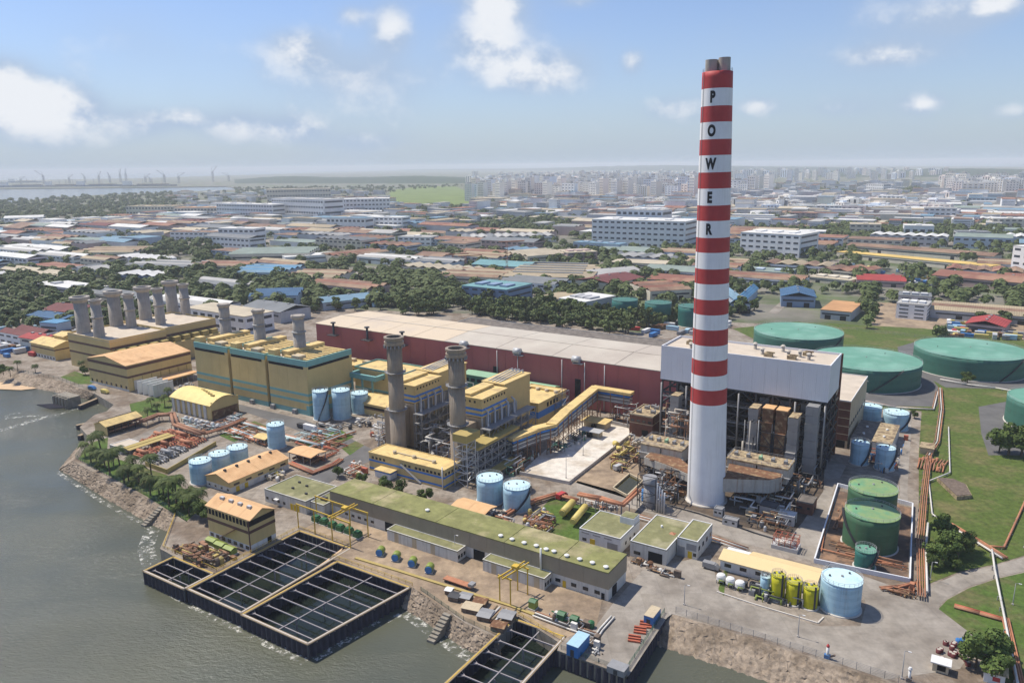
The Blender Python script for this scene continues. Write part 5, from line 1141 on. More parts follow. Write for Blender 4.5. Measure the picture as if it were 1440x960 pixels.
for (x0, x1, yr, lb, st) in ((1063, 1182, 465, 'huge flat green oil tank furthest left behind the boiler house', (-.9, -.1)), (1147, 1289, 504, 'huge flat green oil tank beside the pale roofed brick block', (-1.35, -.75)), (1294, 1435, 490, 'huge flat green oil tank nearest the right edge of the farm', (-1.0, -.45)), (1427, 1545, 562, 'pale green oil tank cut by the right picture edge', None)):
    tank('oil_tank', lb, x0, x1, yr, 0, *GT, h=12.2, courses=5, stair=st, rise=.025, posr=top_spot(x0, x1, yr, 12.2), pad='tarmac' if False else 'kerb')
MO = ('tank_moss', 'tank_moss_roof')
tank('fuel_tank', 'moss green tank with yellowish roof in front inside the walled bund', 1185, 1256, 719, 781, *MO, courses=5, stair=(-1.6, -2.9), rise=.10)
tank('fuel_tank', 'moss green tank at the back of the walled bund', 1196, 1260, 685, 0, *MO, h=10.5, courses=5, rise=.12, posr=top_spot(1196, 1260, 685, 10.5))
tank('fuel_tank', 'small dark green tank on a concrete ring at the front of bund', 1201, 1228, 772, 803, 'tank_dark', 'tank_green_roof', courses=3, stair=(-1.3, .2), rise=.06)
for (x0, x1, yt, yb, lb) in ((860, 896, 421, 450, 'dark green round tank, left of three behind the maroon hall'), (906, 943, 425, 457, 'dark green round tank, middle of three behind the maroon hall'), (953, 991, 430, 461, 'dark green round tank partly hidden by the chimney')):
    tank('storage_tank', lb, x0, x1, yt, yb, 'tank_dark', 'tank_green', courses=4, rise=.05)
for (x0, x1, yt, yb, lb) in ((1083, 1102, 808, 846, 'left yellow silo nearest the slim blue cylinder'), (1104, 1125, 817, 852, 'middle yellow silo of the row of three'), (1128, 1148, 825, 858, 'right yellow silo next to the large blue tank')):
    t, r, h = tank('chemical_silo', lb, x0, x1, yt, yb, 'silo_yellow', 'silo_yellow', courses=3, rise=.3, group='yellow silos')
    MB().beam((r * .75, -r * .75, .3), (r * .75, -r * .75, h + 1), .5, .2).build('ladder', M['dark_steel'], t)
tank('chemical_cylinder', 'slim pale blue cylinder left of the yellow silos', 1068, 1081, 810, 840, 'sky_blue', 'sky_blue_roof', courses=3, rise=.1)
for (x0, x1, yt, yb, lb) in ((1007, 1020, 806, 822, 'left white dished vessel at the silo row end'), (1020, 1033, 811, 827, 'middle white dished vessel at the silo row end'), (1033, 1047, 816, 832, 'right white dished vessel at the silo row end')):
    p, r = spot(x0, x1, yb); t = thing('filter_vessel', lb, 'vessel', to_uv(p)); h = hgt(p, yt)
    MB().lathe(0, 0, [(r * .98, .9), (r, h * .75), (r * .8, h * .92), (r * .3, h), (.02, h + .05)], 20).build('shell', M['white'], t)
    for k in range(4): MB().beam((r * .7 * (-1) ** k, r * .7 * (1 if k > 1 else -1), .02), (r * .7 * (-1) ** k, r * .7 * (1 if k > 1 else -1), 1.1), .18).build('leg', M['grey_steel'], t)
    MB().tube([(0, -r - .3, .6), (0, -r - .3, 1.6), (r, -r - .3, 1.6)], .18, 6).build('pipe', M['lime'], t)
t = thing('silo_kerb', 'low striped kerb pipe along the front of the silo row', 'kerb', P(1010, 836)); q = MB(); pl = [G(x, y) for x, y in ((1008, 832), (1062, 850), (1150, 876), (1158, 868))]
q2 = [Matrix.Rotation(-GA, 3, 'Z') @ (p - t.location) for p in pl]
for a_, b_ in zip(q2, q2[1:]): MB().beam(a_ + Vector((0, 0, .15)), b_ + Vector((0, 0, .15)), .4, .3).build('kerb_length', M['kerb'], t); 
# bund wall
t = thing('bund_wall', 'low grey wall round the moss green tanks', 'wall', P(1145, 790)); pl = [Matrix.Rotation(-GA, 3, 'Z') @ (G(x, y) - t.location) for x, y in ((1145, 791), (1178, 684), (1283, 712), (1279, 819), (1145, 791))]
for a_, b_ in zip(pl, pl[1:]): MB().beam(a_ + Vector((0, 0, .75)), b_ + Vector((0, 0, .75)), .4, 1.5).build('wall_length', M['white_clad'], t)
for nm, lb, pth in (('bund_pipe', 'rusty pipe across the bund floor before the big tank', [(1150, 770), (1275, 800)]), ('bund_pipe', 'rusty pipe along the left side of the bund', [(1172, 705), (1160, 745), (1155, 775)]), ('bund_pipe', 'rusty pipe crossing the bund behind the small tank', [(1240, 790), (1276, 796)])): pipe_run(nm, lb, pth, .6, .22, 'pipe_orange', 6)
# ================================================================== PIPE RUNS
pipe_run('shore_pipe', 'fat brown twin pipe from the coast shed to the vaulted house', [(199, 592), (222, 583), (243, 582), (247, 596), (285, 610)], 3.2, .75, 'pipe_brown', 9, n=2)
pipe_run('yard_pipe', 'brown and orange pipe rack skirting the vaulted house', [(285, 610), (312, 602), (345, 588)], 2.2, .4, ['pipe_brown', 'pipe_orange', 'pipe_brown'], 7, n=3)
pipe_run('yard_pipe', 'wide orange and pale pipe bank left of the single blue tank', [(322, 602), (350, 612), (378, 624)], 1.0, .42, ['pipe_orange', 'pipe_orange', 'pipe_teal', 'pipe_orange'], 6, n=4)
pipe_run('yard_pipe', 'pale teal pipes between the roadway and the pipe lawns', [(330, 590), (365, 600), (400, 612), (450, 625)], 1.2, .35, ['pipe_teal', 'pipe_white', 'pipe_orange'], 7, n=3)
pipe_run('yard_pipe', 'orange pipes behind the small orange shed', [(425, 632), (450, 624), (480, 612), (500, 606)], 1.0, .35, ['pipe_orange', 'pipe_teal'], 7, n=2)
pipe_run('yard_pipe', 'orange pipes in front of the small orange shed', [(408, 650), (440, 664), (470, 652), (480, 645)], .8, .35, ['pipe_orange', 'pipe_brown', 'pipe_red'], 7, n=3)
pipe_run('valve_pipe', 'orange pipe pair climbing past the pale blue tanks', [(702, 728), (722, 716), (755, 702), (782, 694), (812, 703)], 1.4, .5, 'pipe_orange', 7, n=2)
pipe_run('pipe_bridge', 'raised orange pipe bridge toward the chimney foot', [(813, 694), (845, 700), (876, 709), (898, 688)], 5.2, .55, 'pipe_orange', 8, n=2, frame_w=.3)
pipe_run('street_pipe', 'white and rust pipes along the plant street behind the garage', [(885, 722), (940, 737), (985, 750), (1050, 772)], .7, .22, ['pipe_white', 'pipe_brown', 'pipe_white', 'pipe_brown'], 8, n=4, gap=.9)
pipe_run('kerb_pipe', 'dark thin pipe along the far kerb of the plant street', [(905, 700), (985, 722), (1060, 748), (1110, 763)], .4, .2, 'dark_steel', 9)
pipe_run('main_rack', 'orange pipe rack down the right side of the bund', [(1296, 838), (1294, 760), (1299, 700), (1306, 640)], 1.4, .2, ['pipe_orange', 'pipe_brown', 'pipe_orange', 'pipe_brown'], 8, n=4, gap=.62)
pipe_run('main_rack', 'orange and white pipe rack beyond the valve cage', [(1306, 640), (1318, 620), (1324, 575), (1322, 545)], 1.2, .25, ['pipe_orange', 'pipe_white', 'pipe_brown'], 9, n=3, gap=.8)
pipe_run('white_pipe', 'white pipe hugging the orange rack beside the bund', [(1304, 832), (1302, 770), (1305, 735)], 1.2, .35, 'pipe_white', 8)
pipe_run('white_pipe', 'white fence pipe round the valve cage', [(1334, 600), (1336, 664), (1306, 676), (1311, 722), (1320, 729)], .9, .25, 'pipe_white', 8)
pipe_run('slope_pipe', 'white and pink pipes running down the lawn slope', [(1335, 736), (1375, 760), (1413, 784)], .8, .35, ['pipe_white', 'pipe_brown', 'pipe_orange'], 8, n=3)
pipe_run('lawn_pipe', 'long white pipe crossing the curved road', [(1395, 772), (1399, 800), (1408, 845), (1432, 965)], 1.6, .3, 'pipe_white', 10)
pipe_run('lawn_pipe', 'thick orange pipe band at lower right of the lawn', [(1414, 868), (1428, 930), (1440, 985)], .8, .22, 'pipe_orange', 0, n=4, gap=.5)
pipe_run('lawn_pipe', 'rust pipe trench across the lower lawn', [(1342, 851), (1378, 861), (1416, 872)], .5, .3, ['pipe_brown', 'pipe_orange', 'pipe_red'], 0, n=3, gap=.7)
pipe_run('lawn_pipe', 'orange pipe bending along the right lawn edge', [(1448, 690), (1430, 730), (1412, 769), (1388, 767)], .7, .35, 'pipe_orange', 9)
pipe_run('farm_pipe', 'white pipe below the right oil tank', [(1322, 533), (1360, 540), (1400, 545), (1460, 556)], .9, .35, 'pipe_white', 10)
pipe_run('farm_pipe', 'pink pipe at foot of the middle oil tank', [(1208, 562), (1260, 572), (1312, 575), (1318, 550)], .8, .3, ['pipe_white', 'pipe_brown'], 10, n=2)
pipe_run('bund_outlet', 'orange pipes leaving the bund at its front corner', [(1238, 826), (1262, 824), (1290, 818), (1294, 832)], .8, .3, ['pipe_orange', 'pipe_brown'], 6, n=2)
# valve cage
t = thing('valve_cage', 'fenced cage of tangled orange valves beside the lawn', 'valves', P(1312, 655)); rg = random.Random(5)
for k in range(9): MB().tube([(-5 + k * 1.1, -7, .6), (-5 + k * 1.1, 0, 1 + .5 * (k % 2)), (-4 + k * 1.1, 8, .6)], .3, 6).build('pipe', M[['pipe_orange', 'pipe_brown'][k % 2]], t)
for k in range(8): MB().cyl(-5 + k * 1.2, rg.uniform(-6, 6), .02, 2, .45, n=8).build('valve', M['pipe_orange'], t)
MB().box(-6, -1, 12, 19, .02, 3).build('hut', M['beige_panel'], t); MB().box(-6.3, -.7, 11.7, 19.3, 3.02, 3.2).build('hut_roof', M['dirty_top'], t)
# ---- gas yard: metering skids
c0, cU, cV = Vector((*P(170, 640), 0)), None, None
gy = [P(152, 630), P(235, 660), P(300, 623), P(225, 602)]
def lerp2(a, b): return ((gy[0][0] * (1 - a) + gy[1][0] * a) * (1 - b) + (gy[3][0] * (1 - a) + gy[2][0] * a) * b, (gy[0][1] * (1 - a) + gy[1][1] * a) * (1 - b) + (gy[3][1] * (1 - a) + gy[2][1] * a) * b)
px_sheet('gas_yard_pad', [(150, 632), (235, 664), (304, 624), (225, 599)], .085, m_apron)
proto = None; places = ['nearest the palms', 'beside the tan roof strip', 'in the middle row', 'behind the middle row', 'nearest the vaulted house']
k_ = 0
for j, bb in enumerate((.10, .30, .50, .70, .9)):
    for i, aa in enumerate((.28, .52, .76)):
        if (j, i) in ((0, 0), (1, 0)): continue
        u, v = lerp2(aa, bb); side = ['left', 'middle', 'right'][i]
        lb = f'orange gas metering pipe skid, {side} one of the row {places[j]}'
        grey = (i == 2 and j < 3)
        if grey: lb = f'grey steel valve skid at the right of the row {places[j]}'
        t = thing('gas_skid', lb, 'pipe skid', (u, v), 0, .1, group='gas metering skids'); mm = ['pipe_orange', 'pipe_red', 'pipe_orange'] if not grey else ['grey_steel', 'dark_steel', 'pale_steel']
        for k in range(5): MB().tube([(-4.6, -2.4 + 1.2 * k, .4), (-3, -2.4 + 1.2 * k, 1.1), (3.4, -2.4 + 1.2 * k, 1.1), (4.6, -2.4 + 1.2 * k, .4)], .3, 7).build('pipe', M[mm[k % 3]], t)
        for k in range(4): MB().lathe(-2.6 + 1.8 * k, -1.8 + 1.2 * (k % 4), [(.02, .3), (.7, .7), (.75, 1.5), (.3, 2), (.02, 2.1)], 10).build('valve', M[mm[0]], t)
        q = MB(); [q.beam((x, -3, .02), (x, 3, .02 + .3), .2) for x in (-3, 0, 3)]; q.build('skid_base', M['grey_steel'], t)
        if (i + j) % 2: MB().tube([(-3.5, 0, 2.2), (3.5, 0, 2.2)], .8, 12).build('vessel', M[mm[0]], t)
a_ = P(178, 637); b = Bld('gas_yard_canopy', 'long tan canopy strip over the gas yard', 'canopy', a_[0], a_[0] + 6, a_[1] - 2, a_[1] + 20, 3)
b.part('post', 'grey_steel', lambda q: frame(q, -b.a + .3, b.a - .3, -b.b + .3, b.b - .3, .1, 2.9, 1, 5, 1, .2, False)); b.part('roof_panel', 'ochre', lambda q: q.box(-b.a, -.1, -b.b, b.b, 3, 3.25)); b.part('roof_panel', 'ochre', lambda q: q.box(.1, b.a, -b.b, b.b, 2.85, 3.1))
a_ = P(172, 640); b = Bld('gas_yard_hut', 'small pale walled hut at the left of the gas yard', 'hut', a_[0] - 9, a_[0] - 1, a_[1], a_[1] + 9, 2.8); b.walls('offwhite_wall'); b.flat('pale_roof', .2, 'white'); b.row('window', 'glass_dark', 'f', 3, 1, 1.2, 1)
t = thing('gas_yard_wall', 'ochre boundary wall at the near corner of the gas yard', 'wall', P(235, 666)); pl = [Matrix.Rotation(-GA, 3, 'Z') @ (G(x, y) - t.location) for x, y in ((205, 655), (235, 666), (304, 626))]
for a_, b_ in zip(pl, pl[1:]): MB().beam(a_ + Vector((0, 0, 1)), b_ + Vector((0, 0, 1)), .3, 2).build('wall_length', M['ochre'], t)
# silver equipment in front of the vaulted house
for k in range(7):
    u, v = P(262 + 7.5 * k, 592 + 1.8 * k); t = thing('silver_vessel', f'silver domed filter vessel, number {k + 1} from the left before the vaulted house' if False else ['leftmost', 'second', 'third', 'fourth', 'fifth', 'sixth', 'rightmost'][k] + ' of the silver domed vessels before the vaulted house', 'vessel', (u, v), 0, 0, group='silver vessels')
    MB().lathe(0, 0, [(1.2, .3), (1.2, 1.9), (.7, 2.6), (.02, 2.8)], 16).build('shell', M['pale_steel'], t); MB().cyl(0, 0, .02, .3, 1.4, n=12).build('base', M['kerb'], t); MB().tube([(0, -1.6, .5), (1.6, -1.6, .5)], .3, 6).build('pipe', M['pipe_teal'], t)
# valve lawn vessels
for (p0, p1, r, m_, lb) in (((791, 729), (805, 714), 1.35, 'vessel_yellow', 'shorter yellow horizontal vessel on the valve lawn'), ((806, 741), (823, 720), 1.2, 'vessel_yellow', 'longer yellow horizontal vessel near the switch house')):
    a_, b_ = G(*p0), G(*p1); t = thing('gas_receiver', lb, 'vessel', to_uv(a_), -GA); d = b_ - a_; dn = d.normalized(); z = Vector((0, 0, 2.2))
    MB().tube([z, d + z], r, 18).build('barrel', M[m_], t)
    for e, s_ in ((Vector((0, 0, 0)), -1), (d, 1)): MB().tube([e + z - dn * .01 * s_, e + z + dn * .45 * s_], r * .8, 16).build('head', M[m_], t)
    for f in (.2, .8): MB().beam(d * f + Vector((0, 0, .02)), d * f + Vector((0, 0, 1.3)), 1.6, .5).build('saddle', M['dark_steel'], t)
rg = random.Random(9)
sp_ = sorted((rg.uniform(738, 768), rg.uniform(722, 748)) for _ in range(12))
for k in range(12):
    u, v = P(*sp_[k]); c = ['yellow', 'brown', 'silver'][k % 3]
    t = thing('separator', f'{c} upright separator pot behind the workshop, ' + ORD[k // 3] + ' of its colour', 'vessel', (u, v), 0, 0, group=f'{c} separator pots'); hh = rg.uniform(1.8, 3.2); m_ = M[['vessel_yellow', 'pipe_brown', 'pale_steel'][k % 3]]
    MB().lathe(0, 0, [(.75, .5), (.8, hh * .7), (.5, hh * .93), (.02, hh)], 12).build('pot', m_, t); MB().cyl(0, 0, .02, .5, .5, n=8).build('foot', M['grey_steel'], t); MB().tube([(0, 0, hh * .5), (2, .4, hh * .5), (2.2, .5, .1)], .18, 6).build('pipe', m_, t)
for k in range(6):
    a_ = G(668 + 6 * k, 722 + 2.2 * k); t = thing('heat_exchanger', ['leftmost', 'second', 'third', 'fourth', 'fifth', 'rightmost'][k] + ' of the striped finned exchanger tubes behind the workshop', 'heat exchanger', to_uv(a_), 0, 0, group='finned exchanger tubes')
    MB().tube([(0, -3.2, 1.3), (0, 4.5, 1.3)], .5, 10).build('tube', M['pipe_white' if k % 2 else 'dark_steel'], t)
    for y in (-2.5, -.8, .9, 2.6): MB().tube([(0, y, 1.3), (0, y + .5, 1.3)], .62, 10).build('ring', M['dark_steel' if k % 2 else 'pipe_brown'], t)
    MB().beam((0, -2, .02), (0, -2, .9), .8, .3).build('saddle', M['grey_steel'], t); MB().beam((0, 3, .02), (0, 3, .9), .8, .3).build('saddle', M['grey_steel'], t)
# settling pit and yellow vessels by the process vessel
pit = [P(862, 688), P(882, 699), P(904, 678), P(885, 668)]
t = thing('settling_pit', 'sunken concrete pit of green water left of the chimney', 'pit', pit[0]); pl = [Vector((a - pit[0][0], c - pit[0][1], 0)) for a, c in pit]
for a_, b_ in zip(pl, pl[1:] + pl[:1]): MB().beam(a_ + Vector((0, 0, .5)), b_ + Vector((0, 0, .5)), .5, 1.0).build('pit_wall', M['beige_panel'], t)
MB().prism([(p.x, p.y) for p in pl], .1, .18).build('pit_water', mat('pit_water', (.045, .04, .008), .1, .1), t)
for k in range(5):
    u, v = P(866 + 5 * k, 628 + 7 * (k % 3)); t = thing('yellow_drum_vessel', ['first', 'second', 'third', 'fourth', 'last'][k] + ' yellow round vessel from the left on the earth yard', 'vessel', (u, v), rg.uniform(0, 3), 0, group='yellow vessels on the earth yard')
    MB().tube([(-1.2, 0, 1.5), (1.2, 0, 1.5)], 1.1, 12).build('barrel', M['vessel_yellow'], t); MB().box(-.9, .9, -.8, .8, .02, .7).build('saddle', M['rust'], t)
# ================================================================== BASINS
def corr(q, a, b, z0, z1, amp=.34, step=.95):
    a, b = Vector(a), Vector(b); d = b - a; n = max(2, int(d.length / step)); dn = d.normalized(); nn = Vector((-dn.y, dn.x, 0)); base = len(q.v)
    pts = []
    for i in range(n + 1):
        p = a + d * i / n; s_ = amp if i % 2 else -amp
        pts.append(p + nn * s_ - dn * step * .22); pts.append(p + nn * s_ + dn * step * .22)
    for p in pts: q.v += [(p.x, p.y, z0), (p.x, p.y, z1)]
    for i in range(len(pts) - 1): k = base + 2 * i; q.f.append((k, k + 2, k + 3, k + 1)); q.sm.append(False); q.mi.append(0)
def basin(label, u0, u1, v0, v1, ns, walls='flbr', slant=0.0, zt=-.2, mid=True):
    t = thing('intake_basin', label, 'basin', (u0, v0)); w, l = u1 - u0, v1 - v0; z0 = SEA - 2
    C = {'f': ((0, 0), (w, 0)), 'r': ((w, 0), (w + slant, l)), 'b': ((w + slant, l), (slant * .3, l)), 'l': ((slant * .3, l), (0, 0))}
    for k in walls:
        a, b = (Vector((*p, 0)) for p in C[k]); q = MB(); corr(q, a, b, z0, zt); q.build('sheet_pile_wall', M['pile'], t)
        d = (b - a).normalized(); MB().beam(a + Vector((0, 0, zt + .15)) - d * .4, b + Vector((0, 0, zt + .15)) + d * .4, .9, .3).build('cap_beam', M['timber'], t)
        MB().beam(a + Vector((0, 0, zt + .32)) - d * .2, b + Vector((0, 0, zt + .32)) + d * .2, .28, .12).build('rubbing_strip', M['crane_yellow' if k in 'bl' else 'kerb'], t)
    for i in range(ns):
        y = l * (i + .6) / (ns + .3); x1 = w + slant * y / l
        s = MB().beam((slant * .3 * y / l, y, zt - .7), (x1, y, zt - .7), .3, .34).build('strut', M['strut'], t)
        for e, sg in ((slant * .3 * y / l, 1), (x1, -1)):
            for dy in (-1.1, 1.1): MB().beam((e, y + dy, zt - .68), (e + sg * 1.6, y, zt - .68), .2, .28).build('splay', M['strut'], s)
    if mid:
        MB().beam((w * .52, .3, zt - .4), (w * .52 + slant * .6, l - .3, zt - .4), .3, .16).build('tie_beam', M['strut'], t)
        for i in range(3): MB().beam((w * .52, l * (i + .7) / 3.4, z0), (w * .52, l * (i + .7) / 3.4, zt - .9), .3).build('king_post', M['strut'], t)
    MB().box(.25, w - .25 + min(slant, 0), .25, l - .25, SEA - .5, SEA + .12).build('basin_water', m_basin, t)
    return t
basin('small dark intake basin at the far left of the basins', -211, -191.2, 119.6, 129.6, 2)
basin('middle dark intake basin beside the orange roofed pump house', -190.2, -166.6, 120.2, 163, 9, slant=0.0)
basin('right hand dark intake basin with outer corner in the water', -165.6, -140, 119.8, 154.6, 7, slant=5.0)
basin('dark intake basin at the bottom edge next to the square jetty', -100, -84.2, 112, 157, 8, slant=-.6)
q = MB(); corr(q, (-84, 150.7, 0), (-64.2, 150.7, 0), SEA - 2, -.3); o = q.build('quay_wall', M['pile'], None, loc=(0, 0, 0), rot=GA); tag(o, 'dark sheet pile face of the square jetty', 'quay wall')
q = MB(); corr(q, (-64.3, 150.7, 0), (-65.9, 181.5, 0), SEA - 2, -.3); o = q.build('quay_wall', M['pile'], None, loc=(0, 0, 0), rot=GA); tag(o, 'sheet pile side of the square jetty facing the rock bank', 'quay wall')
# pump house yard: lime units, brown racks
for k, px in enumerate(((299, 766), (311, 772), (324, 778))):
    t = thing('screen_unit', ['leftmost', 'middle', 'rightmost'][k] + ' lime green screen unit before the orange roofed pump house', 'machine', P(*px), 0, 0, group='lime screen units'); MB().box(-2, 2, -1.2, 1.2, .4, 2).build('housing', M['lime'], t); MB().gable(-2, 2, -1.2, 1.2, 2.02, .5, 'x', .1, .1).build('hood', M['lime'], t); MB().box(-2.3, 2.3, -1.5, 1.5, .02, .4).build('base', M['kerb'], t)
    MB().tube([(-2, -2.6, .8), (2.4, -2.6, .8)], .3, 8).build('pipe', M['pipe_brown'], t)
for k in range(8):
    px = (262 + 6 * (k % 4) + 2 * (k // 4), 775 + 4.0 * (k % 4) + 9 * (k // 4)); t = thing('valve_stand', ('rust' if k % 2 else 'ochre') + f' valve stand in the ' + ['back', 'front'][k // 4] + ' row on the pump house quay, ' + ['leftmost', 'second from left', 'third from left', 'rightmost'][k % 4], 'valve', P(*px)); MB().box(-.8, .8, -.8, .8, .02, .5).build('base', M['rust'], t); MB().cyl(0, 0, .5, 2.2, .3, n=8).build('stem', M['ochre' if k % 2 == 0 else 'rust'], t); MB().cyl(0, 0, 2.2, 2.4, .8, n=12).build('handwheel', M['rust'], t); MB().tube([(-2.4, .5, .5), (2.4, .5, .5)], .3, 6).build('pipe', M['rust' if k % 2 else 'ochre'], t)
def railing(label, pts_uv, m='crane_yellow', z=.05, cat='railing', h=1.1, name='railing', step=2.5):
    o = pts_uv[0]; t = thing(name, label, cat, o)
    for a, b in zip(pts_uv, pts_uv[1:]):
        q = MB(); rail(q, [(a[0] - o[0], a[1] - o[1], z), (b[0] - o[0], b[1] - o[1], z)], h, step, .09); q.build('rail_length', M[m], t)
    return t
railing('yellow railing round the pump house quay', [P(247, 724), (-219, 131.4), (-191.5, 131), (-191.5, 163.9), (-168.5, 163.9)])
railing('yellow railing along the quay behind the right basin', [(-167, 155.7), (-134.8, 155.7)])
railing('yellow railing behind the bottom basin', [(-101, 159.2), (-84.6, 155)])
t = thing('quay_walkway', 'long ochre cable tray running along the quay', 'walkway', P(500, 785))
pl = [Matrix.Rotation(-GA, 3, 'Z') @ (G(x, y) - t.location) for x, y in ((500, 785), (560, 803), (640, 828), (720, 853), (800, 884))]
for a_, b_ in zip(pl, pl[1:]): MB().beam(a_ + Vector((0, 0, .25)), b_ + Vector((0, 0, .25)), 1.0, .4).build('tray', M['ochre'], t)
# green screen machines on the quay
gp = [(445, 733), (456, 737), (468, 742), (479, 746), (491, 750), (503, 755)]
for k, px in enumerate(gp):
    t = thing('trash_screen', ['leftmost', 'second from left', 'third from left', 'third from right', 'second from right', 'rightmost'][k] + ' dark green screen machine under the yellow gantry', 'machine', P(*px), 0, 0, group='green screen machines'); MB().box(-1.3, 1.3, -1.1, 1.1, .3, 1.9).build('housing', M['unit_green'], t); MB().box(-1.0, 1.0, -.9, .9, 1.92, 2.3).build('hood', M['unit_green'], t); MB().box(-1.5, 1.5, -1.3, 1.3, .02, .3).build('base', M['kerb'], t); MB().box(-1.9, -1.32, -.6, .2, .02, 1).build('motor', M['white'], t)
for k, px in enumerate(((535, 780), (557, 787), (580, 795), (604, 804))):
    t = thing('drum_screen', ['leftmost', 'second', 'third', 'rightmost'][k] + ' blue fronted lime drum screen on the quay right of the basins', 'machine', P(*px), .4, 0, group='blue and lime drum screens'); MB().tube([(0, -1, 1.3), (0, 1.6, 1.3)], 1.25, 16).build('drum', M['lime'], t); MB().tube([(0, -1.3, 1.3), (0, -1, 1.3)], 1.1, 16).build('cover', M['container_blue'], t); MB().box(-1.2, 1.2, -1.2, 1.6, .02, .4).build('base', M['kerb'], t)
def gantry(label, px4, htop, bridge):
    us = [P(*p) for p in px4]; o = us[0]; t = thing('gantry_crane', label, 'crane', o); L2 = [Vector((a - o[0], c - o[1], 0)) for a, c in us]
    A, Bq, C, D_ = L2
    for s, e in ((A, Bq), (D_, C)):
        n = 4 if (e - s).length > 14 else 2
        for i in range(n): p = s.lerp(e, i / (n - 1)); MB().beam(p + Vector((0, 0, .02)), p + Vector((0, 0, htop)), .28).build('leg', M['crane_yellow'], t)
        MB().beam(s + Vector((0, 0, htop + .25)) - (e - s).normalized() * .5, e + Vector((0, 0, htop + .25)) + (e - s).normalized() * .5, .3, .4).build('runway_beam', M['crane_yellow'], t)
    f = bridge; p, q_ = A.lerp(Bq, f), D_.lerp(C, f); d = (q_ - p).normalized()
    for s_ in (-.7, .7): MB().beam(p + Vector((s_, 0, htop + .9)) - d * 2, q_ + Vector((s_, 0, htop + .9)) + d * 2, .28, .4).build('bridge_girder', M['crane_yellow'], t)
    MB().box(*(lambda c: (c.x - .9, c.x + .9, c.y - .8, c.y + .8))(p.lerp(q_, .6)), htop + 1.25, htop + 2).build('trolley', M['crane_yellow'], t)
    return t
gantry('long yellow gantry crane runway over the green screen machines', ((420, 742), (493, 770), (518, 755), (446, 730)), 8.5, .72)
gantry('smaller yellow gantry crane before the right annexe', ((703, 846), (718, 852), (742, 836), (728, 830)), 8, .5)
# jetty things
def box_thing(name, label, cat, px, lx, ly, h, m, roof=None, rot=0.0, z=0.07):
    t = thing(name, label, cat, P(*px), rot, z); MB().box(-lx / 2, lx / 2, -ly / 2, ly / 2, .02, h).build('body', M[m], t)
    MB().box(-lx / 2 - .05, lx / 2 + .05, -ly / 2 - .05, ly / 2 + .05, h + .01, h + .12).build('top', M[roof or m], t)
    MB().box(-.5, .5, -ly / 2 - .06, -ly / 2 + .01, .1, min(h * .85, 2)).build('door', M['dark_steel'], t)
    return t
box_thing('site_container', 'bright blue container at the basin corner of the jetty', 'container', (813, 914), 3.2, 6.5, 3.1, 'container_blue', 'sky_blue')
box_thing('site_container', 'blue container with tan top on the right of the jetty', 'container', (917, 873), 2.6, 5.5, 2.8, 'container_blue', 'beige_panel')
box_thing('jetty_shelter', 'low grey roofed shelter at the outer end of jetty', 'shelter', (869, 944), 4.5, 3.2, 1.6, 'grey_steel', 'grey_steel')
for px, lb in (((900, 888), 'red painted frame pile on the jetty by the blue container'), ((892, 900), 'red painted frame pile in the middle of the jetty edge'), ((908, 880), 'red painted pallets beside the blue container on jetty')):
    t = thing('scrap_pile', lb, 'scrap', P(*px), .3, .07); [MB().box(-1.6, 1.6, -1 + .8 * k, -.5 + .8 * k, .02, .5 + .25 * k).build('frame', M['pipe_red'], t) for k in range(3)]
for px, lx, ly, m_, lb in (((640, 842), 3, 3, 'dark_steel', 'dark tarpaulin stack nearest the basin corner'), ((655, 843), 3.4, 3, 'grey_steel', 'grey tarpaulin stack second along the rock bank'), ((664, 858), 5, 3.5, 'beige_panel', 'cream covered stack above the rock bank'), ((676, 850), 3.6, 3, 'rust', 'brown covered stack behind the cream one'), ((683, 868), 3.6, 4, 'grey_steel', 'grey covered stack nearest the rock bank edge'), ((713, 870), 4, 4, 'grey_steel', 'grey roofed stack nearest bottom basin'), ((702, 884), 3.8, 3, 'rust', 'dark red scrap stack above the bottom basin'), ((632, 834), 2, 2, 'white', 'small white crate at end of the quay scrap row')):
    t = thing('covered_stack', lb, 'stack', P(*px), .2, .07); MB().box(-lx / 2, lx / 2, -ly / 2, ly / 2, .02, 1.3).build('load', M['scrap'], t); MB().gable(-lx / 2, lx / 2, -ly / 2, ly / 2, 1.32, .25, 'x', .2, .08).build('cover', M[m_], t)
for k in range(5):
    t = thing('pipe_bundle', ['leftmost', 'second', 'third', 'fourth', 'rightmost'][k] + ' of the tan pipe lengths stacked above the rock bank', 'pipes', P(689 + 4.5 * k, 863 + 1.8 * k), .05, .07, group='stacked pipe lengths'); MB().tube([(0, -3.2, .5), (0, 3.2, .5)], .35, 8).build('pipe', M['beige_panel' if k % 2 else 'pipe_brown'], t); MB().tube([(.5, -3, 1.0), (.5, 3, 1.0)], .3, 8).build('upper_pipe', M['pipe_white' if k % 2 else 'timber'], t)
t = thing('flatbed_trailer', 'rusty red flatbed trailer parked on the quay', 'trailer', P(645, 822), 0, .07); MB().box(-5, 5, -1.1, 1.1, .8, 1.1).build('bed', M['pipe_orange'], t); MB().box(4, 5.6, -1, 1, 1.1, 2).build('headboard', M['grey_steel'], t)
for x in (-4, -3, 3.4): 
    for y in (-1, 1): MB().tube([(x, y - .15, .45), (x, y + .15, .45)], .45, 10).build('wheel', M['dark_steel'], t)
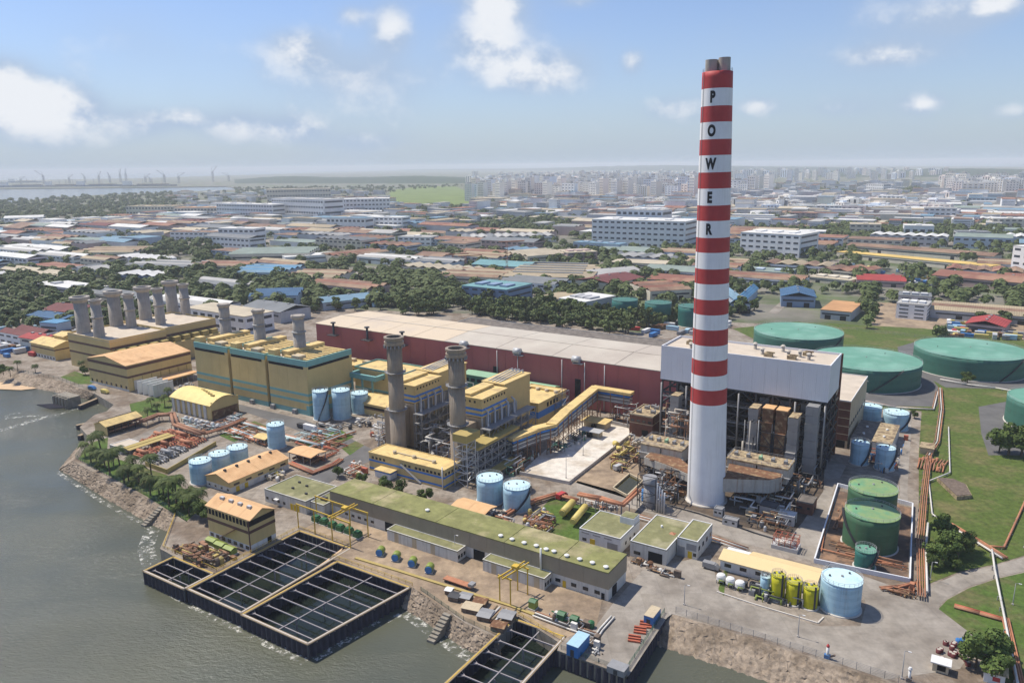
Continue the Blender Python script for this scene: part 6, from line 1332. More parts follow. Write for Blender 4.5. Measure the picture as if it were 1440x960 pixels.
for k, px in enumerate(((750, 855), (790, 873), (808, 879))):
    t = thing('quay_pump', ['lime', 'dark green', 'dark green'][k] + ' pump house box on the quay ' + ['by the small gantry', 'left of its twin before the workshop door', 'nearest the blue container'][k], 'pump', P(*px), 0, .07); MB().box(-1, 1, -1, 1, .3, 2.3).build('housing', M['lime' if k == 0 else 'unit_green'], t); MB().gable(-1, 1, -1, 1, 2.32, .4, 'x', .1, .1).build('hood', M['unit_green'], t); MB().box(-1.2, 1.2, -1.2, 1.2, .02, .3).build('base', M['kerb'], t)
pipe_run('quay_pipe', 'bundle of white and dark pipes on the quay before the workshop', [(752, 862), (800, 880), (838, 893)], .6, .2, ['pipe_white', 'dark_steel', 'pipe_white', 'pipe_brown'], 0, n=4, gap=.7)
pipe_run('quay_pipe', 'pale pipe pair leading from the quay to the jetty', [(862, 866), (845, 885), (832, 905)], .5, .25, 'pipe_white', 0, n=2, gap=.9)
# ================================================================== FENCES, LAMPS, SMALL THINGS
def mesh_fence(label, px, h=1.8, m='fence_green', step=3.0, uvs=None):
    pts = uvs or [P(*p) for p in px]; o = pts[0]; t = thing('mesh_fence', label, 'fence', o)
    for a, b in zip(pts, pts[1:]):
        A_, B_ = Vector((a[0] - o[0], a[1] - o[1], .05)), Vector((b[0] - o[0], b[1] - o[1], .05)); n = max(1, int((B_ - A_).length / step))
        q = MB()
        for k in range(5): q.beam(A_ + Vector((0, 0, h * (k + 1) / 5)), B_ + Vector((0, 0, h * (k + 1) / 5)), .05)
        q.build('wire_panel', M[m], t)
        q = MB()
        for i in range(n + 1): p = A_.lerp(B_, i / n); q.beam(p, p + Vector((0, 0, h + .1)), .1)
        q.build('posts', M[m], t)
mesh_fence('green mesh fence round the palm lawn', [(127, 618), (107, 645), (150, 669), (207, 697), (262, 733)], 2.0, step=2.2)
mesh_fence('grey mesh fence along the top of right rock bank', None, uvs=[(-64, 182.3), (-40, 182.2), (-12, 182), (30, 180.6)], m='grey_steel', h=2.0)
mesh_fence('green fence on the right edge of the jetty', None, uvs=[(-83, 151.8), (-65.4, 151.8), (-66.8, 181)], h=1.3)
mesh_fence('green fence above the middle rock bank', [(592, 830), (652, 872), (698, 893)], 1.2)
mesh_fence('grey fence beside the seawall promenade', [(-100, 500), (0, 517), (83, 534), (135, 552)], 1.8, 'fence_green', 5)
mesh_fence('boundary fence beyond the right oil tanks', [(1180, 462), (1300, 476), (1440, 492)], 2.4, 'grey_steel', 6)
def lamp(label, px, row):
    p = G(*px); h = max(5, min(14, hgt(p, row))); t = thing('lamp_post', label, 'lamp post', to_uv(p), 0, .06); MB().cyl(0, 0, .02, h, .13, .07, n=8).build('pole', M['grey_steel'], t); MB().beam((0, 0, h), (.9, 0, h + .15), .09).build('arm', M['grey_steel'], t); MB().box(.7, 1.4, -.15, .15, h + .02, h + .18).build('lamp_head', M['white'], t); MB().box(-.25, .25, -.25, .25, .01, .35).build('base', M['kerb'], t)
for px, row, lb in (((1122, 895), 864, 'lamp post on the apron below the large blue tank'), ((1268, 954), 915, 'lamp post at the bottom edge left of the guard hut'), ((820, 640), 612, 'lamp post on the white sand yard, left one'), ((796, 672), 640, 'lamp post at the near corner of white sand yard'), ((1424, 850), 820, 'thin lamp post on the lower lawn'), ((1440, 770), 740, 'lamp post near the right edge of the lawn'), ((962, 850), 822, 'lamp post on the apron left of the silo row'), ((1308, 815), 790, 'lamp post beside the trees by the orange rack'), ((640, 780), 752, 'lamp post before the left annexe'), ((1215, 560), 536, 'lamp post between oil tank and brick block')): lamp(lb, px, row)
rg = random.Random(21); dp = sorted((1318 + rg.uniform(0, 38) + i * .3, 905 + rg.uniform(0, 34)) for i in range(22))
for i, px in enumerate([(1347, 903), (1353, 903)] + dp):
    blue = i < 2
    t = thing('steel_drum', ('left' if i == 0 else 'right') + ' blue steel drum beside the round tree' if blue else 'dark red steel drum, ' + ORD[i - 2] + ' in the cluster by the guard hut', 'drum', P(*px), 0, .06, group='steel drums by the guard hut'); MB().cyl(0, 0, .02, 1.0, .62, n=12).build('body', M['container_blue' if blue else 'drum_maroon'], t); MB().cyl(0, 0, 1.01, 1.06, .40, n=12).build('lid', M['container_blue' if blue else 'rusty_white'], t)
b = Bld('guard_hut', 'small white roofed guard hut on the apron beside red drums', 'hut', *sum(((a - 3.4, a) if k == 0 else (a, a + 2.4) for k, a in enumerate(P(1333, 949))), ()), 2.4); b.walls('beige_panel'); b.flat('white', ov=.5); b.face('opening', 'dark_opening', 'f', .2, .6, 1.8, 1.4); b.face('door', 'grey_steel', 'r', 0, .05, 1, 2)
b = Bld('gate_house', 'little white house with brown hipped roof at bottom right', 'house', *sum(((a - 4.2, a) if k == 0 else (a, a + 3.6) for k, a in enumerate(P(1412, 966))), ()), 3); b.walls('white'); b.part('hip_roof', 'dirty_top', lambda q: q._add([(-2.7, -2.4, 3.01), (2.7, -2.4, 3.01), (2.7, 2.4, 3.01), (-2.7, 2.4, 3.01), (-.6, 0, 4.6), (.6, 0, 4.6)], [(0, 1, 5, 4), (1, 2, 5), (2, 3, 4, 5), (3, 0, 4), (3, 2, 1, 0)])); b.face('window', 'red_paint', 'f', .4, .9, 1.5, 1.1); b.face('door', 'dark_opening', 'r', 0, .05, 1, 2)
t = thing('navigation_marker', 'red, white and blue marker frame on the fence by the rock bank', 'marker', P(1163, 925)); MB().box(-.7, .7, -.5, .5, .05, 1.1).build('base', M['container_blue'], t); MB().cyl(0, 0, 1.1, 3.2, .35, n=10).build('post', M['white'], t); MB().lathe(0, 0, [(.38, 3.2), (.38, 3.6), (.02, 4.1)], 10).build('cone', M['red_paint'], t); MB().beam((-.2, 0, .1), (1.8, 0, 1.5), .35).build('brace', M['rust'], t)
t = thing('navigation_marker', 'white topped marker post at the bottom fence', 'marker', P(1278, 958)); MB().box(-.6, .6, -.5, .5, .05, 1.2).build('base', M['scrap'], t); MB().cyl(0, 0, 1.2, 3, .3, n=10).build('post', M['white'], t); MB().lathe(0, 0, [(.1, 3), (.5, 3.4), (.3, 3.9), (.02, 4)], 10).build('lantern', M['white'], t)
t = thing('buried_bunker', 'weathered concrete slab bunker sunk in the lawn', 'bunker', P(1345, 703)); pl = [P(1317, 676), P(1345, 703), P(1366, 701), P(1358, 686), P(1340, 678)]; o = pl[1]
MB().prism([(a - o[0], c - o[1]) for a, c in pl], .02, 1.5).build('slab', M['dirty_top'], t); MB().prism([((a - o[0]) * .96 - .1, (c - o[1]) * .96 + .3) for a, c in pl], 1.52, 1.7).build('cap', M['scrap'], t)
# outfall and jetties at the left
t = thing('outfall_gate', 'dark concrete outfall with rail frames at the left seawall', 'outfall', P(100, 562)); MB().box(-14, 0, -1, 5, SEA - 1, 1.2).build('headwall', M['quay_concrete'] if 'quay_concrete' in M else m_quay, t)
for k in range(5): MB().box(-13.5 + 3 * k, -12.3 + 3 * k, -3, -1.02, SEA - 1, 1).build('pier', m_quay, t)
for k in range(6): MB().beam((-18 + 2.4 * k, -9, SEA + 1.2), (-12 + 2.4 * k, -3.2, SEA + 1.2), .5).build('timber_beam', M['pile'], t)
q = MB(); rail(q, [(-14, -1, 1.2), (0, -1, 1.2)]); q.build('handrail', M['grey_steel'], t)
for pth, lb in ((((112, 576), (150, 560)), 'dark timber training wall beside the outfall plume'), (((108, 604), (134, 598)), 'dark mooring stub before the coast pipe shed'), (((112, 619), (124, 613)), 'short dark stub wall at the lawn tip')):
    a_, b_ = G(*pth[0], SEA), G(*pth[1], SEA); t = thing('training_wall', lb, 'jetty', to_uv(a_), -GA); d = b_ - a_; MB().beam(Vector((0, 0, SEA + .2)), Vector((d.x, d.y, SEA + .2)), 1.6, 4).build('wall_body', M['pile'], t); MB().beam(Vector((0, 0, SEA + 2.3)), Vector((d.x, d.y, SEA + 2.3)), 1.9, .2).build('deck', M['timber'], t)
t = thing('boat_steps', 'short stone steps cut in the left rock bank', 'steps', P(228, 712)); 
for k in range(8): MB().box(-1.2, 1.2, -1.0 * k - 1.1, -1.0 * k, SEA - .2, .1 - .55 * k).build('step', m_quay, t)
t = thing('boat_steps', 'concrete steps cut in the middle rock bank', 'steps', P(630, 862))
for k in range(8): MB().box(-1.2, 1.2, -1.0 * k - 1.1, -1.0 * k, SEA - .2, .1 - .55 * k).build('step', m_quay, t)
# vehicles and loose plant along the roads
def van(label, px, rot, m='white', L_=5, h=2.2, cat='van'):
    t = thing('parked_' + cat, label, cat, P(*px), rot, .07); MB().box(-L_ / 2, L_ / 2 - 1.4, -.95, .95, .5, h).build('body', M[m], t)
    MB()._add if False else None
    q = MB(); q._add([(L_ / 2 - 1.4, -.95, .5), (L_ / 2, -.95, .5), (L_ / 2, .95, .5), (L_ / 2 - 1.4, .95, .5), (L_ / 2 - 1.4, -.9, h - .1), (L_ / 2 - .9, -.85, h - .25), (L_ / 2 - .9, .85, h - .25), (L_ / 2 - 1.4, .9, h - .1), (L_ / 2, -.95, 1.1), (L_ / 2, .95, 1.1)], [(0, 1, 8, 5, 4), (3, 7, 6, 9, 2), (1, 2, 9, 8), (8, 9, 6, 5), (5, 6, 7, 4), (0, 4, 7, 3)]); q.build('cab', M[m], t)
    MB().box(L_ / 2 - .86, L_ / 2 - .3, -.8, .8, 1.3, 1.36).build('windscreen', M['glass_dark'], t)
    for x in (-L_ / 2 + .9, L_ / 2 - .9):
        for y in (-.9, .9): MB().tube([(x, y - .12, .38), (x, y + .12, .38)], .38, 10).build('wheel', M['dark_steel'], t)
van('white box truck on the road before the blue tanks', (437, 606), 0, 'white', 8, 3, 'truck')
for k, (px, r, c, cn) in enumerate((((425, 602), 0, 'dark_steel', 'dark'), ((130, 548), .1, 'container_blue', 'blue'), ((148, 553), .1, 'vessel_yellow', 'tan'), ((540, 655), 1.5, 'white', 'white'), ((790, 700), 1.4, 'red_paint', 'red'), ((1000, 800), 0, 'grey_steel', 'grey'), ((870, 660), 1.3, 'pale_steel', 'silver'))):
    van(f'{cn} van parked ' + ['before the white box truck', 'on the seawall road', 'behind the blue van on seawall road', 'beside the control building', 'by the white sand yard corner', 'in front of the workshop office', 'on the earth yard lane'][k], px, r, c)
for k, (px, cn, m_) in enumerate((((30, 537), '', ''),)): pass

tangle('pipe_yard_pipework', 'orange pipework on the lawns left of the single blue tank', [(300, 605), (340, 590), (378, 612), (340, 628)], 30, 1.4, ['pipe_orange', 'pipe_teal', 'pipe_brown', 'pipe_white'], 31, pots=6, run=12)
tangle('pipe_yard_pipework', 'orange and teal pipework between the road and small orange shed', [(400, 612), (470, 600), (500, 625), (450, 655), (410, 632)], 40, 1.4, ['pipe_orange', 'pipe_teal', 'pipe_brown', 'pipe_red'], 32, pots=8, run=12)
tangle('vault_pipework', 'blue grey valves round the vaulted yellow house', [(245, 590), (300, 600), (335, 582), (345, 590), (310, 612), (250, 604)], 40, 2.4, ['pipe_teal', 'grey_steel', 'pale_steel', 'pipe_brown'], 33, pots=12)
tangle('store_side_pipework', 'cream tanks and pipes at the right end of orange roofed store', [(372, 672), (390, 662), (404, 666), (385, 680)], 14, 2.4, ['vessel_yellow', 'pipe_white', 'beige_panel'], 34, pots=9)
tangle('valve_lawn_pipework', 'brown and yellow pipework left part of the valve lawn', [(735, 738), (760, 716), (785, 735), (778, 758), (750, 755)], 44, 2.6, ['vessel_yellow', 'pipe_brown', 'grey_steel', 'pipe_orange'], 35, pots=10)
tangle('exchanger_pipework', 'white and black pipework behind the long workshop', [(660, 728), (690, 715), (725, 735), (700, 745)], 34, 2.2, ['pipe_white', 'dark_steel', 'pipe_brown'], 36, pots=8)
tangle('pump_quay_pipework', 'ochre and rust pipework on the pump house quay', [(240, 768), (285, 770), (330, 785), (295, 800), (250, 785)], 44, 2.4, ['ochre', 'rust', 'pipe_brown', 'scrap'], 37, pots=14, run=6)
tangle('workshop_front_pipework', 'green and grey pipework before the right end of workshop', [(770, 862), (800, 866), (835, 882), (815, 890), (775, 874)], 34, 1.3, ['unit_green', 'grey_steel', 'pipe_white', 'scrap'], 38, pots=8, run=6)
tangle('silo_pipework', 'dark pipework between white vessels and yellow silos', [(1045, 822), (1070, 828), (1130, 848), (1140, 860), (1060, 845)], 34, 3, ['dark_steel', 'grey_steel', 'pipe_white', 'lime'], 39, pots=8, run=6)
tangle('blue_tank_pipework', 'red and white pipework between the slim sky blue tanks', [(1216, 640), (1232, 640), (1262, 650), (1280, 600), (1262, 660), (1232, 668)], 40, 4, ['pipe_red', 'dark_steel', 'pipe_white', 'container_blue'], 40, pots=10, run=6)
tangle('bund_pipework', 'rusty pipework on the earth floor of bund', [(1160, 778), (1182, 695), (1192, 700), (1180, 760), (1270, 790), (1272, 808)], 26, .9, ['pipe_orange', 'pipe_brown', 'rust'], 41, pots=3, run=14)
tangle('bund_corner_pipework', 'rust pipework heap at the front corner of the bund', [(1235, 830), (1285, 828), (1290, 845), (1262, 838)], 24, 1.4, ['pipe_brown', 'pipe_orange', 'rust'], 42, pots=2, run=7)
tangle('pipe_bridge_pipework', 'orange pipework below the raised pipe bridge', [(815, 705), (880, 715), (875, 722), (815, 712)], 20, 2, ['pipe_orange', 'pipe_white', 'grey_steel'], 43, pots=4, run=9)
tangle('garage_scrap', 'row of scrap pipe lengths on the apron before the garage', [(883, 790), (895, 785), (955, 810), (945, 816)], 30, .8, ['scrap', 'grey_steel', 'pipe_white', 'rust'], 44, pots=5, run=4)
tangle('jetty_scrap', 'loose dark pipes at the basin side of the jetty', [(822, 905), (838, 895), (850, 925), (842, 932)], 18, .7, ['pipe_white', 'scrap', 'grey_steel'], 45, pots=2, run=6)
tangle('hall_gap_pipework', 'dark plant between the yellow hall and striped block', [(240, 552), (268, 540), (280, 548), (262, 560)], 20, 2.5, ['grey_steel', 'dark_steel', 'white'], 46, pots=8, run=6)
# ================================================================== VEGETATION
def leaf_mat(name, c, c2, rnd=.25):
    m = bpy.data.materials.new(name); m.use_nodes = True; t = m.node_tree; L = t.links.new
    b = t.nodes['Principled BSDF']; b.inputs['Roughness'].default_value = .7; b.inputs['Specular IOR Level'].default_value = .2
    tc = N(t, 'ShaderNodeTexCoord'); n = N(t, 'ShaderNodeTexNoise'); n.inputs['Scale'].default_value = .55; n.inputs['Detail'].default_value = 4
    L(tc.outputs['Object'], n.inputs['Vector'])
    mr = N(t, 'ShaderNodeMapRange'); mr.inputs[1].default_value = .32; mr.inputs[2].default_value = .68; L(n.outputs['Fac'], mr.inputs[0])
    mx = N(t, 'ShaderNodeMix', data_type='RGBA'); mx.inputs[6].default_value = (*c, 1); mx.inputs[7].default_value = (*c2, 1); L(mr.outputs[0], mx.inputs[0])
    oi = N(t, 'ShaderNodeObjectInfo'); r2 = N(t, 'ShaderNodeMapRange'); r2.inputs[3].default_value = 1 - rnd; r2.inputs[4].default_value = 1 + rnd; L(oi.outputs['Random'], r2.inputs[0])
    cc = N(t, 'ShaderNodeCombineColor'); [L(r2.outputs[0], cc.inputs[i]) for i in range(3)]
    m2 = N(t, 'ShaderNodeMix', data_type='RGBA', blend_type='MULTIPLY'); m2.inputs[0].default_value = 1; L(mx.outputs[2], m2.inputs[6]); L(cc.outputs[0], m2.inputs[7])
    L(m2.outputs[2], b.inputs['Base Color'])
    return m
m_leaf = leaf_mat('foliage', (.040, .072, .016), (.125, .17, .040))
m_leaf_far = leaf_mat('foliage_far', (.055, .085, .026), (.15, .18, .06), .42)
m_palm = leaf_mat('palm_frond', (.036, .062, .015), (.115, .14, .038))
m_bark = mat('bark', (.13, .095, .065), .95, .3, 1.5)
def crown_mesh(name, seed, R, hgt_, z0, clumps, leaves, size, m, flat=1.0):
    rg = random.Random(seed); q = MB(); cs = []
    for k in range(clumps):
        a = rg.uniform(0, 6.283); rr = R * math.sqrt(rg.random()) * .72; zz = rg.random()
        cs.append((rr * math.cos(a), rr * math.sin(a), z0 + hgt_ * (.12 + .78 * zz * (1 - .45 * (rr / R) ** 2)), R * rg.uniform(.28, .46)))
    for i in range(leaves):
        c = cs[i % clumps]
        th, ph = rg.uniform(0, 6.283), math.acos(rg.uniform(-.75, 1)); k = c[3] * rg.uniform(.72, 1.08)
        nx, ny, nz = math.sin(ph) * math.cos(th), math.sin(ph) * math.sin(th), math.cos(ph)
        p = Vector((c[0] + nx * k, c[1] + ny * k, max(z0 * .8, c[2] + nz * k * .72 * flat)))
        nrm = Vector((nx + rg.uniform(-.6, .6), ny + rg.uniform(-.6, .6), nz + rg.uniform(-.3, .7))).normalized()
        a = nrm.cross(Vector((rg.uniform(-1, 1), rg.uniform(-1, 1), rg.uniform(-1, 1)))).normalized(); b = nrm.cross(a); s = size * rg.uniform(.6, 1.25)
        q.face([p - a * s * .5, p - b * s * .42, p + a * s * .5, p + b * s * .42 + nrm * s * .12])
    return q.mesh(name, m)
def trunk_mesh(name, seed, h, r, limbs=4, spread=2.2, top=1.7):
    rg = random.Random(seed); q = MB(); q.cyl(0, 0, 0, h, r, r * .6, n=7, cap=False)
    for k in range(limbs):
        a = 6.283 * k / limbs + rg.uniform(-.4, .4); p0 = Vector((0, 0, h * .85)); p1 = Vector((math.cos(a) * spread, math.sin(a) * spread, h + top * rg.uniform(.8, 1.3)))
        q.beam(p0, p1, r * .8)
    return q.mesh(name, m_bark)
NEAR = [(crown_mesh('crown', 31 + i, 4.2, 6.0, 2.2, 16, 3200, .62, m_leaf), trunk_mesh('trunk', 41 + i, 3.0, .32)) for i in range(3)]
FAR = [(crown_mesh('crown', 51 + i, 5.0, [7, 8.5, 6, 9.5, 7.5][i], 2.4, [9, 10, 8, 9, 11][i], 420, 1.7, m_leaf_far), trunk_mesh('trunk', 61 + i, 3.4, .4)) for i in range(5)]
def tree(label, px, s=1.0, proto=NEAR[0], rot=0.0, name='tree', group=None, sz=None, cat='tree'):
    p = G(*px); t = bpy.data.objects.new(name, None); col.objects.link(t); t.location = (p.x, p.y, .05); t.rotation_euler = (0, 0, rot); t.scale = (s, s, sz or s); tag(t, label, cat, group)
    inst('crown', proto[0], t); inst('trunk', proto[1], t); return t
def palm_meshes(seed, h):
    rg = random.Random(seed); q = MB(); pts = []; lean = rg.uniform(-.8, .8), rg.uniform(-.8, .8)
    for i in range(7): f = i / 6; pts.append(Vector((lean[0] * f * f, lean[1] * f * f, h * f)))
    for i in range(6): q.tube([pts[i], pts[i + 1]], .24 - .02 * i, 7)
    tr = q.mesh('trunk', m_bark); q = MB(); c = pts[-1]
    for k in range(17):
        a = 6.283 * k / 17 + rg.uniform(-.15, .15); up = rg.uniform(-.1, 1.1); L_ = rg.uniform(2.7, 3.6); prev = c; dirh = Vector((math.cos(a), math.sin(a), 0)); side = Vector((-dirh.y, dirh.x, 0)); n = 8
        for i in range(1, n + 1):
            f = i / n; p = c + dirh * L_ * f * (1 - .12 * f) + Vector((0, 0, L_ * (up * f * .62 - .85 * f * f)))
            w = .78 * math.sin(math.pi * (.12 + .85 * f)) + .08
            for s_ in (-1, 1):
                q.face([prev, prev + (p - prev) * .55, p + side * s_ * w + (p - prev) * .7 + Vector((0, 0, -w * .45)), prev + side * s_ * w * .95 + (p - prev) * .5 + Vector((0, 0, -w * .42))])
            prev = p
    return q.mesh('crown', m_palm), tr
PALMS = [palm_meshes(71 + i, [6.2, 7.4, 5.4, 6.8][i]) for i in range(4)]
PP = [(131, 632), (143, 640), (128, 650), (148, 657), (160, 655), (170, 664), (181, 676), (190, 668), (203, 686), (214, 676), (224, 694), (231, 703), (243, 692), (248, 708), (258, 716), (266, 724), (270, 708), (238, 712), (280, 714), (196, 680), (137, 655), (155, 668), (175, 680), (212, 697), (120, 642)]
sides = ['at the tip of the shore lawn', 'above the left rock bank', 'in the middle of the shore lawn', 'behind the boat steps', 'nearest the orange roofed pump house']
for i, px in enumerate(PP):
    lb = ['tall', 'slender', 'stocky', 'leaning'][i % 4] + ' coconut palm ' + sides[i // 4 if i < 20 else i % 5] + ('' if i < 20 else ', close to the fence')
    tree(lb, px, 1.22 + .14 * ((i * 7) % 4 - 1.5), PALMS[i % 4], i * 1.3, 'palm_tree', 'palms on the shore lawn')
for i, px in enumerate(((214, 577), (222, 580), (232, 572), (208, 588), (25, 522), (50, 524), (15, 530), (116, 520), (238, 562))):
    tree(['bushy', 'tall', 'spiky'][i % 3] + ' palm ' + ['by the inlet lawn, nearest the water', 'in the middle of the inlet lawn', 'beside the vaulted house', 'behind the coast pipe shed', 'on the seawall at far left', 'along the seawall fence', 'above the small beach', 'on the lawn before the eight stack powerhouse', 'at the back of the inlet lawn'][i], px, .9, PALMS[(i + 1) % 4], i, 'palm_tree', 'palms near the inlet')
for i, (px, s, lb) in enumerate((((1323, 761), 1.15, 'dense dark round tree at the top of the lawn group'), ((1325, 790), 1.25, 'dense round tree at the left of the lawn group'), ((1347, 783), .95, 'paler tree in the middle of the lawn group'), ((1357, 775), .8, 'smaller dark tree at the right of the lawn group'), ((1312, 800), .6, 'small shrub at the lower left of the lawn group'), ((1343, 800), .55, 'light green shrub in front of the lawn group'), ((1387, 945), 1.35, 'broad leafy tree beside the little brown roofed house'), ((1372, 938), 1.0, 'leafy tree touching the red drums'), ((1399, 928), 1.0, 'leafy tree behind the little brown roofed house'),
                                ((1418, 640), 1.7, 'large dark tree before the right hand green tank'), ((1405, 636), 1.2, 'bushy tree on the left flank of the large dark tree'), ((1436, 642), 1.6, 'large tree cut by the right picture edge'), ((1360, 540), .85, 'lone small tree below the right oil tank'), ((476, 671), .62, 'small tree at the left end of the control building hedge'), ((509, 679), .55, 'small tree second along the control building hedge'), ((541, 691), .75, 'round tree in the middle of the control building hedge'), ((563, 695), .7, 'slim tree right of the round hedge tree'), ((598, 707), .72, 'small tree at the right end of control building hedge'),
                                ((298, 735), .9, 'shrubby tree left of the orange roofed pump house'), ((284, 728), .8, 'shrubby tree where the palms end'), ((120, 527), .7, 'bush before the eight stack powerhouse'), ((272, 722), .7, 'low leafy tree among the last palms'), ((250, 722), .5, 'low shrub at the fence corner below the palms'), ((228, 707), .42, 'low shrub under the palms above the boat steps'), ((186, 688), .4, 'low shrub along the shore fence, middle one'), ((140, 662), .4, 'low shrub along the shore fence near the tip'), ((1286, 588), .5, 'bush beside the flat annexe'), ((5, 527), .8, 'bush on the seawall at the far left edge'))):
    tree(lb, px, s, NEAR[i % 3], i * .9)
# ================================================================== THE TOWN BEHIND
ROOFS = {}
def RC(k, c, patch=None, rib=True): ROOFS[k] = mat('town_' + k, c, .8, .22, .06, rib=(0, 1.6) if rib else None, ribd=.35, streak=.0, patch=patch)
RC('rust red', (.26, .11, .075), ((.34, .19, .12), .04, .45, .6)); RC('brown', (.22, .13, .09), ((.30, .20, .13), .05, .45, .6)); RC('maroon', (.16, .05, .045)); RC('orange', (.50, .27, .12)); RC('tan', (.42, .34, .22), ((.32, .26, .17), .03, .45, .6)); RC('beige', (.50, .43, .31)); RC('pale grey', (.44, .43, .40), ((.34, .33, .31), .03, .45, .6)); RC('slate grey', (.19, .20, .205)); RC('white', (.66, .65, .61)); RC('blue', (.10, .26, .42)); RC('steel blue', (.17, .28, .36)); RC('teal', (.16, .32, .33)); RC('dark blue', (.05, .12, .22)); RC('red', (.36, .055, .05)); RC('yellow', (.66, .46, .14)); RC('grey green', (.24, .29, .25))
WALLC = {'white': mat('town_wall_white', (.82, .81, .78), .8, .10, .1, streak=.15), 'cream': mat('town_wall_cream', (.70, .63, .50), .8, .12, .1, streak=.2), 'grey': mat('town_wall_grey', (.50, .50, .50), .8, .12, .1, streak=.2), 'pink': mat('town_wall_pink', (.50, .37, .33), .8, .12, .1), 'blue': mat('town_wall_blue', (.22, .30, .42), .8, .12, .1), 'pale blue': mat('town_wall_paleblue', (.46, .53, .60), .8, .1, .1)}
m_tglass = mat('town_glass', (.05, .06, .075), .3, .2, .2); m_tdark = mat('town_dark', (.03, .03, .032), .9, .2, .3)
FOOT = []
def shed(label, A, B, depth, h, wall, roof, kind='gable', name='warehouse', cat='warehouse', group=None, lights=3, world=False, top_row=None, storeys=0, parts=True):
    a, b = (A, B) if world else (G(*A), G(*B)); a = Vector((a[0], a[1], 0)); b = Vector((b[0], b[1], 0)); d = b - a; L_ = d.length; rz = math.atan2(d.y, d.x); dn = d.normalized(); nn = Vector((-dn.y, dn.x, 0))
    if top_row: h = max(3, hgt(b, top_row))
    c = a + d / 2 + nn * depth / 2; FOOT.append((c.x, c.y, math.hypot(L_, depth) / 2))
    t = bpy.data.objects.new(name, None); col.objects.link(t); t.location = (c.x, c.y, .02); t.rotation_euler = (0, 0, rz); tag(t, label, cat, group)
    x, y = L_ / 2, depth / 2; wm, rm = WALLC[wall], ROOFS[roof]
    MB().box(-x, x, -y, y, 0, h).build('wall', wm, t)
    if kind == 'gable':
        r = min(3.5, depth * .11); ax = 'x' if L_ >= depth else 'y'
        rf = MB().gable(-x, x, -y, y, h + .03, r, ax, .8, .3).build('roof', rm, t)
        if parts:
            for k in range(lights):
                f = -1 + 2 * (k + .5) / lights
                if ax == 'x': MB().box(x * f - 1, x * f + 1, -.8, .8, h + r + .1, h + r + 1.0).build('ridge_vent', ROOFS['pale grey' if roof != 'pale grey' else 'slate grey'], rf)
                else: MB().box(-.8, .8, y * f - 1, y * f + 1, h + r + .1, h + r + 1.0).build('ridge_vent', ROOFS['pale grey' if roof != 'pale grey' else 'slate grey'], rf)
    elif kind == 'multi':
        n = max(2, int(round(L_ / 14)))
        for k in range(n):
            x0, x1 = -x + 2 * x * k / n, -x + 2 * x * (k + 1) / n
            MB().gable(x0 + .1, x1 - .1, -y, y, h + .03, 2.2, 'y', 0, .3).build('roof_bay', ROOFS[roof] if k % 3 else ROOFS[{'blue': 'steel blue', 'rust red': 'brown', 'brown': 'rust red', 'tan': 'brown', 'pale grey': 'slate grey'}.get(roof, roof)], t)
    elif kind == 'bays':                                   # ridges along the front
        n = max(2, int(round(depth / 13)))
        for k in range(n):
            y0, y1 = -y + 2 * y * k / n, -y + 2 * y * (k + 1) / n
            MB().gable(-x, x, y0 + .1, y1 - .1, h + .03, 2.2, 'x', 0, .3).build('roof_bay', ROOFS[roof] if k % 2 else ROOFS[{'blue': 'steel blue', 'rust red': 'brown', 'brown': 'tan', 'tan': 'brown', 'pale grey': 'slate grey', 'white': 'pale grey'}.get(roof, roof)], t)
    else:
        MB().box(-x - .3, x + .3, -y - .3, y + .3, h + .01, h + .5).build('roof', rm, t)
        if parts:
            for k in range(lights):
                f = -1 + 2 * (k + .5) / max(lights, 1); MB().box(x * f * .85 - min(4, x * .2), x * f * .85 + min(4, x * .2), -y * .5, y * .1 + 1, h + .52, h + 2.0).build('roof_house', wm, t)
    if storeys:
        for s_ in range(storeys):
            z0 = h * (s_ + .4) / storeys; z1 = h * (s_ + .72) / storeys
            nw = max(2, int(L_ / 9))
            for k in range(nw):
                x0 = -x + 2 * x * (k + .2) / nw; x1 = -x + 2 * x * (k + .8) / nw; MB().box(x0, x1, -y - .12, -y + .02, z0, z1).build('window', m_tglass, t)
            MB().box(x - .02, x + .12, -y * .85, y * .85, z0, z1).build('side_window', m_tglass, t); MB().box(-x - .12, -x + .02, -y * .85, y * .85, z0, z1).build('side_window', m_tglass, t)
    elif parts:
        MB().box(-x * .9, x * .9, -y - .1, -y + .02, h * .55, h * .72).build('window_strip', m_tglass, t)
        for k in range(2): MB().box(x * (-.5 + k) - 2.2, x * (-.5 + k) + 2.2, -y - .14, -y + .02, .05, min(4, h * .5)).build('loading_door', m_tdark, t)
    return t
# ---- buildings one can name in the photograph
shed('blue and white office block with grey roof among trees behind the hall', (650, 424), (712, 431), 42, 14, 'blue', 'teal', 'flat', 'office_block', 'office', top_row=408, storeys=3)
shed('big white building with dark window grid behind the chimney left side', (832, 345), (962, 351), 60, 22, 'white', 'white', 'flat', 'white_factory', 'building', top_row=312, storeys=5)
shed('white tower block standing on the big white building', (866, 338), (930, 341), 40, 30, 'white', 'pale grey', 'flat', 'white_tower', 'building', top_row=296, storeys=4)
shed('low pale blue wing in front of the big white building', (806, 352), (870, 356), 25, 8, 'pale blue', 'steel blue', 'flat', 'factory_wing', 'building', top_row=344, storeys=1)
shed('white building with dark blue window bays right of the chimney', (1040, 357), (1123, 363), 62, 18, 'white', 'white', 'flat', 'blue_window_factory', 'building', top_row=331, storeys=4)
shed('white long block with square windows at far left', (306, 308), (384, 311), 40, 22, 'white', 'white', 'flat', 'white_block', 'building', top_row=288, storeys=4)
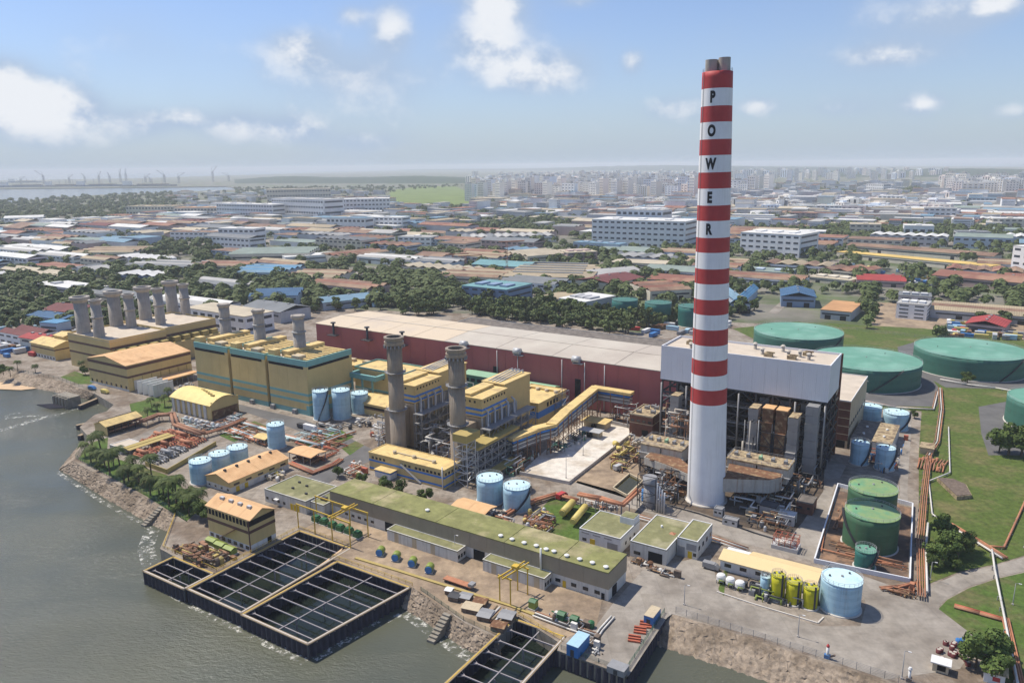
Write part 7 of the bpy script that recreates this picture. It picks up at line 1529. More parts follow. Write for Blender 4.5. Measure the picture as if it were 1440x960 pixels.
shed('beige and grey tall block with pilasters at the left', (384, 308), (456, 312), 60, 28, 'white', 'pale grey', 'flat', 'pilaster_block', 'building', top_row=281, storeys=4)
shed('long grey white block ending by the green field', (456, 304), (549, 302), 60, 26, 'white', 'white', 'flat', 'grey_block', 'building', top_row=279, storeys=4)
shed('pale beige block behind the white blocks at left', (376, 286), (466, 284), 60, 26, 'cream', 'beige', 'flat', 'beige_block', 'building', top_row=265, storeys=3)
shed('low tan factory left of the white long block', (178, 303), (245, 303), 60, 12, 'cream', 'tan', 'flat', 'tan_factory', 'building', top_row=290, storeys=2)
shed('low cream factory with red marks left of the white block', (246, 305), (306, 305), 50, 12, 'cream', 'orange', 'flat', 'cream_factory', 'building', top_row=292, storeys=2)
shed('white block at far left with pitched white roofs', (7, 318), (62, 316), 40, 14, 'white', 'white', 'gable', 'white_works', 'building', top_row=305, storeys=2)
shed('tan orange flat roofed shed right of the blue shed', (1153, 448), (1196, 452), 48, 7, 'grey', 'orange', 'flat', 'orange_shed', 'shed', lights=0)
shed('blue gabled shed left of the orange flat shed', (1098, 431), (1146, 433), 40, 9, 'blue', 'dark blue', 'gable', 'blue_shed', 'shed')
shed('long blue roofed shed just right of the chimney', (1026, 440), (1040, 441), 90, 8, 'pale blue', 'blue', 'gable', 'blue_shed', 'shed')
shed('second blue roofed shed touching the one by the chimney', (1042, 441), (1054, 441), 80, 8, 'pale blue', 'steel blue', 'gable', 'blue_shed', 'shed')
shed('plain grey box warehouse behind the maroon hall', (786, 437), (823, 443), 40, 11, 'grey', 'white', 'flat', 'grey_warehouse', 'warehouse', top_row=425)
shed('tan flat warehouse left of the plain grey box', (757, 430), (785, 434), 38, 8, 'cream', 'tan', 'flat', 'tan_warehouse', 'warehouse', lights=0)
shed('huge tan flat roof with dark strips behind the blue office', (706, 401), (832, 404), 105, 9, 'cream', 'tan', 'flat', 'strip_roof_factory', 'factory', lights=0)
for k in range(5): shed(['nearest', 'second', 'third', 'fourth', 'furthest'][k] + ' dark ridge strip on the huge tan roof', (722 + 5 * k, 395 - 3.6 * k), (818 + 2 * k, 397.5 - 3.6 * k), 4, 9.9, 'grey', 'slate grey', 'gable', 'roof_strip_building', 'roof strip', parts=False)
shed('low tan shed left of the huge strip roof', (612, 398), (700, 402), 60, 8, 'cream', 'tan', 'bays', 'tan_shed', 'warehouse')
shed('teal roofed shed behind the low tan shed', (664, 381), (740, 386), 40, 8, 'pale blue', 'teal', 'gable', 'teal_shed', 'warehouse')
shed('long dark maroon roofed shed right of the strip roof', (860, 411), (905, 401), 45, 8, 'cream', 'maroon', 'gable', 'maroon_shed', 'warehouse')
shed('rust red roofed shed left of the chimney', (914, 424), (972, 421), 50, 9, 'cream', 'rust red', 'bays', 'rust_shed', 'warehouse')
shed('grey long shed between maroon and rust roofs', (838, 397), (905, 391), 40, 7, 'grey', 'pale grey', 'gable', 'grey_shed', 'warehouse')
shed('white roofed shed with cream walls left of chimney', (858, 377), (945, 381), 35, 7, 'cream', 'beige', 'flat', 'cream_shed', 'warehouse', lights=0)
shed('long yellow canopied depot on the right', (1176, 362), (1392, 384), 22, 7, 'cream', 'yellow', 'flat', 'yellow_depot', 'depot', lights=0)
shed('brown roofed depot behind the yellow canopy', (1190, 353), (1396, 370), 26, 8, 'cream', 'brown', 'gable', 'brown_depot', 'depot')
shed('long salmon brown roofed shed at the right edge', (1310, 398), (1434, 410), 46, 8, 'pink', 'rust red', 'gable', 'salmon_shed', 'warehouse')
shed('red gabled pavilion shed in the right scrap yard', (1357, 466), (1411, 472), 28, 6, 'pink', 'red', 'gable', 'red_shed', 'shed')
shed('white four storey office on the bare earth plot', (1259, 447), (1302, 451), 22, 12, 'white', 'pale grey', 'flat', 'white_office', 'office', top_row=430, storeys=4)
shed('grey block behind the white four storey office', (1262, 432), (1308, 435), 22, 10, 'grey', 'slate grey', 'flat', 'grey_office', 'office', storeys=2)
shed('pink roofed row sheds behind the earth plot', (1204, 402), (1274, 405), 36, 6, 'pink', 'red', 'bays', 'pink_shed', 'warehouse')
shed('orange rust multi roofed yard sheds on the right', (1150, 386), (1212, 392), 52, 6, 'cream', 'rust red', 'multi', 'rust_yard_shed', 'warehouse')
shed('tan low shed in front of the rust yard sheds', (1135, 396), (1195, 402), 30, 5, 'cream', 'beige', 'flat', 'tan_yard_shed', 'warehouse')
shed('white and blue office cut by the right edge', (1420, 384), (1462, 390), 40, 20, 'white', 'white', 'flat', 'edge_office', 'office', top_row=350, storeys=4)
shed('white windowed factory behind the striped block', (262, 457), (346, 472), 26, 14, 'white', 'beige', 'flat', 'white_windowed_factory', 'factory', top_row=446, storeys=2, lights=0)
shed('blue roofed sheds in rows left of centre', (318, 391), (392, 393), 60, 7, 'pale blue', 'blue', 'bays', 'blue_row_shed', 'warehouse')
shed('rust roofed sheds right of the blue rows', (398, 398), (470, 400), 52, 7, 'cream', 'brown', 'bays', 'rust_row_shed', 'warehouse')
shed('orange brown sheds behind the blue rows', (267, 381), (340, 383), 40, 7, 'cream', 'rust red', 'bays', 'orange_row_shed', 'warehouse')
shed('grey white row sheds left of the blue rows', (176, 381), (262, 384), 48, 7, 'white', 'pale grey', 'bays', 'grey_row_shed', 'warehouse')
shed('wide brown hipped roof warehouse at the left', (100, 365), (188, 364), 70, 9, 'cream', 'brown', 'bays', 'brown_warehouse', 'warehouse')
shed('grey green roofed factory with rust end at centre left', (322, 371), (436, 369), 70, 12, 'cream', 'grey green', 'bays', 'grey_green_factory', 'factory')
shed('long white flat shed right of the grey green factory', (402, 372), (490, 366), 30, 9, 'white', 'white', 'flat', 'long_white_shed', 'warehouse', lights=0)
shed('long rust roofed shed in the middle distance', (478, 371), (548, 363), 45, 9, 'cream', 'rust red', 'bays', 'long_rust_shed', 'warehouse')
shed('steel blue roofed shed behind the white stack smoke', (455, 437), (540, 428), 26, 7, 'pale blue', 'steel blue', 'gable', 'blue_canopy_shed', 'warehouse')
shed('teal sheds with white walls right of the eight stacks', (350, 430), (420, 428), 40, 8, 'pale blue', 'dark blue', 'bays', 'dark_blue_shed', 'warehouse')
shed('white and rust small sheds by the blue canopy', (160, 395), (215, 398), 30, 7, 'blue', 'white', 'multi', 'white_roof_shed', 'warehouse')
shed('grey slate long shed behind the three roof stacks', (343, 446), (395, 455), 30, 9, 'grey', 'slate grey', 'gable', 'slate_shed', 'warehouse')
shed('low white factory rows with many bays at centre', (652, 343), (782, 340), 60, 9, 'white', 'pale grey', 'multi', 'white_bay_factory', 'factory')
shed('pale pink roofed block left of the big white building', (798, 368), (840, 366), 40, 11, 'pink', 'beige', 'flat', 'pink_block', 'building', storeys=3)
shed('beige bays factory left of the pale pink block', (742, 371), (800, 366), 60, 9, 'cream', 'beige', 'bays', 'beige_bay_factory', 'factory')
shed('maroon roofed houses at the far left shore', (0, 482), (38, 490), 22, 8, 'white', 'maroon', 'bays', 'maroon_house', 'house', storeys=2)
shed('red roofed house beside the pale blue tank hall', (30, 492), (62, 497), 14, 9, 'cream', 'red', 'gable', 'red_roof_house', 'house', storeys=2)
shed('blue water tank building near the eight stacks', (58, 470), (82, 472), 12, 9, 'pale blue', 'blue', 'flat', 'blue_tank_building', 'building', lights=0)
shed('long maroon roofed shed left of the eight stacks', (60, 447), (108, 452), 30, 7, 'grey', 'maroon', 'gable', 'maroon_roof_shed', 'warehouse')
shed('dark blue roofed shed before the maroon one at left', (40, 455), (90, 462), 18, 7, 'blue', 'dark blue', 'gable', 'dark_blue_left_shed', 'warehouse')
for (x0, x1, y, tr, w_, r_, st, lb) in ((1110, 1147, 313, 300, 'pink', 'rust red', 4, 'pink walled slab block below the low white tank right of chimney'), (1147, 1204, 303, 290, 'white', 'white', 4, 'long white stepped block right of the pink slab'), (1233, 1264, 295, 276, 'white', 'white', 5, 'square white block with arches in the right distance'), (1298, 1344, 309, 293, 'white', 'pale grey', 3, 'broad white office at the right with grey roof'), (1194, 1238, 332, 316, 'cream', 'beige', 3, 'cream three storey block above the tree belt'), (1270, 1312, 335, 318, 'white', 'white', 1, 'blank white warehouse above the tree belt at right'), (1360, 1408, 290, 279, 'pale blue', 'steel blue', 3, 'pale blue long block below the right towers'), (1394, 1446, 324, 308, 'cream', 'white', 3, 'cream block near the right edge above the trees'),
                           (1217, 1241, 275, 259, 'white', 'pale grey', 4, 'distant white block right of centre horizon'), (460, 514, 324, 307, 'white', 'steel blue', 2, 'white factory with blue roof below the grey white block'), (515, 566, 322, 306, 'white', 'white', 3, 'white stepped office below the green field'), (308, 358, 337, 322, 'white', 'white', 2, 'white plain factory below the white long block'), (1345, 1392, 342, 327, 'grey', 'slate grey', 2, 'grey block behind the yellow depot at right'), (560, 606, 345, 334, 'white', 'pale grey', 2, 'white low office left of the white bay factory'), (240, 300, 337, 327, 'white', 'brown', 2, 'white fronted works at left beyond the tree clump'), (1122, 1160, 338, 326, 'white', 'white', 3, 'white clinic like block right of blue window factory')):
    shed(lb, (x0, y), (x1, y + 1), 34, 16, w_, r_, 'flat', 'mid_rise_block', 'building', top_row=tr, storeys=st, lights=1)
for (x0, x1, yt, yb, lb) in ((660, 688, 303, 311, 'white flat tank nearest the green field'), (668, 695, 292, 299, 'white flat tank behind the one nearest the field'), (738, 764, 293, 302, 'white round tank left of the pair at centre'), (768, 795, 296, 304, 'white round tank right of the pair at centre'), (808, 846, 290, 298, 'wide white tank left of the big white building'), (1055, 1080, 297, 308, 'white round tank just right of the chimney')):
    tank('white_tank', lb, x0, x1, yt, yb, 'white', 'white', courses=2, rise=.08, rim=False)
px_sheet('far_field', [(547, 268), (590, 262), (640, 262), (678, 278), (676, 286), (648, 290), (552, 288)], .06, mat('field_grass', (.16, .21, .055), 1, .25, .01))
px_sheet('earth_plot', [(1222, 472), (1232, 425), (1300, 428), (1345, 440), (1310, 476)], .05, m_dirt)
px_sheet('scrap_yard', [(1330, 475), (1350, 440), (1440, 452), (1440, 478)], .05, m_dirt)
for k, q in enumerate([[(0, 452), (300, 408), (560, 372), (640, 352), (640, 355), (565, 377), (300, 415), (0, 462)], [(560, 440), (600, 420), (655, 380), (690, 345), (694, 346), (662, 382), (612, 422), (580, 443)], [(1080, 440), (1130, 395), (1165, 350), (1190, 318), (1194, 319), (1172, 352), (1140, 398), (1092, 442)], [(900, 372), (1100, 378), (1300, 345), (1440, 330), (1440, 333), (1300, 349), (1100, 383), (900, 377)], [(0, 372), (300, 340), (700, 325), (1100, 318), (1440, 305), (1440, 307), (1100, 321), (700, 328), (300, 344), (0, 377)]]): px_sheet('town_road', q, .08 + .012 * k, m_apron)
# ---- town fill: sheds on the street grid, nearest ones individually
LAND = [('the eight stacks', (190, 400)), ('the three roof stacks', (360, 425)), ('the grey green factory', (380, 358)), ('the white blocks', (400, 300)), ('the far left shore', (30, 440)), ('the wide brown warehouse', (145, 355)), ('the blue row sheds', (350, 383)), ('the blue office', (700, 415)), ('the huge strip roof', (770, 390)), ('the green field', (610, 275)), ('the white bay factory', (715, 335)), ('the big white building', (895, 330)), ('the chimney', (1005, 370)), ('the blue window factory', (1085, 345)), ('the yellow depot', (1285, 365)), ('the red pavilion shed', (1385, 455)), ('the orange flat shed', (1180, 430)), ('the right picture edge', (1430, 330))]
def near_land(px):
    n, (lx, ly) = min(LAND, key=lambda q: (q[1][0] - px[0]) ** 2 + ((q[1][1] - px[1]) * 3) ** 2)
    dx, dy = px[0] - lx, (px[1] - ly) * 3
    if abs(dx) > abs(dy): return ('right of ' if dx > 0 else 'left of ') + n
    return ('in front of ' if dy > 0 else 'behind ') + n
def inpoly(p, poly):
    c = False; n = len(poly)
    for i in range(n):
        (x1, y1), (x2, y2) = poly[i], poly[(i + 1) % n]
        if (y1 > p[1]) != (y2 > p[1]) and p[0] < (x2 - x1) * (p[1] - y1) / (y2 - y1) + x1: c = not c
    return c
NO = [[(-100, 600), (-100, 500), (0, 500), (120, 508), (150, 470), (262, 450), (450, 440), (660, 435), (900, 462), (1030, 448), (1110, 442), (1560, 470), (1560, 700)], [(540, 262), (690, 258), (690, 292), (540, 292)], [(1222, 475), (1230, 425), (1345, 436), (1345, 476)], [(-200, 240), (350, 240), (350, 268), (60, 282), (-200, 305)], [(215, 338), (320, 338), (320, 366), (215, 366)], [(-50, 280), (240, 270), (250, 300), (150, 312), (-50, 316)], [(560, 410), (650, 395), (650, 430), (740, 435), (740, 425), (880, 440), (870, 470), (640, 438), (560, 445)], [(550, 292), (650, 292), (800, 305), (830, 320), (780, 330), (560, 318)], [(1330, 405), (1440, 412), (1440, 445), (1330, 440)], [(980, 300), (1440, 318), (1440, 345), (1180, 340), (980, 318)], [(840, 412), (1012, 412), (1012, 475), (840, 475)], [(1075, 405), (1222, 405), (1222, 470), (1075, 470)]]
rg = random.Random(77); cand = []
roofs = ['rust red', 'brown', 'pale grey', 'slate grey', 'brown', 'steel blue', 'tan', 'beige', 'white', 'rust red', 'maroon', 'grey green', 'white', 'pale grey', 'rust red', 'white', 'slate grey', 'pale grey', 'brown', 'beige']
for iv in range(0, 44):
    cv_ = 34 + iv * 1.3; v = 395 + sum(34 + j * 1.3 + 9 for j in range(iv))
    iu = 0; u = -1900.0
    while u < 900:
        w = rg.uniform(38, 104) * (1 + iv * .008); g_ = rg.choice((5, 6, 8, 18)); uc = u + w / 2
        p = W(uc, v + cv_ / 2); u += w + g_
        if p.y < 80: continue
        px = proj(p)
        if not (-60 < px[0] < 1500 and 274 < px[1] < 500): continue
        if any(inpoly(px, q) for q in NO): continue
        rr = math.hypot(w, cv_) / 2
        if any((p.x - f[0]) ** 2 + (p.y - f[1]) ** 2 < (rr * .58 + f[2] * .74) ** 2 for f in FOOT): continue
        if rg.random() < .13: continue
        cand.append((p.length, uc, v, w, cv_, px))
cand.sort(); fill = []
nfoot = len(FOOT)
for k, (dist, uc, v, w, dpt, px) in enumerate(cand):
    h = rg.uniform(5.5, 10) if dist < 1100 else rg.uniform(7, 16); roof = rg.choice(roofs); kind = rg.choice(('gable', 'bays', 'multi', 'flat', 'bays', 'gable')); d2 = dpt * rg.uniform(.7, .95)
    fill.append((uc, v, w, d2, h, roof, kind, rg.choice(('white', 'cream', 'grey', 'pale blue', 'white', 'pink')), px, dist))
IND = fill[:270]; keys = {}
for f in IND:
    size = 'long' if f[2] > 62 else ('broad' if f[2] > 45 else 'small'); form = {'gable': 'gabled', 'bays': 'ridged', 'multi': 'saw toothed', 'flat': 'flat roofed'}[f[6]]
    base = f'{size} {f[5]} {form} {f[7]} walled shed ' + near_land(f[8]); keys.setdefault(base, []).append(f)
for base, fs in keys.items():
    fs.sort(key=lambda f: f[8][0])
    for i, f in enumerate(fs):
        lb = base if len(fs) == 1 else base + ', ' + ORD[i]
        a, b = W(f[0] - f[2] / 2, f[1]), W(f[0] + f[2] / 2, f[1]); shed(lb, a, b, f[3], f[4], f[7], f[5], f[6], 'warehouse', 'warehouse', 'sheds of the industrial estate', world=True, lights=2, parts=f[9] < 1000, storeys=2 if (f[4] > 9.3 and f[9] < 1300) else 0)
# the many roofs beyond them, too far off to pick apart
RK = ['white', 'pale grey', 'tan', 'rust red', 'steel blue', 'brown', 'beige', 'slate grey', 'teal']; mats_ = [ROOFS[k] for k in RK] + [WALLC['white'], WALLC['cream'], WALLC['grey'], m_tglass]
q = MB()
def rot_box(q, c, L_, D_, z0, z1, rz, mi):
    ca, sa = math.cos(rz), math.sin(rz); q.cm = mi; b0 = len(q.v); q.box(-L_ / 2, L_ / 2, -D_ / 2, D_ / 2, z0, z1)
    for i in range(b0, len(q.v)): x, y, z = q.v[i]; q.v[i] = (c[0] + x * ca - y * sa, c[1] + x * sa + y * ca, z)
for f in fill[270:]:
    c = W(f[0], f[1] + f[3] / 2); wi = 9 + rg.randrange(3); rot_box(q, c, f[2], f[3], .02, f[4], GA, wi); rot_box(q, c, f[2] + .6, f[3] + .6, f[4] + .01, f[4] + 1.2, GA, RK.index(f[5]) if f[5] in RK else 0)
for k in range(1300):
    px = (rg.uniform(-30, 1470), 262 + 62 * rg.random() ** 1.4)
    if any(inpoly(px, z) for z in NO[1:2] + NO[3:4] + NO[5:6]) or (px[0] < 650 and px[1] < 272) or px[1] < 246: continue
    p = G(*px); far_ = p.length; h = rg.uniform(7, 20) if px[1] > 300 or px[0] < 640 else rg.uniform(14, 34); L_, D_ = rg.uniform(22, 80), rg.uniform(15, 36); rz = GA + rg.choice((0, 1.5708)) + rg.uniform(-.1, .1); wi = 9 + rg.choice((0, 0, 1, 2))
    rot_box(q, p, L_, D_, .02, h, rz, wi); rot_box(q, p, L_ + .5, D_ + .5, h + .01, h + .8, rz, rg.choice((0, 0, 1, 1, 2, 3, 4, 5, 6, 7)))
    for s_ in range(int(h / 4)): rot_box(q, p, L_ + .3, D_ * .9, s_ * 4 + 1.8, s_ * 4 + 2.8, rz, 12)
q.build('far_town', mats_, kind='stuff')
# ---- apartment towers of the new town
APC = [(.88, .83, .73), (.90, .89, .86), (.84, .76, .65), (.76, .82, .88), (.86, .74, .66), (.90, .87, .78)]
apm = [mat(f'apartment_paint_{i}', c, .8, .08, .05) for i, c in enumerate(APC)]; cname = ['cream', 'white', 'tan', 'pale blue', 'salmon', 'ivory']
def apart_mesh(seed, L_, D_, H_):
    out = []; w = MB(); w.box(-L_ / 2, L_ / 2, -D_ / 2, D_ / 2, 0, H_)
    g_ = MB(); n = 4
    for k in range(n):
        x0 = -L_ / 2 + L_ * (k + .25) / n
        for s_ in range(int(H_ / 6)): g_.box(x0, x0 + L_ / n * .42, -D_ / 2 - .25, -D_ / 2 + .05, s_ * 6 + 3, s_ * 6 + 4.8)
    r_ = MB(); r_.box(-L_ * .5 - .3, L_ * .5 + .3, -D_ / 2 - .3, D_ / 2 + .3, H_ + .02, H_ + .8); r_.box(-L_ * .18, L_ * .18, -D_ * .3, D_ * .3, H_ + .81, H_ + 4.5)
    b_ = MB(); 
    for k in range(n + 1): x = -L_ / 2 + L_ * k / n; b_.box(x - .5, x + .5, -D_ / 2 - 1.1, -D_ / 2 - .28, 0, H_ - 1)
    return w, g_, r_, b_
AP = []
for i, (L_, D_, H_) in enumerate(((34, 16, 42), (60, 15, 38), (26, 22, 50), (48, 16, 34), (80, 15, 30))):
    for ci in range(6):
        w, g_, r_, b_ = apart_mesh(i, L_, D_, H_); AP.append((i, ci, w.mesh('wall', apm[ci]), g_.mesh('windows', m_tglass), r_.mesh('roof', ROOFS['pale grey' if ci % 2 else 'white']), b_.mesh('fin', apm[(ci + 1) % 6])))
spots = []
def zone(x0, x1, y0, y1, n, seed, lb):
    r2 = random.Random(seed)
    for k in range(n): spots.append((x0 + (x1 - x0) * (k + r2.random()) / n, r2.uniform(y0, y1), lb))
zone(660, 985, 274, 284, 62, 1, 'in the front row of the new town'); zone(665, 990, 262, 274, 62, 2, 'deeper in the new town'); zone(1035, 1080, 268, 282, 6, 3, 'just right of the chimney'); zone(1326, 1450, 272, 280, 22, 4, 'in the right horizon tower row'); zone(1330, 1450, 264, 271, 12, 14, 'behind the right horizon tower row'); zone(1080, 1240, 284, 296, 16, 5, 'in the low slabs past the chimney'); zone(760, 1000, 288, 300, 22, 6, 'in the slabs before the new town'); zone(1100, 1330, 294, 306, 20, 7, 'among the factories at right'); zone(700, 1000, 251, 260, 34, 8, 'on the far town rim'); zone(1030, 1250, 247, 256, 26, 9, 'on the far rim past the chimney')
cnt = {}
for k, (x, y, lb) in enumerate(spots):
    low = 'slabs' in lb or 'factories' in lb; p = G(x, y)
    if any((p.x - f[0]) ** 2 + (p.y - f[1]) ** 2 < (f[2] + 12) ** 2 for f in FOOT[:nfoot]): continue
    i = rg.choice((3, 4)) if low else rg.choice((0, 0, 1, 2, 2)); ci = rg.randrange(6)
    if 'right horizon' in lb: ci = rg.choice((2, 5, 0))
    pr_ = AP[i * 6 + ci]; look = ['slim', 'broad', 'square', 'low', 'long low'][i] + ' ' + cname[ci] + ' apartment block ' + lb; cnt.setdefault(look, []).append((x, p, pr_, low))
for look, ls in cnt.items():
    ls.sort(key=lambda z: z[0])
    for j, (x, p, pr_, low) in enumerate(ls):
        lb = look if len(ls) == 1 else look + ', ' + ORD[j]
        t = bpy.data.objects.new('apartment_block', None); col.objects.link(t); t.location = (p.x, p.y, .02); t.rotation_euler = (0, 0, rg.uniform(-1.25, -.45)); hs = rg.uniform(1.1, 1.55) * (.5 if low else 1.0); t.scale = (1, 1, hs); tag(t, lb, 'apartment block', 'apartment blocks of the new town')
        inst('wall', pr_[2], t); inst('window_stack', pr_[3], t, kind='stuff'); inst('roof', pr_[4], t); inst('wall_fin', pr_[5], t, kind='stuff')
q = MB(); r3 = random.Random(404)
for (x0, x1, y0, y1, n) in ((660, 1000, 247, 274, 300), (1000, 1330, 243, 253, 60), (1325, 1460, 262, 274, 60), (1030, 1330, 284, 302, 60)):
    for k in range(n):
        p = G(r3.uniform(x0, x1), r3.uniform(y0, y1)); L_, D_ = r3.choice(((30, 16), (50, 15), (24, 22))); h = r3.uniform(32, 62) if y0 < 280 else r3.uniform(14, 30); rz = r3.uniform(-1.25, -.45); rot_box(q, p, L_, D_, .02, h, rz, r3.randrange(6)); rot_box(q, p, L_ * .4, D_ * .6, h, h + 4, rz, r3.randrange(6))
        for j in range(3): rot_box(q, Vector((p.x + math.cos(rz) * L_ * (j - 1) * .31, p.y + math.sin(rz) * L_ * (j - 1) * .31, 0)), L_ * .11, D_ + .5, 3, h - 3, rz, 6)
q.build('far_apartments', apm + [m_tglass], kind='stuff')
# ---- shipyard on the far shore
def far_crane(label, px, h, jib, m='grey_steel'):
    p = G(*px); t = bpy.data.objects.new('shipyard_crane', None); col.objects.link(t); t.location = (p.x, p.y, 0); tag(t, label, 'crane', 'shipyard cranes')
    q = MB(); frame(q, -6, 6, -6, 6, 0, h * .55, 1, 1, 3, 2.0); q.build('portal', M[m], t); MB().box(-7, 7, -5, 5, h * .55, h * .66).build('cabin', M['pale_steel'], t)
    MB().beam((0, 0, h * .62), (jib, 0, h), 3.2).build('jib', M[m], t); MB().beam((-2, 0, h * .62), (-6, 0, h * .9), 2).build('mast', M[m], t); MB().beam((-6, 0, h * .9), (jib, 0, h), 1).build('stay', M[m], t)
for k, (px, h, jb) in enumerate((((62, 259), 120, -70), ((98, 258), 80, 40), ((140, 258), 105, 25), ((170, 257), 125, 12), ((178, 257), 130, 10), ((205, 257), 80, 50), ((232, 258), 110, -60), ((252, 258), 90, 55), ((300, 256), 140, 45), ((30, 260), 70, 40), ((120, 257), 90, -30), ((155, 257), 100, -20), ((322, 255), 80, -60), ((212, 257), 60, -40))):
    far_crane(['tall', 'short', 'slim', 'upright'][k % 4] + ' hazy shipyard crane, ' + ['first', 'third', 'fifth', 'seventh', 'eighth', 'ninth', 'eleventh', 'twelfth', 'thirteenth', 'leftmost', 'fourth', 'sixth', 'rightmost', 'tenth'][k] + ' along the far left shore', px, h, jb)
for k, (x0, x1, y) in enumerate(((8, 60, 264), (70, 110, 263.5), (115, 165, 263), (180, 240, 263), (20, 50, 257.5))):
    a, b = G(x0, y, SEA), G(x1, y, SEA); c = (a + b) / 2; L_ = (b - a).length; t = bpy.data.objects.new('moored_ship', None); col.objects.link(t); t.location = (c.x, c.y, SEA); tag(t, ['long dark', 'short dark', 'dark laden', 'long grey', 'distant grey'][k] + ' ship moored at the far left shipyard, ' + ['leftmost', 'second from left', 'third from left', 'rightmost', 'behind the others'][k], 'ship', 'ships at the shipyard')
    MB().prism([(-L_ / 2, -14), (L_ * .42, -14), (L_ / 2, 0), (L_ * .42, 14), (-L_ / 2, 14)], -1, 16).build('hull', ROOFS['dark blue' if k % 2 == 0 else 'slate grey'], t); MB().box(-L_ * .45, -L_ * .3, -11, 11, 16.02, 44).build('superstructure', WALLC['white'], t); MB().box(-L_ * .2, L_ * .35, -10, 10, 16.02, 22).build('deck_cargo', M['scrap'], t)
    for j in range(3): MB().cyl(-L_ * .1 + L_ * .17 * j, 0, 22, 60, 1.5, n=6).build('mast', M['grey_steel'], t)
# tower cranes on the building site
for k, (px, row, lb) in enumerate((((713, 385), 340, 'orange tower crane left of the huge strip roof'), ((637, 372), 358, 'small orange crane left of the teal shed'), ((655, 376), 360, 'small yellow crane beside the teal shed'))):
    p = G(*px); h = hgt(p, row); t = bpy.data.objects.new('tower_crane', None); col.objects.link(t); t.location = (p.x, p.y, 0); tag(t, lb, 'crane'); q = MB(); frame(q, -1, 1, -1, 1, 0, h, 1, 1, 8, .35); q.build('mast', M['pipe_orange'], t); MB().beam((-9, 0, h), (20, 0, h + 1), 1.2).build('jib', M['pipe_orange'], t); MB().box(-9, -6, -1, 1, h - 2, h - .7).build('counterweight', M['grey_steel'], t)
# ---- trees of the town
BELT = [([(560, 440), (600, 405), (650, 396), (650, 428), (700, 436), (760, 428), (880, 444), (868, 466), (740, 452), (640, 441), (560, 446)], 105), ([(640, 432), (880, 452), (900, 468), (860, 471), (700, 450)], 60), ([(215, 340), (318, 340), (318, 364), (215, 364)], 50), ([(0, 384), (120, 378), (140, 410), (0, 430)], 90), ([(85, 408), (250, 400), (250, 420), (90, 430)], 55), ([(240, 410), (430, 398), (440, 412), (270, 428)], 60), ([(-10, 284), (240, 271), (250, 292), (150, 308), (-10, 312)], 700), ([(550, 292), (650, 290), (800, 305), (830, 318), (790, 330), (565, 318)], 560), ([(980, 302), (1440, 318), (1440, 345), (1180, 342), (980, 320)], 560), ([(1085, 418), (1120, 372), (1200, 352), (1190, 372), (1130, 425), (1100, 428)], 55), ([(1200, 408), (1260, 405), (1262, 425), (1215, 430)], 16), ([(1310, 408), (1440, 408), (1440, 440), (1310, 436)], 40), ([(1305, 440), (1340, 440), (1330, 482), (1308, 480)], 26), ([(1412, 440), (1440, 440), (1440, 470), (1418, 466)], 14), ([(1208, 462), (1226, 432), (1240, 442), (1224, 472)], 14), ([(830, 352), (1000, 352), (1000, 372), (850, 375)], 60), ([(500, 385), (600, 380), (640, 400), (520, 412)], 70), ([(520, 330), (640, 318), (640, 335), (540, 348)], 50), ([(0, 330), (100, 322), (250, 330), (100, 345)], 60), ([(330, 265), (650, 262), (540, 272), (330, 275)], 380), ([(1180, 270), (1330, 262), (1330, 285), (1200, 285)], 420), ([(990, 262), (1180, 258), (1200, 275), (1000, 272)], 420), ([(1330, 282), (1440, 282), (1440, 300), (1340, 298)], 60), ([(1010, 372), (1030, 372), (1030, 432), (1000, 432)], 20), ([(1055, 462), (1180, 455), (1180, 462), (1060, 468)], 6), ([(380, 418), (560, 405), (560, 430), (400, 440)], 40)]
rg = random.Random(123); TP = []
for poly, n in BELT:
    xs, ys = [p[0] for p in poly], [p[1] for p in poly]; c = 0; tries = 0
    while c < n and tries < n * 20:
        tries += 1; px = (rg.uniform(min(xs), max(xs)), rg.uniform(min(ys), max(ys)))
        if inpoly(px, poly): TP.append(px); c += 1
for k in range(4200):
    px = (rg.uniform(-20, 1460), 268 + 200 * rg.random() ** 1.15)
    if inpoly(px, NO[0]) or inpoly(px, NO[1]) or inpoly(px, NO[3]): continue
    TP.append(px)
good = []
for px in TP:
    p = G(*px)
    if any((p.x - f[0]) ** 2 + (p.y - f[1]) ** 2 < (f[2] * .6) ** 2 for f in FOOT): continue
    if inpoly(px, NO[2]) or (px[0] > 1075 and px[1] > 372 and rg.random() < .62) or inpoly(px, NO[11]) and px[0] < 1205 and px[1] > 418: continue
    good.append((p.length, px, p))
good.sort(key=lambda z: z[0])
TL = {}
for k, (d, px, p) in enumerate(good[:290]):
    TL.setdefault(['round', 'tall', 'spreading', 'domed', 'loose'][k % 5] + ' town tree ' + near_land(px), []).append((px, k % 5))
for base, ls in TL.items():
    ls.sort()
    for j, (px, i) in enumerate(ls):
        s = rg.uniform(.65, 1.3); tree(base if len(ls) == 1 else base + ', ' + ORD[j], px, s, FAR[i], rg.uniform(0, 6), 'town_tree', 'trees of the industrial estate', s * rg.uniform(.8, 1.15))
q = MB(); tmpl = []
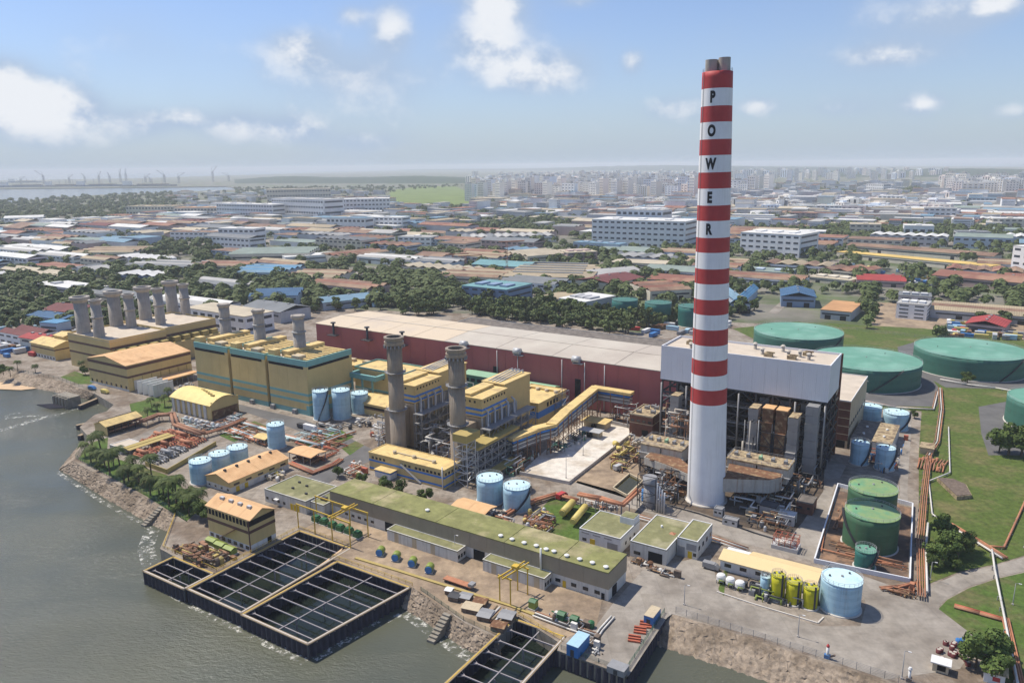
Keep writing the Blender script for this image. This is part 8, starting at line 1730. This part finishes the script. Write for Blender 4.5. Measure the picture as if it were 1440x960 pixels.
for sd in range(6):
    r2 = random.Random(900 + sd); fs = []
    for i in range(46):
        th, ph = r2.uniform(0, 6.283), math.acos(r2.uniform(-.4, 1)); k = r2.uniform(.75, 1.05); c = Vector((math.sin(ph) * math.cos(th) * 5 * k, math.sin(ph) * math.sin(th) * 5 * k, 5.2 + math.cos(ph) * 4 * k))
        nrm = Vector((c.x, c.y, c.z - 4 + r2.uniform(-1, 3))).normalized(); a = nrm.cross(Vector((r2.uniform(-1, 1), r2.uniform(-1, 1), .3))).normalized(); b = nrm.cross(a); s = r2.uniform(1.4, 2.6)
        fs.append([c - a * s, c - b * s * .8, c + a * s, c + b * s * .8 + nrm * .5])
    tmpl.append(fs)
for k, (d, px, p) in enumerate(good[290:]):
    s = rg.uniform(.6, 1.25) * (1 + min(d / 6000, .5)); fs = tmpl[k % 6]
    for f in fs: q.face([(p.x + c.x * s, p.y + c.y * s, c.z * s) for c in f])
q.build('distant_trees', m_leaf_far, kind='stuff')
# yards between the sheds: parked lorries, containers and crates near the plant
YC = ['white', 'container_blue', 'red_paint', 'pale_steel', 'vessel_yellow', 'rust', 'sky_blue', 'grey_steel']; YN = ['white', 'blue', 'red', 'silver', 'yellow', 'rusty', 'pale blue', 'grey']
YZ = [([(0, 440), (110, 445), (110, 468), (60, 500), (0, 505)], 70, 'in the far left yards'), ([(440, 425), (560, 405), (640, 385), (600, 420), (500, 440)], 30, 'beside the town road left of centre'), ([(1330, 448), (1430, 455), (1430, 478), (1335, 476)], 40, 'in the right scrap yard'), ([(870, 458), (950, 455), (1040, 452), (1030, 470), (900, 474)], 26, 'in the yard behind the maroon hall'), ([(1215, 385), (1330, 395), (1330, 408), (1220, 402)], 40, 'in the depot yard on the right'), ([(1180, 370), (1300, 378), (1390, 388), (1300, 392), (1180, 380)], 30, 'before the yellow depot')]
bx = {}
for m_ in YC: bx[m_] = (MB().box(-4, 4, -1.3, 1.3, .3, 2.9).mesh('body', M[m_]), MB().box(-4.1, 4.1, -1.4, 1.4, 2.92, 3.05).mesh('top', M[m_]), MB().box(-3.6, 3.6, -1.1, 1.1, .02, .3).mesh('skid', M['dark_steel']))
YL = {}
for poly, n, where in YZ:
    xs, ys = [p[0] for p in poly], [p[1] for p in poly]; c = tries = 0
    while c < n and tries < 900:
        tries += 1; px = (rg.uniform(min(xs), max(xs)), rg.uniform(min(ys), max(ys)))
        if not inpoly(px, poly): continue
        p = G(*px)
        if any((p.x - f[0]) ** 2 + (p.y - f[1]) ** 2 < (f[2] * .8) ** 2 for f in FOOT): continue
        i = rg.randrange(8); s = rg.uniform(.6, 1.3); long_ = 'long' if s > .95 else 'short'; YL.setdefault(f'{long_} {YN[i]} freight box {where}', []).append((px[0], p, i, s)); c += 1
for base, ls in YL.items():
    ls.sort(key=lambda z: z[0])
    for j, (x, p, i, s) in enumerate(ls):
        lb = base if len(ls) == 1 else base + ', ' + ORD[j]
        t = bpy.data.objects.new('freight_box', None); col.objects.link(t); t.location = (p.x, p.y, .06); t.rotation_euler = (0, 0, GA + rg.choice((0, 1.57)) + rg.uniform(-.1, .1)); t.scale = (s, 1, rg.uniform(.8, 1.2)); tag(t, lb, 'container', 'freight boxes in the yards')
        m_ = bx[YC[i]]; inst('body', m_[0], t); inst('top', m_[1], t); inst('skid', m_[2], t)
# ================================================================== the air
hz = MB().box(-29000, 29000, -300, 41000, SEA - 13.5, 158).build('haze', None, kind='stuff')
hm = bpy.data.materials.new('haze_air'); hm.use_nodes = True
ht = hm.node_tree; ht.nodes.clear()
ho = ht.nodes.new('ShaderNodeOutputMaterial'); hv = ht.nodes.new('ShaderNodeVolumePrincipled')
hv.inputs['Color'].default_value = (.90, .95, 1.0, 1); hv.inputs['Density'].default_value = HAZE
hv.inputs['Anisotropy'].default_value = 0.0
ht.links.new(hv.outputs[0], ho.inputs['Volume'])
hz.data.materials.clear(); hz.data.materials.append(hm)
